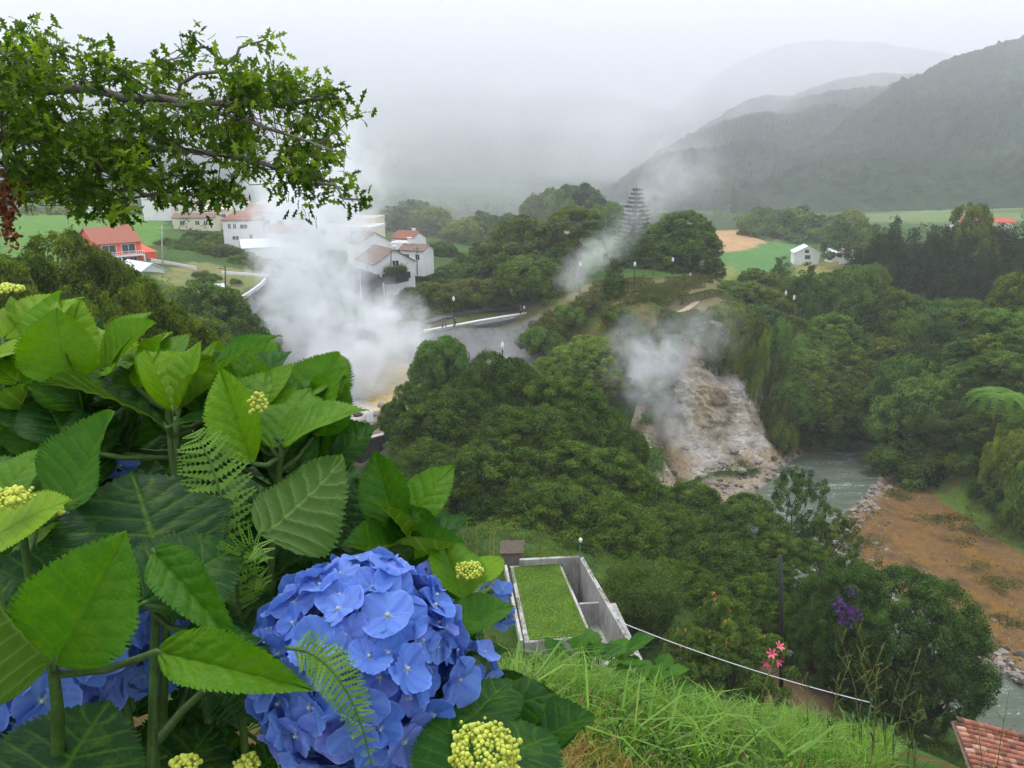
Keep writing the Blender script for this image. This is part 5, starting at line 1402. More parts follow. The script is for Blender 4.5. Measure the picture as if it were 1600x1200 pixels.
# short turf blades on the lawn roof
n = 16000; r2 = np.random.default_rng(2); U = r2.random((n, 2))
A = [np.array(p)[:2] for p in qi]; xy = np.outer((1 - U[:, 0]) * (1 - U[:, 1]), A[0]) + np.outer(U[:, 0] * (1 - U[:, 1]), A[1]) + np.outer(U[:, 0] * U[:, 1], A[2]) + np.outer((1 - U[:, 0]) * U[:, 1], A[3])
P0 = np.column_stack([xy, np.full(n, TZ + .06)]); V, Fq, t_ = leaf_quads(P0, rdir(n, .6), .07, .35, 0, np.clip(.45 + .9 * fbm(xy[:, 0] * 1.3, xy[:, 1] * 1.3, 0, 3, 2) + .15 * r2.normal(size=n), 0, 1))
tg = npmesh("turf", V, Fq, leafmat("turf", (.09, .17, .012), (.20, .32, .03), .3), attrs={"tone": t_}); tg.parent = lawn; tg["kind"] = 'stuff'
def wallseg(a, b_, th, z0, z1, mat=m_conc2, name="wall"):
    d = (b_ - a); d.z = 0; d.normalize(); n_ = Vector((-d.y, d.x, 0)) * th / 2
    return MB().prism([(p.x, p.y) for p in (a - n_, b_ - n_, b_ + n_, a + n_)], z0, z1).build(name, mat, enc)
WT = TZ + .45
A0, A1, A2, A3, A4 = PZ(812, 874, WT), PZ(908, 869, WT), PZ(1000, 1029, WT), PZ(944, 1036, WT), PZ(965, 972, WT)
wallseg(A0, A1, .22, TZ - 5, WT)
wallseg(A1 + Vector((.0, -.12, 0)), A2, .24, TZ - 5.5, WT - .004)
wallseg(A2 + Vector((.1, -.02, 0)), A3, .30, TZ - 5.5, WT - .008)
wallseg(PZ(905, 943, TZ - .3), PZ(950, 940, TZ - .3), .16, TZ - 4, TZ - .3)
wallseg(PZ(790, 885, TZ), PZ(815, 1004, TZ), .16, TZ - 2, TZ + .12)
fl = [PZ(876, 879, TZ - 2.9), PZ(912, 872, TZ - 2.9), PZ(962, 948, TZ - 2.9), PZ(905, 950, TZ - 2.9)]
m_soil = simple("damp_soil", (.060, .035, .025), .95, .3, 2, .1, .5)
pr(fl, TZ - 4, TZ - 2.9).build("court_floor", m_soil, enc)
fl = [PZ(895, 947, TZ - 1.7), PZ(962, 942, TZ - 1.7), PZ(1010, 1045, TZ - 1.7), PZ(915, 1050, TZ - 1.7)]
pr(fl, TZ - 4, TZ - 1.7).build("court_step", m_conc2, enc)
# moss and weeds along the edges of roof and walls
def mossy(a, b_, n, zt, w_, seed):
    r4 = np.random.default_rng(seed); s = r4.random(n); s = s[fbm(s * 9 + seed, 0 * s, 0, 3, seed) > -.05]; P0 = np.outer(1 - s, np.array(a)[:3]) + np.outer(s, np.array(b_)[:3]); P0[:, 2] = zt + r4.random(len(s)) * .05; P0[:, :2] += r4.normal(size=(len(s), 2)) * w_; return P0
P0 = np.vstack([mossy(q[0], q[1], 260, TZ + .02, .05, 1), mossy(q[1], q[2], 420, TZ + .02, .05, 2), mossy(q[2], q[3], 300, TZ + .02, .06, 3), mossy(q[3], q[0], 700, TZ + .03, .09, 4), mossy(A1, A2, 300, WT, .05, 5), mossy(A0, A1, 200, WT, .05, 6), mossy(A2, A3, 200, WT, .07, 7)])
V, Fq, t_ = leaf_quads(P0, rdir(len(P0), .5), .09, .4, 0, np.clip(.4 + .3 * rng.normal(size=len(P0)), 0, 1))
ms = npmesh("moss", V, Fq, LMAT('mid'), attrs={"tone": t_}); ms.parent = enc; ms["kind"] = 'stuff'
# statue-like pot in the corner, brown shed piece behind
p = PZ(889, 893, TZ - 1.6)
pot = thing("garden_urn", "dark brown urn standing in the corner of the enclosure", "urn", (p.x, p.y, TZ - 2.9))
MB().lathe([(.18, 0), (.30, .3), (.34, .7), (.22, 1.1), (.14, 1.3), (.18, 1.45)], 14).build("vessel", m_soil, pot, smooth=True)
MB().lathe([(.05, 1.45), (.13, 1.7), (.04, 2.0)], 10).build("finial", m_iron, pot, smooth=True)
a = PZ(783, 865, WT + .3); b_ = PZ(816, 864, WT + .3); a.y += .4; b_.y += .4; g = thing("store_box", "grey brown block at the back left corner of the enclosure", "shed", (0, 0, 0))
MB().prism([(a.x, a.y), (b_.x, b_.y), (b_.x + .1, b_.y + 1.6), (a.x, a.y + 1.6)], TZ - 4, WT + .05).build("body", simple("brown_render", (.20, .16, .13), .9, .15, 1, .1), g)
MB().prism([(a.x - .08, a.y - .08), (b_.x + .08, b_.y - .08), (b_.x + .18, b_.y + 1.68), (a.x - .08, a.y + 1.68)], WT + .05, WT + .12).build("lid", m_wood, g)
# lamps at the enclosure
def slim_lamp(px, pytop, zb, Y, label, mat):
    p = PD(px, pytop, Y); r = thing("garden_lamp", label, "lamp", (p.x, p.y, zb)); h = p.z - zb
    MB().tube([(0, 0, 0), (0, 0, h)], .035, 8).build("post", mat, r, smooth=True)
    bm = MB().lathe([(.03, h - .05), (.10, h + .02), (.13, h + .16), (.07, h + .26)], 10).build("lantern", m_globe, r, smooth=True)
slim_lamp(907, 847, TZ - 2.9, PZ(907, 880, TZ).y - .1, "slim green post lamp at the back corner of the enclosure", m_green)
slim_lamp(991, 1003, TZ - 1.5, 35.4, "short white lamp outside the right wall of the enclosure", m_iron)
# dark pole in the wood
pr_ = pole(1224, 868, 1105, 41, "tall black pole standing before the riverside wood", .125, m_iron, arms=False, name="dark_pole", lean=-5)
MB().box(-.20, -.22, 2.9, .16, .14, 4.0).build("junction_box", m_iron, pr_)
# white line and its green post
gp = PD(1361, 1098, 34); gpo = thing("line_post", "short dark green post holding the end of the white line", "post", (gp.x, gp.y, gz(gp.x, gp.y)))
MB().tube([(0, 0, -.3), (0, 0, gp.z - gz(gp.x, gp.y) + .1)], .05, 8).build("post", m_green, gpo, smooth=True)
MB().lathe([(.07, 0), (.09, .08), (.03, .16)], 8, (0, 0, gp.z - gz(gp.x, gp.y) + .1)).build("cap", m_green, gpo, smooth=True)
a = PZ(974, 974, WT); pts = []
for k in range(25):
    s = k / 24; q_ = a.lerp(gp, s); q_.z -= 2.2 * s * (1 - s) * .55; pts.append(q_)
tag(MB().tube(pts, .022, 6).build("line", m_white, smooth=True), "thin white line strung from the enclosure wall to a green post", "rope")
# rock by the trees
for k, (px, py, s) in enumerate([(1400, 1142, .75), (1045, 1100, .45)]):
    p = PD(px, py, 37 if k == 0 else 9.5); o = bpy.data.objects.new("boulder", SM[1]); COL.objects.link(o); o.location = (p.x, p.y, gz(p.x, p.y) + (.3 if k == 0 else -.05)); o.scale = (s, s, s * 1.2)
    tag(o, ["pale boulder under the rounded riverside bush", "pale stone among the broad leaved weeds"][k], "boulder")

# ------------------------------------------------------------------ tiled roof at the bottom right corner
def tile_roof():
    A = PD(1489, 1126, 26.0); B = PD(1660, 1170, 26.6); C = PD(1478, 1262, 22.6)
    u = (B - A); Lu = u.length; u.normalize(); v = (C - A); v = v - u * v.dot(u); Lv = v.length; v.normalize(); n_ = u.cross(v).normalized()
    if n_.z < 0: n_ = -n_
    m1, t, b = new_mat("clay_tiles")
    a = attr(t, "tone"); c = ramp(t, a.outputs["Fac"], [(0, (.15, .075, .055)), (.35, (.34, .12, .075)), (.7, (.47, .18, .11)), (1, (.60, .38, .28))])
    nz = noise(t, 9, 5, .7, geopos(t)); c = mixc(t, .7, c, ramp(t, nz, [(.35, (.45, .43, .40)), (.6, (1.1, 1.1, 1.1))]), 'MULTIPLY'); t.links.new(c, b.inputs["Base Color"]); b.inputs["Roughness"].default_value = .9; bump(t, b, nz, .4, .02)
    V = []; Fq = []; T_ = []; pitch = .21; ln = .40; nseg = 7
    cols = int(Lv / pitch) + 1; nt_ = int(Lu / (ln * .82)) + 2
    for i in range(cols):
        for j in range(nt_):
            o = len(V); tone = np.clip(.5 + .28 * rng.normal(), 0, 1); jit = rng.normal() * .012
            s0 = j * ln * .82 - .03 + jit; s1 = s0 + ln; lift0 = .035; lift1 = 0.0
            for (s, lf, rr) in ((s0, lift1, .095), (s1, lift0, .115)):
                s_ = s
                for k in range(nseg):
                    an = math.pi * k / (nseg - 1)
                    p = A + u * s_ + v * ((i + .5) * pitch + math.cos(an) * rr) + n_ * (math.sin(an) * rr * .9 + lf + .02); V.append(p[:]); T_.append(tone)
            for k in range(nseg - 1): Fq.append((o + k, o + k + 1, o + nseg + k + 1, o + nseg + k))
    root = thing("tiled_roof_house", "corner of a red clay tiled roof at the bottom right of the view", "house", (0, 0, 0))
    npmesh("roof_tiles", V, Fq, m1, root, attrs={"tone": T_})
    D_ = B + v * Lv; Cc = A + v * Lv
    q = [A, B, D_, Cc]; dn = n_ * -.12
    MB().add([p for p in q] + [p + dn for p in q], [(0, 1, 2, 3), (7, 6, 5, 4), (0, 4, 5, 1), (1, 5, 6, 2), (2, 6, 7, 3), (3, 7, 4, 0)]).build("roof_deck", simple("roof_mortar", (.28, .20, .16), .95, .2, 3, .1), root)
    # ridge capping with mortar blobs, other slope falls away behind it
    V = []; Fq = []; T_ = []
    for j in range(int(Lu / .34)):
        o = len(V); tone = np.clip(.55 + .25 * rng.normal(), 0, 1)
        for (s, rr) in ((j * .34, .15), (j * .34 + .40, .125)):
            for k in range(9):
                an = math.pi * k / 8; V.append((A + u * s - v * .02 + v * math.cos(an) * rr + n_ * (math.sin(an) * rr + .08))[:]); T_.append(tone)
        for k in range(8): Fq.append((o + k, o + 9 + k, o + 10 + k, o + k + 1))
    npmesh("ridge_tiles", V, Fq, m1, root, attrs={"tone": T_})
    back = -v + Vector((0, 0, 0)); E = A + Vector((1.6, 2.4, -2.2)); G = B + Vector((1.6, 3.0, -2.2))
    MB().add([A - n_ * .02, B - n_ * .02, G, E], [(0, 1, 2, 3)]).build("far_slope", m_tile, root)
    e = MB()
    for (p0, p1) in ((A + u * 1.6, Cc + u * 1.6), ): e.add([p0 - n_ * .13, p1 - n_ * .13, p1 - n_ * .13 - Vector((0, 0, 4)), p0 - n_ * .13 - Vector((0, 0, 4)), p0 - n_ * .13 + u * .3, p1 - n_ * .13 + u * .3, p1 + u * .3 - Vector((0, 0, 4)), p0 + u * .3 - Vector((0, 0, 4))], [(0, 1, 2, 3), (4, 7, 6, 5), (0, 4, 5, 1), (0, 3, 7, 4), (1, 5, 6, 2)])
    e.build("gable_wall", m_white, root)
tile_roof()
# ------------------------------------------------------------------ oak bough reaching in from the left
def oak():
    r2 = np.random.default_rng(17); rr = random.Random(4)
    root = thing("oak_tree", "oak whose long leafy bough reaches in over the valley from the upper left", "tree", (-7.6, 6.0, gz(-7.6, 6.0)))
    o0 = np.array([-7.6, 6.0, gz(-7.6, 6.0)])
    br = [[(-330,420,6.4),(-150,230,6.2),(-20,132,6.0),(100,140,5.9),(250,160,5.8),(400,165,5.7),(530,152,5.6)],
          [(-150,260,6.3),(0,215,6.1),(100,228,5.9),(190,280,5.7),(225,298,5.6),(300,305,5.6)],
          [(90,228,5.9),(150,233,5.8),(300,235,5.6),(440,270,5.4),(500,285,5.3),(560,312,5.3)],
          [(250,160,5.8),(300,118,5.7),(345,108,5.6),(370,82,5.6),(392,64,5.6),(415,62,5.6)],
          [(-20,132,6.0),(30,100,6.2),(60,70,6.2)],[(100,140,5.9),(200,115,6.1),(290,88,6.2)],[(-150,260,6.3),(-20,290,6.0),(60,300,5.8),(140,318,5.7)],
          [(250,160,5.8),(380,185,5.3),(520,235,5.2)],[(190,200,6.2),(300,190,6.3),(420,130,6.3)],[(0,135,6.0),(15,200,5.6),(12,260,5.5),(14,285,5.5)]]
    rad0 = [.055,.034,.024,.013,.018,.014,.02,.013,.014,.008]
    mb = MB(); W = []
    for pl, r0 in zip(br, rad0):
        pts = [PT(*p) for p in pl]; fine = []
        for a, b_ in zip(pts[:-1], pts[1:]):
            for s in (0, .33, .66): fine.append(a.lerp(b_, s) + Vector([rr.gauss(0, .02) for _ in range(3)]))
        fine.append(pts[-1]); n = len(fine)
        mb.tube([p - Vector(o0) for p in fine], [r0 * (1 - .85 * k / (n - 1)) + .004 for k in range(n)], 7)
        for a, b_ in zip(fine[:-1], fine[1:]):
            for s in (0, .5): W.append(a.lerp(b_, s))
    W = np.array([w_[:] for w_ in W])
    st = PT(-330, 420, 6.4)
    mb.tube([(0, 0, -.5), (.1, 0, 1.5), (Vector(st) - Vector(o0)) * .8, Vector(st) - Vector(o0), Vector(PT(-200, 300, 6.3)) - Vector(o0)], [.36, .30, .2, .14, .10], 10)
    poly = np.array([(-60,60),(0,72),(18,78),(30,52),(48,44),(70,52),(88,74),(108,98),(135,96),(160,88),(172,104),(215,108),(240,112),(258,100),(290,102),(303,66),(330,60),(352,78),(360,100),(392,122),(430,116),(455,114),(472,135),(500,140),(538,150),(538,168),(500,166),(512,190),(520,205),(536,240),(522,258),(535,285),(568,305),(566,322),(535,318),(500,312),(465,300),(440,292),(405,285),(385,312),(330,318),(300,322),(270,312),(235,332),(200,322),(165,330),(130,328),(90,318),(60,300),(20,305),(-60,320)], float)
    Cx = []; tw = MB()
    tries = 0
    while len(Cx) < 680 and tries < 16000:
        tries += 1
        x = r2.uniform(-60, 570); y = r2.uniform(40, 335)
        if not inpoly(np.array([x + r2.normal() * 14]), np.array([y + r2.normal() * 11]), poly)[0]: continue
        nz = float(fbm(np.array([x / 38.]), np.array([y / 17.]), 0, 3, 12)[0])
        if nz < -.04: continue
        c = np.array(PT(x, y, r2.uniform(5.1, 6.6))[:]); k = np.argsort(((W - c) ** 2).sum(1))[:4]; k = k[r2.integers(4)]
        if np.linalg.norm(W[k] - c) > .85: continue
        a = W[k]; mid = (a + c) / 2 + r2.normal(size=3) * .07
        
        if r2.random() < .6: tw.tube([Vector(a - o0), Vector(mid - o0), Vector(c - o0)], [.005, .0035, .002], 4, cap=False)
        Cx.append((c, (c - a) / (np.linalg.norm(c - a) + 1e-6), 10))
    for (x, y) in ((545,305),(530,300),(515,292),(480,290),(565,318),(550,318),(535,155),(528,150),(505,150),(415,62),(408,68),(420,66),(560,312),(500,290),(60,52),(300,70),(520,240),(140,92)):
        c = np.array(PT(x, y, 5.5 if x != 415 else 5.6)[:]); Cx.append((c, np.array([.6, 0, .4]), 8))
    # lobed leaf outline
    half = [(0,0),(.08,.04),(.20,.17),(.25,.07),(.36,.09),(.47,.26),(.53,.22),(.53,.10),(.63,.10),(.74,.22),(.80,.17),(.80,.08),(.88,.07),(1.0,.0)]
    out = [(x, y) for x, y in half] + [(x, -y) for x, y in half[-2:0:-1]]
    out = np.array(out); m = len(out)
    V = []; Fq = []; T_ = []
    for c, d, n in Cx:
        base_t = np.clip(.42 + .25 * r2.normal(), 0, 1)
        for k in range(n):
            dr = d * .5 + r2.normal(size=3) * .75; dr[2] -= .10; dr /= np.linalg.norm(dr)
            nn = r2.normal(size=3) * .6 + np.array([0, -.25, .9]); sd = np.cross(nn, dr); sd /= np.linalg.norm(sd); nn = np.cross(dr, sd)
            L = r2.uniform(.07, .115); o = len(V); p = c + dr * .012 + r2.normal(size=3) * .045
            droop = .25 * L
            for (u, v) in np.vstack([[(.5, 0)], out]):
                V.append(p + dr * u * L + sd * v * L * 1.05 + nn * (abs(v) * .18 * L - u * u * droop) - o0)
            tt = np.clip(base_t + .16 * r2.normal(), 0, 1) if r2.random() > .03 else 2.0
            T_ += [tt] * (m + 1)
            for q in range(m): Fq.append((o, o + 1 + q, o + 1 + (q + 1) % m))
    mo = leafmat("oak_leaves", (.030, .070, .004), (.290, .400, .030), .55, .5, .12)
    cr = mo.node_tree; ra = [n_ for n_ in cr.nodes if n_.type == 'VALTORGB'][0].color_ramp
    e = ra.elements.new(.55); e.color = (.105, .190, .014, 1)
    npmesh("crown", np.array(V), Fq, mo, root, attrs={"tone": T_})
    mb.build("bough", m_barkg, root, smooth=True); tw.build("twigs", m_bark, root, smooth=True)
    # rusty withered tassel hanging from a vine
    Vd = []; P0 = []
    for (x, y, s) in [(14,285,.045),(18,300,.05),(16,318,.055),(12,335,.03),(13,352,.04),(15,368,.05),(4,305,.04),(2,330,.03)]:
        c = np.array(PT(x, y, 5.5)[:]) - o0; P0.append(c + r2.normal(size=(34, 3)) * s * np.array([.55, .55, 1.1]))
    P0 = np.vstack(P0); Vd, Fd, td = leaf_quads(P0, rdir(len(P0)), .055, .5, .9)
    npmesh("withered_leaves", Vd, Fd, leafmat("withered_leaves", (.10, .025, .010), (.32, .11, .05), .2), root, attrs={"tone": td})
    mbv = MB(); mbv.tube([Vector(PT(16, 132, 5.9)) - Vector(o0), Vector(PT(40, 215, 5.6)) - Vector(o0), Vector(PT(22, 300, 5.5)) - Vector(o0), Vector(PT(14, 370, 5.5)) - Vector(o0)], [.006, .006, .005, .003], 5); mbv.build("vine", m_barkg, root)
oak()

# ------------------------------------------------------------------ hydrangeas
m_hleaf, t, b = new_mat("hydrangea_leaf")
oi = N(t, "ShaderNodeObjectInfo"); vein = attr(t, "vein"); geo = N(t, "ShaderNodeNewGeometry")
tone = oi.outputs["Color"]
sep = N(t, "ShaderNodeSeparateColor"); t.links.new(tone, sep.inputs[0])
tn = sep.outputs[0]
nz = noise(t, 9, 5, .6, objco(t), .3); nz2 = noise(t, 60, 3, .6, objco(t))
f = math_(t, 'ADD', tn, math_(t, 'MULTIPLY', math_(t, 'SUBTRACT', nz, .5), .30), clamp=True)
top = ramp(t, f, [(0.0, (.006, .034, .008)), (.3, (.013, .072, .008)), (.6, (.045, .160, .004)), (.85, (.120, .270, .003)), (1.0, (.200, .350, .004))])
top = mixc(t, math_(t, 'MULTIPLY', vein.outputs["Fac"], .55), top, (.10, .23, .02))
top = mixc(t, 1.0, top, ramp(t, nz2, [(.3, (.85, .85, .85)), (.7, (1.12, 1.12, 1.12))]), 'MULTIPLY')
und = ramp(t, f, [(0.0, (.03, .08, .018)), (.5, (.055, .125, .014)), (1.0, (.13, .25, .012))])
und = mixc(t, math_(t, 'MULTIPLY', vein.outputs["Fac"], .75), und, (.17, .28, .07))
nzb = noise(t, 5, 4, .7, objco(t), .6); nzc = noise(t, 26, 3, .6, objco(t))
top = mixc(t, ramp(t, nzb, [(.52, (0, 0, 0)), (.72, (.35, .35, .35))]), top, (.17, .27, .012))
top = mixc(t, ramp(t, math_(t, 'MULTIPLY', nzb, nzc), [(.395, (0, 0, 0)), (.42, (.8, .8, .8))]), top, (.075, .055, .015))
col = mixc(t, geo.outputs["Backfacing"], top, und)
t.links.new(col, b.inputs["Base Color"]); b.inputs["Roughness"].default_value = .46; b.inputs["Specular IOR Level"].default_value = .16
bump(t, b, math_(t, 'ADD', math_(t, 'MULTIPLY', nz2, .5), nz), .25, .002)
tr = N(t, "ShaderNodeBsdfTranslucent"); t.links.new(mixc(t, 1.0, col, (1.25, 1.25, .35), 'MULTIPLY'), tr.inputs[0])
mx = N(t, "ShaderNodeMixShader"); mx.inputs[0].default_value = .42; t.links.new(b.outputs[0], mx.inputs[1]); t.links.new(tr.outputs[0], mx.inputs[2]); t.links.new(mx.outputs[0], t.nodes["Material Output"].inputs[0])
m_stem = simple("green_stem", (.055, .115, .018), .6, .35, 30, .3)

def hleaf_mesh(seed, droop, fold, wave, cup, teeth=28, nu=170, nv=41, quilt=1.0):
    """ovate toothed leaf, length 1 along x, half width .5 in y (scaled later), upper face +z"""
    r2 = np.random.default_rng(seed)
    u = np.linspace(0, 1, nu)[:, None] * np.ones((1, nv)); v = np.linspace(-1, 1, nv)[None] * np.ones((nu, 1))
    prof = (np.sin(np.pi * np.clip(u, 0, 1) ** .72) ** .80) * (1 - .12 * u)
    prof = prof * (1 - sstep(.80, 1.0, u) * .25) + .012 * (1 - u)
    tooth = ((u * teeth) % 1.0); edge = np.clip((np.abs(v) - .84) / .16, 0, 1)
    asym = 1 + .06 * np.sign(v) * math.sin(seed)
    hw = .5 * prof * asym * (1 + .02 * r2.normal(size=(nu, 1)))
    y = v * hw * (1 + edge * (.12 * tooth - .03))
    x = u + edge * .022 * tooth * (prof > .1) + .0 * v
    ph = u * (6.0 + (seed % 4) * .5) + (seed % 5) * .21 - np.abs(v) * (2.2 - .7 * u) + .45 * v * v + .10 * fbm(u * 3, v * 3, seed, 2, seed)            # lateral veins sweep forward
    fr = ph - np.floor(ph); dist = np.minimum(fr, 1 - fr)
    lat = np.exp(-(dist / .075) ** 2) * (np.abs(v) > .03) * np.clip((1.02 - np.abs(v)) * 4, 0, 1)
    mid = np.exp(-(np.abs(y) / .012) ** 2)
    ph2 = np.abs(v) * 7 + .8 * np.sin(ph * 6.28); d2 = np.abs(ph2 - np.floor(ph2) - .5)
    ter = np.exp(-((.5 - d2) / .10) ** 2) * .35
    veinv = np.clip(np.maximum(mid, lat * .7) + ter * .30, 0, 1)
    z = .006 * quilt * fbm(u * 16, v * 7, seed, 3, seed) * prof + quilt * (.013 * (np.sin(np.pi * fr) ** .8) - .010 * ter) * np.clip(prof * 2, 0, 1) * np.clip(1.1 - np.abs(v) ** 4, 0, 1) - .016 * mid
    z = z + fold * np.abs(y) - droop * u ** 2 + cup * (v * hw) ** 2 * 4
    z = z + wave * np.sin(u * 9 + seed) * np.abs(v) ** 2 * np.sign(v) * .5 + wave * .6 * np.sin(u * 6.3 + seed * 2) * np.abs(v) ** 2
    i = np.arange(nu * nv).reshape(nu, nv); Fq = np.stack([i[:-1, :-1].ravel(), i[1:, :-1].ravel(), i[1:, 1:].ravel(), i[:-1, 1:].ravel()], 1)
    o = npmesh("leaf", np.stack([x.ravel(), y.ravel(), z.ravel()], 1), Fq, m_hleaf, smooth=True, attrs={"vein": veinv.ravel()})
    me = o.data; bpy.data.objects.remove(o); return me
HL = [hleaf_mesh(1, .14, .10, .03, .0), hleaf_mesh(2, .22, .18, .04, 0), hleaf_mesh(3, .02, .32, .03, 0), hleaf_mesh(4, .30, .05, .05, -.10), hleaf_mesh(5, .12, .42, .05, .15), hleaf_mesh(6, .16, .14, .07, .0, 24), hleaf_mesh(9, .34, .20, .08, -.1, 26), hleaf_mesh(11, -.08, .26, .07, .1, 30), hleaf_mesh(14, .20, .08, .10, .05, 24)]
HCOUNT = {}
def hleaf(bush, B, T, wr, roll, tone, mesh=None, under=False, Lp=None):
    B = Vector(B); T = Vector(T); x = T - B; L = x.length; x.normalize()
    nrm = (Vector((0, 0, H)) - B).normalized() * .55 + Vector((0, 0, 1)) * .62
    n_ = (nrm - x * nrm.dot(x)).normalized()
    n_ = Matrix.Rotation(R(roll), 3, x) @ n_
    if under: n_ = -n_
    y = n_.cross(x).normalized()
    k = mesh if mesh is not None else random.randrange(9)
    M = Matrix((x, y, n_)).transposed().to_4x4(); M.translation = B
    W_ = (max(Lp, .62 * L) if Lp else L) * wr * 1.22
    M = M @ Matrix.Diagonal((L, W_, L, 1))
    o = bpy.data.objects.new("leaf", HL[k]); COL.objects.link(o)
    o.parent = bush; o.matrix_local = M; o.color = (tone, tone, tone, 1)
    return o
def bush_root(label, loc): return thing("hydrangea_bush", label, "hydrangea", loc, 0, "hydrangea bushes on the slope edge")
def into(bush, M_):  # bushes stand at a place of their own
    return M_
HB = {k: bush_root(lb, lo) for k, lb, lo in (
    ('a', "hydrangea bush filling the lower left corner, bright new leaves on top", (-.62, .60, 43.2)),
    ('b', "hydrangea bush with the large round blue flower head", (-.16, .72, 43.05)),
    ('c', "hydrangea bush of pointed leaves right of and above the blue flower head", (-.05, 1.05, 42.9)))}
STEM = {
 'a': [[(275,650,.86),(278,760,.86),(262,900,.86),(250,1260,.88)], [(262,640,.88),(268,700,.87),(275,760,.86)], [(30,790,.72),(45,900,.74),(60,1040,.76),(70,1280,.80)], [(82,1035,.60),(90,1110,.62),(92,1300,.66)],[(10,560,.95),(20,700,.95),(40,900,.92)],[(160,560,1.0),(170,700,1.0),(180,1000,.98)],[(240,860,.69),(243,960,.69),(240,1090,.70),(235,1290,.74)],[(340,1060,.8),(285,1110,.76),(238,1168,.72)]],
 'b': [[(440,690,.84),(432,780,.86),(420,920,.9),(410,1280,.92)],[(330,730,.83),(350,860,.85),(370,1000,.88),(390,1280,.9)],[(560,1080,.70),(556,1180,.72),(550,1320,.76)],[(500,800,1.0),(490,900,1.0),(480,1200,1.0)]],
 'c': [[(612,868,.9),(612,960,.92),(605,1060,.95),(600,1280,.98)],[(722,930,.82),(722,1010,.84),(712,1120,.84),(700,1300,.86)],[(745,1130,.66),(735,1200,.68),(720,1320,.7)]],
}
stem_pts = {}
for k, lst in STEM.items():
    sp = []
    for j, pl in enumerate(lst):
        pts = [PT(*p) for p in pl]; g = pts[-1].copy(); 
        fine = []
        for a, b_ in zip(pts[:-1], pts[1:]):
            for s in (0, .25, .5, .75): fine.append(a.lerp(b_, s))
        fine.append(pts[-1])
        gg = Vector((g.x, g.y + .03, gz(g.x, g.y) - .05))
        if gg.z < fine[-1].z: fine.append(fine[-1].lerp(gg, .5)); fine.append(gg)
        r0 = .0042 if j not in (3,) or k != 'a' else .0052
        MB().tube([p - HB[k].location for p in fine], [r0 * (.75 + .5 * q / len(fine)) for q in range(len(fine))], 10).build("stem", m_stem, HB[k], smooth=True)
        sp += fine
    stem_pts[k] = sp
PET = {k: MB() for k in HB}
def L_(k, bx, by, bt, tx, ty, tt, wr=.62, roll=0, tone=.5, mesh=None, under=False, pet=True):
    B = PT(bx, by, bt); T = PT(tx, ty, tt); loc = HB[k].location
    hleaf(HB[k], B - loc, T - loc, wr, roll, tone, mesh, under, math.hypot(tx - bx, ty - by) * (bt + tt) / 2 / F)
    if pet:
        q = min(stem_pts[k], key=lambda p: (p - B).length + max(0, p.z - B.z) * 3)
        if (q - B).length < .22: PET[k].tube([q - loc, (q.lerp(B, .5) + Vector((0, 0, -.006))) - loc, B - loc, B.lerp(T, .06) - loc], [.0034, .003, .0028, .0015], 6)
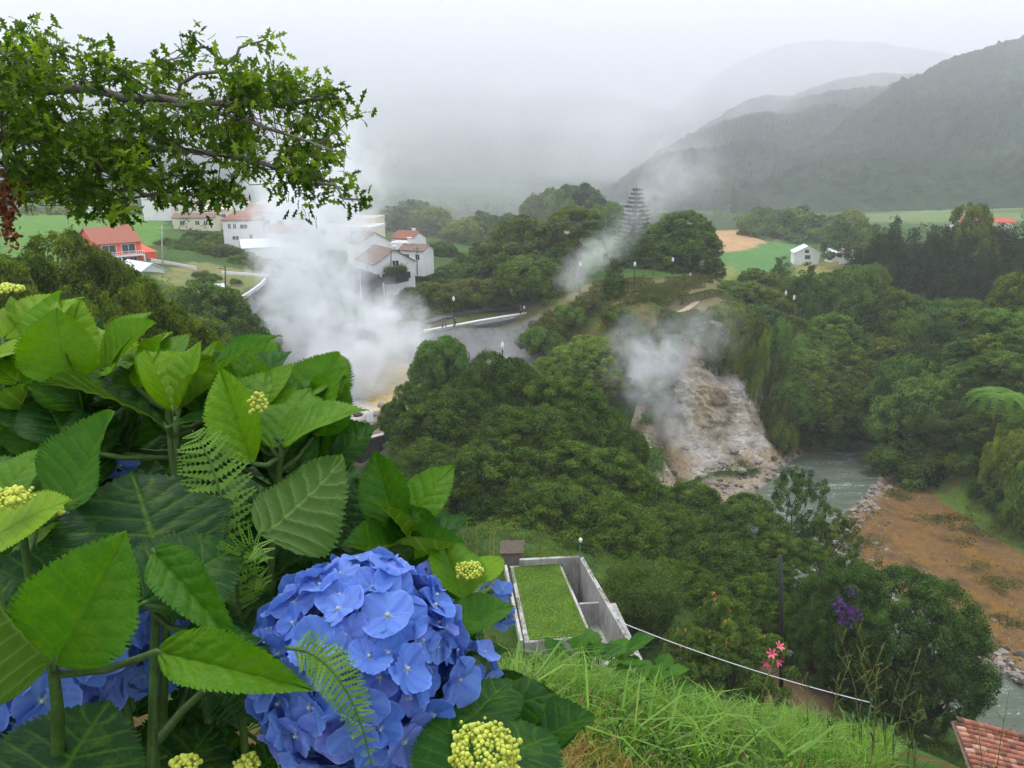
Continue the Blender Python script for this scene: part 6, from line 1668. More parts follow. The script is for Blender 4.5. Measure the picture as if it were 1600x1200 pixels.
LV = [
 # left bush: back row, bright
 ('a', 5,530,.98, 85,448,1.06, .70, 10, .88, 0), ('a', 75,600,.93, 128,466,1.02, .55, 50, .80, 2), ('a', -20,565,.95, 95,508,.92, .55, 15, .97, 0),
 ('a', 168,590,.98, 148,494,1.06, .85, 0, .92, 5), ('a', 180,590,.98, 258,508,1.04, .75, -15, .88, 0), ('a', 225,585,.97, 300,540,1.0, .6, 10, .60, 1),
 ('a', 40,610,.98, -10,480,1.06, .8, 0, .35, 0), ('a', 110,560,1.02, 20,500,1.08, .6, 0, .25, 1),
 ('a', 258,665,.86, 88,556,.90, .56, 28, .16, 1), ('a', 262,668,.84, 340,640,.84, .5, 0, .22, 1),
 ('a', 270,640,.86, 232,538,.90, .85, 12, .78, 4), ('a', 276,640,.86, 312,530,.90, .7, -20, .74, 2), ('a', 278,642,.86, 352,578,.88, .6, -15, .60, 4),
 ('a', 318,602,.90, 407,502,.84, .36, 25, .48, 1), ('a', 235,640,.92, 190,560,.95, .7, 0, .5, 5),
 # upper middle
 ('b', 395,725,.82, 342,572,.88, .42, -30, .72, 2), ('b', 400,690,.86, 415,566,.96, .95, 0, .66, 0), ('b', 425,700,.84, 480,590,.94, .8, 0, .60, 5),
 ('b', 440,695,.84, 557,616,.84, .62, 5, .64, 1), ('b', 440,700,.85, 510,640,.88, .8, -10, .55, 0), ('b', 420,700,.88, 360,600,.98, .6, 0, .25, 1),
 ('b', 408,838,.73, 546,735,.80, .98, 8, .42, 5, True), ('b', 440,690,.88, 380,650,.9, .9, 0, .5, 0),
 # middle left
 ('a', 98,802,.74, 186,646,.78, .86, 0, .56, 7), ('a', 95,690,.90, 5,590,.96, .75, 10, .12, 1), ('a', 110,700,.88, 60,600,.95, .8, 0, .2, 0), ('a', 150,720,.92, 120,600,.98, .6, 0, .3, 1),
 ('a', -25,850,.66, 100,768,.68, .95, 5, 1.0, 0), ('a', -10,790,.78, 62,690,.82, .9, 0, .62, 5), ('a', 60,800,.80, -30,690,.84, .6, 0, .45, 1),
 ('a', 252,885,.70, 205,722,.78, 1.25, 0, .10, 0), ('a', 262,880,.72, 330,760,.80, .8, 8, .14, 5), ('a', 222,945,.66, 376,838,.72, .82, 22, .24, 0), 
 ('a', 240,860,.68, 350,985,.60, .40, 30, .55, 1), ('a', 190,860,.71, 130,990,.68, .4, 0, .4, 2, True), ('a', 30,960,.74, 110,820,.80, .8, 0, .2, 1), ('a', 130,930,.8, 60,840,.82, .7, 0, .25, 5), ('a', 40,990,.72, -40,880,.74, .7, 0, .22, 1),
 # folded front leaf
 ('a', 84,1038,.585, 196,830,.60, .62, 58, .64, 2), ('a', 80,1036,.585, -40,930,.54, .95, -28, .55, 4, True), ('a', 86,1030,.60, 130,880,.64, .7, 10, .45, 5),
 # leaf before the flower
 ('a', 246,1018,.62, 466,1064,.58, .34, 40, .72, 1), ('a', 290,985,.66, 455,1035,.62, .42, -8, .28, 0),
 # dark lower left
 ('a', 65,1270,.60, 160,1085,.66, 1.1, 0, .10, 0), ('a', 60,1280,.62, -40,1150,.64, .9, 0, .06, 1), ('a', 250,1260,.8, 330,1120,.88, .9, 0, .04, 0), ('a', 180,1280,.75, 240,1150,.8, .8, 0, .03, 1),
 # behind and left of the flower
 ('b', 545,880,.98, 478,775,1.04, .8, 0, .16, 0), ('b', 430,900,.92, 492,842,.90, .7, 10, .14, 5), ('b', 500,900,1.0, 400,830,1.06, .7, 0, .08, 1), ('b', 470,800,1.0, 540,720,1.1, .8, 0, .2, 0),
 ('b', 395,1000,.86, 330,880,.9, .7, 0, .06, 1), ('b', 350,1010,.88, 440,930,.92, .7, 0, .08, 0), ('b', 360,1260,.85, 440,1150,.9, .8, 0, .04, 1),
 # right group
 ('c', 628,822,.93, 705,719,.97, .58, 14, .70, 0), ('c', 618,828,.92, 584,702,.97, .50, -25, .55, 2), ('c', 606,835,.96, 556,740,1.0, .72, 0, .26, 0), ('c', 616,850,.95, 600,760,1.0, .5, 20, .45, 1),
 ('c', 626,884,.87, 544,838,.82, .95, 0, .50, 4), ('c', 628,884,.87, 725,795,.88, .72, -5, .26, 0), ('c', 628,890,.87, 715,832,.82, .62, 5, .46, 4), ('c', 622,880,.88, 640,790,.94, .7, 0, .48, 2),
 ('c', 560,860,.98, 520,770,1.04, .7, 0, .2, 1), ('c', 590,880,.95, 540,800,1.0, .8, 0, .3, 5),
 ('c', 722,935,.80, 690,838,.86, .72, 10, .74, 2), ('c', 734,910,.82, 784,862,.86, .8, 0, .92, 0), ('c', 702,985,.77, 803,928,.80, .60, 8, .52, 1), ('c', 712,1035,.78, 795,1000,.80, .5, 0, .26, 1),
 ('c', 730,1000,.80, 690,920,.84, .7, 0, .6, 5), ('c', 700,1060,.78, 780,1040,.78, .5, 10, .2, 0),
 ('c', 735,1215,.60, 868,1128,.66, 1.05, 0, .22, 0), ('c', 715,1150,.66, 800,1040,.74, .8, 0, .24, 5), ('c', 725,1250,.6, 700,1090,.66, .7, 0, .34, 1), ('c', 800,1260,.58, 890,1190,.62, .9, 0, .18, 1),
]
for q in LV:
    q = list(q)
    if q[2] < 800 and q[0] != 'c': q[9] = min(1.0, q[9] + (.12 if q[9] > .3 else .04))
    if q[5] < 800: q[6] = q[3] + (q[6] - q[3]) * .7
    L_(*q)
# crowded young leaves of the shoot tips
r5 = random.Random(31)
for (x, y, k_, tn_) in [(30,560,'a',.9),(100,560,'a',.85),(160,540,'a',.9),(215,565,'a',.8),(285,590,'a',.8),(330,610,'a',.7),(60,680,'a',.7),(0,660,'a',.6),(395,600,'b',.75),(440,620,'b',.75),(490,640,'b',.7),(410,660,'b',.6),(470,700,'b',.55),(350,660,'b',.5),(20,840,'a',.8),(150,860,'a',.4)]:
    for q in range(2):
        a_ = r5.uniform(-2.5, -.6); L = r5.uniform(85, 120); t0 = r5.uniform(.90, .97)
        L_(k_, x, y + 40, t0, x + math.cos(a_) * L, y + 40 + math.sin(a_) * L, t0 + r5.uniform(-.02, .04), r5.uniform(.6, .85), r5.uniform(-20, 30), min(1, tn_ + r5.uniform(-.12, .12)))
# more of the pale young leaves on top and of darker ones lower down
r3 = random.Random(12)
for (x, y, tn_) in [(30,640,.7),(130,640,.6),(60,540,.9),(200,620,.7),(300,620,.65),(330,660,.5),(380,620,.55),(470,650,.6),(500,690,.5),(20,720,.6),(150,760,.35),(200,700,.3),(320,700,.35),(370,730,.3),(450,760,.3),(500,740,.3),(30,880,.3),(120,900,.25),(300,900,.2),(340,960,.15),(180,1000,.12),(300,1050,.1),(350,1120,.08),(130,1160,.08),(30,1180,.06),(650,860,.4),(760,1120,.25),(820,1170,.25)]:
    for q in range(3):
        a_ = r3.uniform(-2.7, -.4); L = r3.uniform(95, 135); t0 = r3.uniform(.93, 1.02) if x < 560 else .9
        k_ = 'a' if x < 335 else ('b' if x < 560 else 'c')
        L_(k_, x, y, t0, x + math.cos(a_) * L, y + math.sin(a_) * L * .8, t0 + r3.uniform(-.03, .08), r3.uniform(.6, .95), r3.uniform(-25, 35), min(1, max(.03, tn_ + r3.uniform(-.15, .15))), pet=True)
# leaves deeper in the bushes
sil = np.array([(-60,470),(60,470),(130,510),(260,560),(330,610),(440,610),(520,665),(550,740),(580,760),(690,810),(690,870),(740,930),(760,990),(770,1070),(850,1140),(890,1200),(890,1300),(-60,1300)], float)
r2 = np.random.default_rng(8); cnt = {'a': 0, 'b': 0, 'c': 0}
while sum(cnt.values()) < 62:
    x, y = r2.uniform(-60, 880), r2.uniform(470, 1290)
    if not inpoly(np.array([x]), np.array([y]), sil)[0]: continue
    k = 'a' if x < 330 else ('b' if x < 560 else 'c')
    if cnt[k] >= (24 if k != 'c' else 14): continue
    if not inpoly(np.array([x * 1.0]), np.array([y - 55]), sil)[0]: continue
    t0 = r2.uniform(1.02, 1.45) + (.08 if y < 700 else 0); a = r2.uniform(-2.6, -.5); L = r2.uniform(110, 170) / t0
    cnt[k] += 1; dep = np.clip((y - 560) / 600, 0, 1)  # dep darkens leaves lower down: inner shade put into their tone
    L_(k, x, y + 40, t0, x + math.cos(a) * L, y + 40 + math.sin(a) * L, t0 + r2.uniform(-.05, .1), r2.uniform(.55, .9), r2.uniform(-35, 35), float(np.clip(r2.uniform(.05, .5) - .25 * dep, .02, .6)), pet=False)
# the leaves deep in the bushes, one mass per bush
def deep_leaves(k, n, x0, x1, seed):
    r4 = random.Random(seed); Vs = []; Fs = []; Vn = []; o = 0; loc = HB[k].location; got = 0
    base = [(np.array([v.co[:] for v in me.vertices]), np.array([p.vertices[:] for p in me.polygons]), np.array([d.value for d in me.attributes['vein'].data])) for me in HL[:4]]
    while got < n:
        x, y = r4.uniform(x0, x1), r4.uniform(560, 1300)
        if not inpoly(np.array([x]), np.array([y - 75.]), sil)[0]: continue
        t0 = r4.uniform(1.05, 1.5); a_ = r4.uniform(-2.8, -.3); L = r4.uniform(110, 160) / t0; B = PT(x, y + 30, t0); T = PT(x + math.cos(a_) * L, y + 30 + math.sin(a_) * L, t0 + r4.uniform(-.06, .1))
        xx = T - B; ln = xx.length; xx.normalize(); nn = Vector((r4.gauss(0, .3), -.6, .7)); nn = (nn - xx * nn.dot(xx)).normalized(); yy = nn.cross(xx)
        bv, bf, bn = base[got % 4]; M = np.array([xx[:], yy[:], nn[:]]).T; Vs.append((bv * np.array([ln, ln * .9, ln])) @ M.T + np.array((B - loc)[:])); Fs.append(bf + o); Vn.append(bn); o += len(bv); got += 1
    ob = npmesh("inner_leaves", np.vstack(Vs), np.vstack(Fs), m_hleaf, HB[k], smooth=True, attrs={"vein": np.concatenate(Vn)}); ob.color = (.12, .12, .12, 1); ob["kind"] = 'stuff'  # one dark tone: shade of the bush interior put into the leaf colour
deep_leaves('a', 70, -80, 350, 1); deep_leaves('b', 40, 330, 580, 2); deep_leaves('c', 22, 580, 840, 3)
for k in HB: PET[k].build("petioles", m_stem, HB[k], smooth=True)["kind"] = 'stuff'

# ---- flower heads
m_pet, t, b = new_mat("blue_sepals")
oi = N(t, "ShaderNodeObjectInfo"); a = attr(t, "rad"); vn = attr(t, "vein")
nzp = noise(t, 2.2, 4, .6, objco(t))
sepc = N(t, "ShaderNodeSeparateColor"); t.links.new(oi.outputs["Color"], sepc.inputs[0])
hue = ramp(t, sepc.outputs[0], [(0, (.085, .215, .600)), (.45, (.155, .300, .680)), (.75, (.190, .270, .660)), (1, (.250, .200, .580))])
hue = mixc(t, ramp(t, nzp, [(.4, (0, 0, 0)), (.8, (.22, .22, .22))]), hue, (.26, .20, .66))
hue = mixc(t, math_(t, 'MULTIPLY', vn.outputs["Fac"], .45), hue, (.07, .13, .66))
hue = mixc(t, ramp(t, a.outputs["Fac"], [(.04, (1, 1, 1)), (.16, (0, 0, 0))]), hue, (.50, .60, .62))
hue = mixc(t, ramp(t, a.outputs["Fac"], [(.90, (0, 0, 0)), (1.0, (.5, .5, .5))]), hue, (.32, .42, .86))
t.links.new(hue, b.inputs["Base Color"]); b.inputs["Roughness"].default_value = .6; b.inputs["Specular IOR Level"].default_value = .2
bump(t, b, vn.outputs["Fac"], .3, .001)
tr = N(t, "ShaderNodeBsdfTranslucent"); t.links.new(hue, tr.inputs[0]); mx = N(t, "ShaderNodeMixShader"); mx.inputs[0].default_value = .33
t.links.new(b.outputs[0], mx.inputs[1]); t.links.new(tr.outputs[0], mx.inputs[2]); t.links.new(mx.outputs[0], t.nodes["Material Output"].inputs[0])
m_bead = simple("flower_centre", (.42, .50, .42), .6, .2, 200, .3)
m_bud = simple("yellow_green_buds", (.50, .56, .07), .55, .22, 120, .35)
def floret_mesh(seed, cup, serr):
    r2 = np.random.default_rng(seed); V = []; Fq = []; Rd = []; Vn = []; mi = []; nr, na = 9, 11
    for k in range(4):
        a0 = k * math.pi / 2 + r2.normal() * .08; size = 1 + .10 * r2.normal(); lift = (.05 if k % 2 else 0) + .02 * r2.normal(); cp = cup + .12 * r2.normal(); o = len(V)
        for i in range(nr):
            s = i / (nr - 1)
            for j in range(na):
                q = (j / (na - 1) * 2 - 1)
                wdt = .74 * math.sin(min(1, s * 1.15 + .02) * math.pi * .5) ** .8 * (1 - .35 * s ** 4)
                rad = s * (1 - .20 * q * q * s) * size
                if i == nr - 1 and serr: rad += .05 * ((j % 2) - .5) + .02 * r2.normal()
                x = rad; y = q * wdt * size; z = cp * s * s * .5 - .16 * q * q * s + .018 * math.sin(q * 11 + k * 2) * s + lift * s * 2 + .03 * math.sin(q * 5 + k)
                V.append((x * math.cos(a0) - y * math.sin(a0), x * math.sin(a0) + y * math.cos(a0), z)); Rd.append(s); Vn.append(abs(math.sin(q * 9 + s)) ** 10 * .9 + (1 if abs(q) < .05 else 0))
        for i in range(nr - 1):
            for j in range(na - 1): Fq.append((o + i * na + j, o + (i + 1) * na + j, o + (i + 1) * na + j + 1, o + i * na + j + 1)); mi.append(0)
    o = len(V)      # bead
    for i in range(5):
        ph = math.pi * i / 4
        for j in range(8): V.append((.085 * math.sin(ph) * math.cos(j * .785), .085 * math.sin(ph) * math.sin(j * .785), .07 + .085 * math.cos(ph))); Rd.append(0); Vn.append(0)
    for i in range(4):
        for j in range(8): Fq.append((o + i * 8 + j, o + (i + 1) * 8 + j, o + (i + 1) * 8 + (j + 1) % 8, o + i * 8 + (j + 1) % 8)); mi.append(1)
    ob = npmesh("floret", V, Fq, [m_pet, m_bead], smooth=True, attrs={"rad": Rd, "vein": np.clip(Vn, 0, 1)}, mi=mi); me = ob.data; bpy.data.objects.remove(ob); return me
FL = [floret_mesh(k, .34 + .14 * (k % 3), k % 2 == 0) for k in range(6)]
def flower_head(bush, c, rx, rz, n, fr, hue0=.35, label=None, seed=1):
    r2 = np.random.default_rng(seed); loc = HB[bush].location
    bm = bmesh.new(); bmesh.ops.create_icosphere(bm, subdivisions=3, radius=1)
    for v in bm.verts: v.co = Vector((v.co.x * rx * .66, v.co.y * rx * .66, v.co.z * rz * .62))
    me = bpy.data.meshes.new("flower_head"); bm.to_mesh(me); bm.free(); me.materials.append(m_stem); head = bpy.data.objects.new("flower_head", me); COL.objects.link(head)
    head.parent = HB[bush]; head.location = c - loc
    if label: head["label"] = label
    view = (Vector((0, 0, H)) - c).normalized(); pts = []
    for i in range(n):
        z = 1 - 2 * (i + .5) / n; a = i * 2.399963; s = math.sqrt(1 - z * z); d = Vector((s * math.cos(a), s * math.sin(a), z)) + Vector(r2.normal(size=3)) * .06; d.normalize(); pts.append(d)
    pts.sort(key=lambda d: -d.dot(view)); rest = []
    for i, d in enumerate(pts):
        rr_ = 1 + .055 * r2.normal(); p = Vector((d.x * rx * rr_, d.y * rx * rr_, d.z * rz * rr_)) * .96
        nrm = (d + Vector(r2.normal(size=3)) * .20).normalized(); q = nrm.to_track_quat('Z', 'Y').to_matrix().to_4x4() @ Matrix.Rotation(r2.uniform(0, 6.28), 4, 'Z')
        s = fr * (1 + .13 * r2.normal()); M = Matrix.Translation(p) @ q @ Matrix.Diagonal((s, s, s, 1)); k = int(r2.integers(6))
        if i < 98:
            o = bpy.data.objects.new("floret", FL[k]); COL.objects.link(o); o.parent = head; o.matrix_local = M; h_ = float(np.clip(hue0 + .22 * r2.normal() + .2 * max(0, -d.z), 0, .82)); o.color = (h_, h_, h_, 1)
        else: rest.append((M, k))
    if rest:
        bm = bmesh.new()
        for M, k in rest: n0 = len(bm.verts); bm.from_mesh(FL[k]); bm.verts.ensure_lookup_table(); bmesh.ops.transform(bm, matrix=M, verts=bm.verts[n0:])
        me = bpy.data.meshes.new("florets"); bm.to_mesh(me); bm.free()
        for m_ in (m_pet, m_bead): me.materials.append(m_) if m_.name not in [x.name for x in me.materials] else None
        o = bpy.data.objects.new("florets", me); COL.objects.link(o); o.parent = head; o.color = (hue0, hue0, hue0, 1); o["kind"] = 'stuff'
    return head
flower_head('b', PT(562, 1036, .70), .0885, .0900, 205, .0188, .30, "large fresh blue flower head", 3)
flower_head('a', PT(40, 1030, .82), .100, .092, 120, .023, .25, "shaded blue flower head with toothed sepals at lower left", 5)
flower_head('a', PT(182, 800, 1.02), .060, .062, 60, .020, .15, "blue flower head peeping between two leaves", 7)
flower_head('a', PT(225, 985, .98), .075, .07, 70, .022, .2, "deeply shaded blue flower head behind the stems", 9)
flower_head('b', PT(660, 868, 1.02), .020, .020, 9, .016, .95, "small violet flower head opening behind the big one", 11)
flower_head('c', PT(772, 938, .86), .017, .020, 8, .0135, .55, "small blue flower cluster at the bush's right edge", 13)
flower_head('c', PT(748, 1042, .76), .017, .020, 8, .0125, .45, "small half open blue cluster below the right leaves", 15)
flower_head('c', PT(784, 966, .86), .006, .008, 3, .0135, .4, None, 17)
def bud_cluster(bush, c, r_, n, br, label=None, seed=0, flat=.6, vis=None):
    r2 = np.random.default_rng(seed); loc = HB[bush].location; bm = bmesh.new(); bmesh.ops.create_icosphere(bm, subdivisions=2, radius=1)
    B = np.array([v.co[:] for v in bm.verts]); Fc = np.array([[v.index for v in f.verts] for f in bm.faces]); bm.free()
    P_ = []
    for i in range(n):
        z = 1 - 1.5 * (i + .5) / n; a = i * 2.399963; s = math.sqrt(max(0, 1 - z * z)); q = 1 + .14 * r2.normal(); P_.append((s * math.cos(a) * r_ * q, s * math.sin(a) * r_ * q, z * r_ * flat * q))
    P_ = np.array(P_); s = br * (1 + .25 * r2.normal(size=n)).clip(.5, 1.5)
    V = (B[None] * s[:, None, None] * (1 + .05 * r2.normal(size=(n, len(B), 1))) + P_[:, None]).reshape(-1, 3); Fq = (Fc[None] + (np.arange(n) * len(B))[:, None, None]).reshape(-1, 3)
    o = npmesh("bud_cluster", V, Fq, m_bud, HB[bush], smooth=True); o.location = c - loc; o["kind"] = 'stuff'
    if label: o["label"] = label
bud_cluster('c', PT(757, 1178, .55), .0215, 330, .0016, "large yellow green bud cluster at the bottom edge", 1, .8)
bud_cluster('c', PT(733, 892, .80), .0125, 110, .0015, None, 2, .55)
bud_cluster('a', PT(97, 541, .97), .0125, 90, .0017, None, 3, .7)
bud_cluster('b', PT(404, 632, .80), .0085, 34, .0020, None, 4, 1.4)
bud_cluster('a', PT(14, 780, .66), .0150, 130, .0017, None, 5, .5)
bud_cluster('a', PT(89, 800, .69), .0045, 10, .0022, None, 6, .8)
bud_cluster('a', PT(8, 452, 1.0), .0180, 60, .0026, None, 7, .3)
bud_cluster('b', PT(290, 1196, .62), .009, 40, .0022, None, 8, .6)
bud_cluster('b', PT(386, 1196, .64), .009, 40, .0022, None, 9, .6)
bud_cluster('b', PT(655, 862, .98), .010, 30, .0024, None, 10, .8)

# ------------------------------------------------------------------ ferns growing through the hydrangeas
m_fern = LMAT('fern')
m_fernd = leafmat("fern_dark", (.012, .045, .012), (.035, .095, .020), .3)
def fern(label, fronds, mat, name="fern"):
    """fronds: list of (path [(px,py,t)..], pinna px, npin, side normal roll)"""
    p0 = PT(*fronds[0][0][0]); root = thing(name, label, "fern", (p0.x, p0.y, p0.z), 0, "ferns among the hydrangeas")
    for path, plen, npin in fronds:
        pts = [PT(*p) for p in path]; n = len(pts)
        def pt(s):
            f = s * (n - 1); i = min(int(f), n - 2); w_ = f - i
            p_1 = pts[max(i - 1, 0)]; p2 = pts[min(i + 2, n - 1)]; a, b_ = pts[i], pts[i + 1]
            return .5 * ((2 * a) + (b_ - p_1) * w_ + (2 * p_1 - 5 * a + 4 * b_ - p2) * w_ ** 2 + (3 * a - p_1 - 3 * b_ + p2) * w_ ** 3)
        V = []; Fq = []; T_ = []
        for k in range(npin):
            s = .12 + .87 * k / npin; c = pt(s); d = (pt(min(1, s + .01)) - pt(s - .01)).normalized(); view = (Vector((0, 0, H)) - c).normalized(); up = (view - d * view.dot(d)).normalized(); sd = d.cross(up)
            L = plen * c.y / 1230 * (math.sin(math.pi * min(1, .22 + .78 * s)) ** .8 + .06)
            for sg in (-1, 1):
                ax = (sd * sg + d * .38 + up * random.uniform(-.35, .15)).normalized(); wd = L * .25; nl = 7
                q1 = ax.cross(up).normalized(); tn_ = random.random() * .5 + .3
                for j in range(nl):
                    f = j / nl; b0 = c + ax * L * f; ww = wd * (1 - f) ** .7 + L * .02
                    for s2 in (-1, 1):
                        o = len(V); e = b0 + q1 * s2 * ww + ax * L * .075; V += [b0, b0 + q1 * s2 * ww * .8 - ax * L * .012, e, b0 + ax * L / nl * 1.15 + q1 * s2 * ww * .5]
                        V = V; Fq.append((o, o + 1, o + 2, o + 3)); T_ += [tn_] * 4
        mb = MB().tube([pt(s) - p0 for s in np.linspace(0, 1, 20)], [.0016 * (1 - .7 * s) for s in np.linspace(0, 1, 20)], 6)
        f = npmesh("frond", np.array([(v - p0)[:] for v in V]), Fq, mat, root, attrs={"tone": T_}); mb.build("stalk", m_stem, f, smooth=True)
    return root
fern("bright fern frond rising between the hydrangea leaves left of centre", [([(352,860,.76),(350,800,.76),(335,740,.765),(318,700,.77),(300,672,.78)], 60, 11)], m_fern)
fern("bright curled fern tip above the left side of the blue flower", [([(372,960,.74),(372,900,.73),(380,862,.71),(402,850,.69),(418,880,.67)], 46, 13), ([(374,960,.75),(382,915,.74),(400,900,.72),(418,915,.70)], 36, 11)], m_fern)
fern("long fern frond arching down across the blue flower head", [([(448,1012,.60),(490,1022,.585),(530,1062,.575),(562,1125,.57),(585,1215,.57)], 42, 22)], m_fern)
fern("dark drooping fern left of the blue flower head", [([(330,1010,.86),(372,1040,.83),(400,1090,.82),(412,1150,.82)], 60, 13), ([(320,1050,.86),(350,1080,.84),(370,1130,.83)], 50, 11), ([(340,980,.9),(330,930,.9),(310,900,.9)], 50, 10)], m_fernd)
fern("dark fern fronds under the blue flower head at the bottom", [([(420,1240,.70),(470,1190,.69),(530,1180,.69),(590,1195,.7)], 40, 14)], m_fern)

# ------------------------------------------------------------------ grassy brow of the slope
m_grass = leafmat("grass_blades", (.030, .095, .006), (.190, .370, .030), .4, .45, .3)
_r = [n_ for n_ in m_grass.node_tree.nodes if n_.type == 'VALTORGB'][0].color_ramp
_r.elements[1].position = .72; e = _r.elements.new(.80); e.color = (.26, .26, .045, 1); e = _r.elements.new(.92); e.color = (.34, .19, .06, 1); e = _r.elements.new(1.0); e.color = (.30, .10, .035, 1)
def blades(n, xy, hgt_, wid, lean, tone, seed, name, mat=m_grass):
    r2 = np.random.default_rng(seed); x, y = xy[:, 0], xy[:, 1]; n = len(x); z = hgt(x, y) - .02
    a = r2.uniform(0, 6.28, n); d = np.column_stack([np.cos(a), np.sin(a), np.zeros(n)]); sd = np.column_stack([-np.sin(a + r2.normal(size=n) * .5), np.cos(a), np.zeros(n)])
    h = hgt_ * r2.uniform(.45, 1.15, n); w_ = wid * r2.uniform(.6, 1.4, n); le = lean * h * r2.uniform(.2, 1.6, n); P0 = np.column_stack([x, y, z]); V = np.empty((n, 7, 3))
    for i, s in enumerate((0, .38, .72)):
        c = P0 + d * (le * s ** 2)[:, None] + np.column_stack([0 * h, 0 * h, h * (s - .28 * s ** 3 * np.minimum(1.6, le / h))]); ww = (w_ * (1 - .45 * s))[:, None] * .5; V[:, 2 * i] = c - sd * ww; V[:, 2 * i + 1] = c + sd * ww
    V[:, 6] = P0 + d * le[:, None] + np.column_stack([0 * h, 0 * h, h * (1 - .45 * np.minimum(1.6, le / h))])
    b0 = np.arange(n)[:, None] * 7; Q = np.concatenate([b0 + np.array([[0, 1, 3, 2]]), b0 + np.array([[2, 3, 5, 4]])]); T3 = b0 + np.array([[4, 5, 6, 6]])
    # tip as a thin quad: duplicate the tip vertex
    V = np.concatenate([V, V[:, 6:7] + sd[:, None] * .0006], axis=1); b0 = np.arange(n)[:, None] * 8
    Q = np.concatenate([b0 + np.array([[0, 1, 3, 2]]), b0 + np.array([[2, 3, 5, 4]]), b0 + np.array([[4, 5, 7, 6]])])
    return npmesh(name, V.reshape(-1, 3), Q, mat, attrs={"tone": np.repeat(tone, 8)})
def near_xy(n, seed, y0, y1, a0, a1):
    r2 = np.random.default_rng(seed); th = r2.uniform(R(a0), R(a1), n); r_ = np.sqrt(r2.uniform(y0 ** 2, y1 ** 2, n)); return np.column_stack([r_ * np.sin(th), r_ * np.cos(th)])
xy = near_xy(75000, 1, 1.6, 9.5, -12, 30); x, y = xy.T
pn = fbm(x * 1.1, y * 1.1, 0, 3, 95)
dry = np.clip(fbm(x * 1.6, y * 1.6, 4, 4, 95) * 2.6 + 0.1, 0, 1)
tone = np.clip(.34 + .65 * pn + .18 * rng.normal(size=len(x)), 0, .72); tone = np.where(rng.random(len(x)) < .08 + .80 * np.clip(dry * 1.6 - .1, 0, 1) * sstep(4.2, 2.6, x) * sstep(5.2, 3.9, np.hypot(x, y)), rng.uniform(.78, 1.0, len(x)), tone)
tag(blades(0, xy, (.15 + .12 * np.clip(pn + .4, 0, 1)) * (1 - .35 * dry), .006 + .0004 * np.hypot(x, y), .7, tone, 2, "grass"), kind='stuff')
xy = near_xy(22000, 3, 2.6, 8.5, -3, 25.5); x, y = xy.T; k = ((fbm(x * .9, y * .9, 2, 3, 7) > .08) & (np.hypot(x, y) > 3.8)) | (np.hypot(x, y) > 4.8); xy = xy[k]; x, y = xy.T
tag(blades(0, xy, .32 + .12 * fbm(x, y, 0, 2, 9), .0065, .9, np.clip(.50 + .16 * rng.normal(size=len(x)), 0, .74), 4, "tall_grass"), kind='stuff')
xy = near_xy(26000, 5, 9, 26, -24, 30); x, y = xy.T; k = np.hypot(x - 3.5, y - 41) > 7; xy = xy[k]; x, y = xy.T
tag(blades(0, xy, .42, .028, .7, np.clip(.34 + .14 * rng.normal(size=len(x)), 0, .7), 6, "rough_grass"), kind='stuff')
xy = near_xy(2200, 11, 3.4, 7.5, -2, 24); x, y = xy.T; k = fbm(x * 1.6, y * 1.6, 0, 3, 17) > .02; xy = xy[k]; x, y = xy.T
tag(blades(0, xy, .37 + .12 * fbm(x, y, 0, 2, 19), .016, 1.3, np.clip(.46 + .20 * rng.normal(size=len(x)), 0, .76), 12, "rank_grass"), kind='stuff')
# small herbs among the grass
xy = near_xy(500, 7, 2.2, 8.5, -8, 25); x, y = xy.T; C = np.column_stack([x, y, hgt(x, y) + rng.uniform(.03, .16, len(x))]); idx = np.repeat(np.arange(len(C)), 9)
P0 = C[idx] + rng.normal(size=(len(idx), 3)) * np.array([.055, .055, .04]); nr = rdir(len(idx), 1.6); V, Fq, t_ = leaf_quads(P0, nr, .028 * (.6 + .8 * rng.random(len(idx))), .6, .2, np.clip(.45 + .15 * rng.normal(size=len(idx)), 0, .7))
tag(npmesh("herbs", V, Fq, m_grass, attrs={"tone": t_}), kind='stuff')

def simple_leaf_mesh(seed):
    return hleaf_mesh(seed, .22, .16, .03, 0, 3, 36, 15, .35)
WL = [simple_leaf_mesh(21), simple_leaf_mesh(22)]
def weed(px, py, Y, label, leaves, size, tone, group=None, stalk=True):
    p = PD(px, py, Y); g = gz(p.x, p.y); r = thing("broad_leaved_weed", label, "weed", (p.x, p.y, g), 0, group); mb = MB()
    for k in range(leaves):
        a = 6.28 * k / leaves + random.uniform(-.3, .3); el = random.uniform(.15, .9); hh = random.uniform(.25, 1) * max(.08, p.z - g); b_ = Vector((math.cos(a) * .03, math.sin(a) * .03, hh))
        L = size * random.uniform(.7, 1.15); d = Vector((math.cos(a) * math.cos(el), math.sin(a) * math.cos(el), math.sin(el)))
        x = d; n_ = (Vector((0, 0, 1)) - x * x.z).normalized(); yv = n_.cross(x); M = Matrix((x, yv, n_)).transposed().to_4x4(); M.translation = b_ + d * L * .35; M = M @ Matrix.Diagonal((L, L * .85, L, 1))
        o = bpy.data.objects.new("leaf", WL[k % 2]); COL.objects.link(o); o.parent = r; o.matrix_local = M; tt = tone + random.uniform(-.1, .1); o.color = (tt, tt, tt, 1)
        mb.tube([(0, 0, -.05), b_, b_ + d * L * .38], [.006, .005, .003], 6)
    mb.build("stem", m_stem, r, smooth=True)
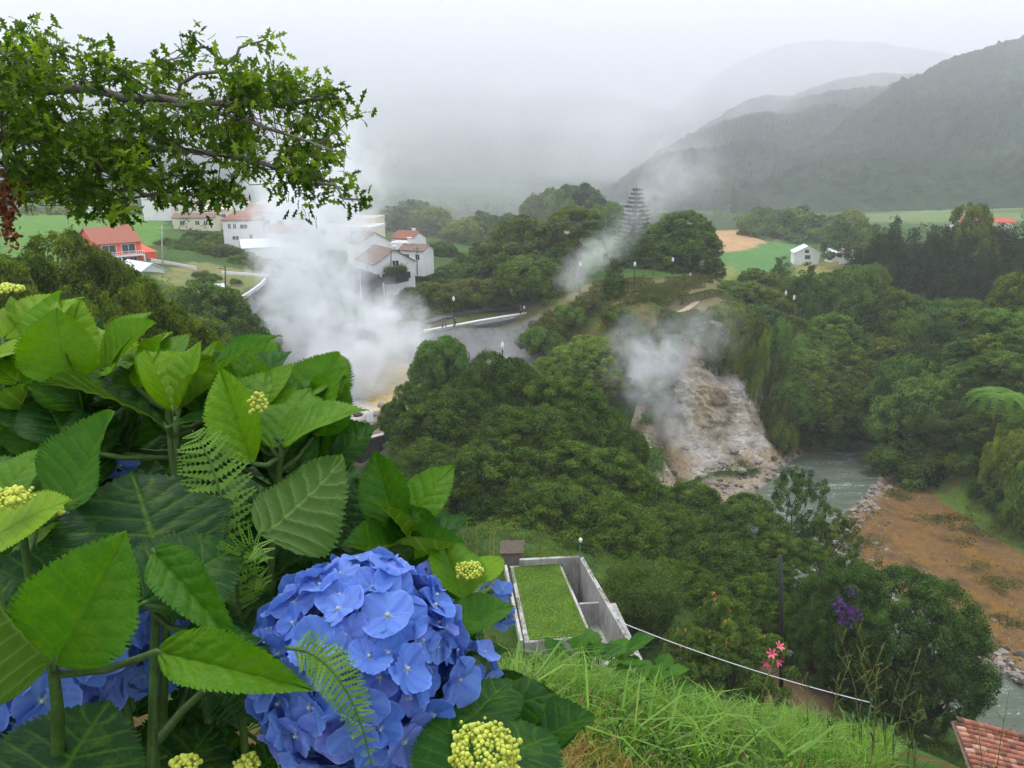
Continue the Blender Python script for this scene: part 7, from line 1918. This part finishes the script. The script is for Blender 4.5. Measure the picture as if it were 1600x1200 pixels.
W_ = [(885,1040,5.6,8,.26,.45),(935,1030,5.8,8,.25,.45),(962,1012,5.9,6,.27,.48),(1000,1085,5.0,9,.18,.45),(1030,1060,5.3,6,.20,.45),(1060,1075,5.1,6,.16,.38),(1080,1110,4.8,7,.14,.45),(985,1120,4.6,6,.15,.4),(1180,1140,4.6,7,.12,.55),(1120,1150,4.3,6,.12,.5),(840,1060,5.2,7,.16,.5)]
for rank, i in enumerate(sorted(range(len(W_)), key=lambda i: W_[i][0])):
    q = W_[i]; weed(q[0], q[1] - 12, q[2], "broad leaved weed in the grass below the concrete enclosure, %s of eleven" % ordn(rank, 11), q[3], q[4], q[5] + .05, "broad leaved weeds in the grass")
# seeding grass stalks
m_straw = leafmat("seed_heads", (.14, .15, .05), (.30, .27, .12), .2)
def seedgrass(px, py, pt_, lean, Y, label, group, heads=4):
    b_ = PD(px, py, Y); g = gz(b_.x, b_.y); top = PD(px + lean, pt_, Y); r = thing("seeding_grass", label, "grass stalk", (b_.x, b_.y, g), 0, group); o0 = Vector((b_.x, b_.y, g)); tip = top - o0; mb = MB()
    mid = tip * .5 + Vector((-lean * .0006, 0, .06)); P_ = [Vector((0, 0, -.03)), mid, tip]; mb.tube([P_[0], P_[0].lerp(mid, .5) + Vector((0, 0, .01)), mid, mid.lerp(tip, .5) + Vector((0, 0, .015)), tip], [.0035, .003, .0025, .002, .001], 6)
    V = []; Fq = []
    for k in range(heads):
        s = .55 + .42 * k / heads; c = mid.lerp(tip, (s - .5) * 2); a = k * 2.4; d = Vector((math.cos(a) * .8, math.sin(a) * .8, .75)).normalized(); L = .13 * (1.2 - s * .6) * tip.length; mb.tube([c, c + d * L], [.0016, .0008], 5)
        for j in range(14):
            q = c + d * L * (j + 1) / 14; P0 = np.array([q[:]]); v, f, _ = leaf_quads(P0, rdir(1), .016, .35); o = len(V); V += [tuple(z_) for z_ in v]; Fq.append((o, o + 1, o + 2, o + 3))
    mb.build("stalk", m_straw_stem, r, smooth=True); npmesh("seed_heads", V, Fq, m_straw, r, attrs={"tone": rng.random(len(V))})["kind"] = 'stuff'
    bl = MB()
    for k in range(5):
        a = k * 1.3; s = .1 + .12 * k; c = Vector((0, 0, 0)).lerp(mid, s * 1.2); e = c + Vector((math.cos(a) * .16, math.sin(a) * .16, .13)); m2 = c.lerp(e, .5) + Vector((0, 0, .05)); w_ = Vector((-math.sin(a), math.cos(a), 0)) * .005
        bl.add([c - w_, c + w_, m2 + w_, m2 - w_, e], [(0, 1, 2, 3), (3, 2, 4)])
    bl.build("blades", m_stem, r)["kind"] = 'stuff'
m_straw_stem = simple("straw_stem", (.20, .21, .06), .7, .2, 20, .2)
SG = [(1370,1175,1010,-30,4.6),(1352,1170,978,-45,4.5),(1300,1165,1050,10,4.7),(1290,1170,1030,40,4.6),(1395,1180,1010,45,4.4),(1330,1160,1000,55,4.8),(1420,1185,1085,20,4.6),(1440,1180,1060,-50,4.5),(1262,1165,1048,-5,4.8),(1365,1190,1040,5,4.2),
      (1560,1215,1060,20,4.6),(1545,1215,1120,-20,4.4),(1235,1150,1060,20,5.0),(1390,1180,960,-60,4.9)]
for rank, i in enumerate(sorted(range(len(SG)), key=lambda i: SG[i][0] + SG[i][3])):
    q = SG[i]; seedgrass(*q, "tall seeding grass stalk at the right brow, %s of fourteen" % ordn(rank, 14), "seeding grass stalks")
SG = [(735,905,822,10,1.9),(745,905,828,22,1.95),(760,900,815,12,2.0),(778,905,822,-6,2.0),(722,890,838,2,1.9)]
for rank, i in enumerate(sorted(range(len(SG)), key=lambda i: SG[i][0])):
    q = SG[i]; seedgrass(q[0], q[1], q[2], q[3], q[4], "thin straw grass head just above the small right flower, %s of five" % ordn(rank, 5), "thin straw grass heads", 3)
# pink flower on a bare stalk
b_ = PD(1180, 1130, 5.0); g = gz(b_.x, b_.y); r = thing("pink_lily", "pink flower on a leaning bare stalk before the dark pole", "flower", (b_.x, b_.y, g)); o0 = Vector((b_.x, b_.y, g)); tp = PD(1209, 1030, 5.0) - o0
MB().tube([Vector((0, 0, -.05)), (PD(1192, 1080, 5.0) - o0), tp], [.006, .005, .004], 7).build("stalk", m_straw_stem, r, smooth=True)
m_pink = simple("pink_petals", (.85, .16, .26), .5, .2, 40, .3)
for k, (dx, dy) in enumerate([(6, -14), (-8, 8), (4, 6), (-3, -4)]):
    c = PD(1209 + dx, 1026 + dy, 5.0) - o0; mb = MB(); ax = Vector((dx * .08, -.6, -dy * .05 + .35)).normalized(); q = ax.to_track_quat('Z', 'Y').to_matrix()
    for j in range(6):
        a = j * 1.047; d = Vector((math.cos(a), math.sin(a), 0)); s_ = Vector((-math.sin(a), math.cos(a), 0))
        vs = [Vector((0, 0, 0)), d * .012 + s_ * .008 + Vector((0, 0, .022)), d * .034 + s_ * .006 + Vector((0, 0, .036)), d * .042 + Vector((0, 0, .034)), d * .034 - s_ * .006 + Vector((0, 0, .036)), d * .012 - s_ * .008 + Vector((0, 0, .022))]
        mb.add([q @ v + c for v in vs], [(0, 1, 5), (1, 2, 4, 5), (2, 3, 4)])
    mb.build("blossom", m_pink, r, smooth=True)
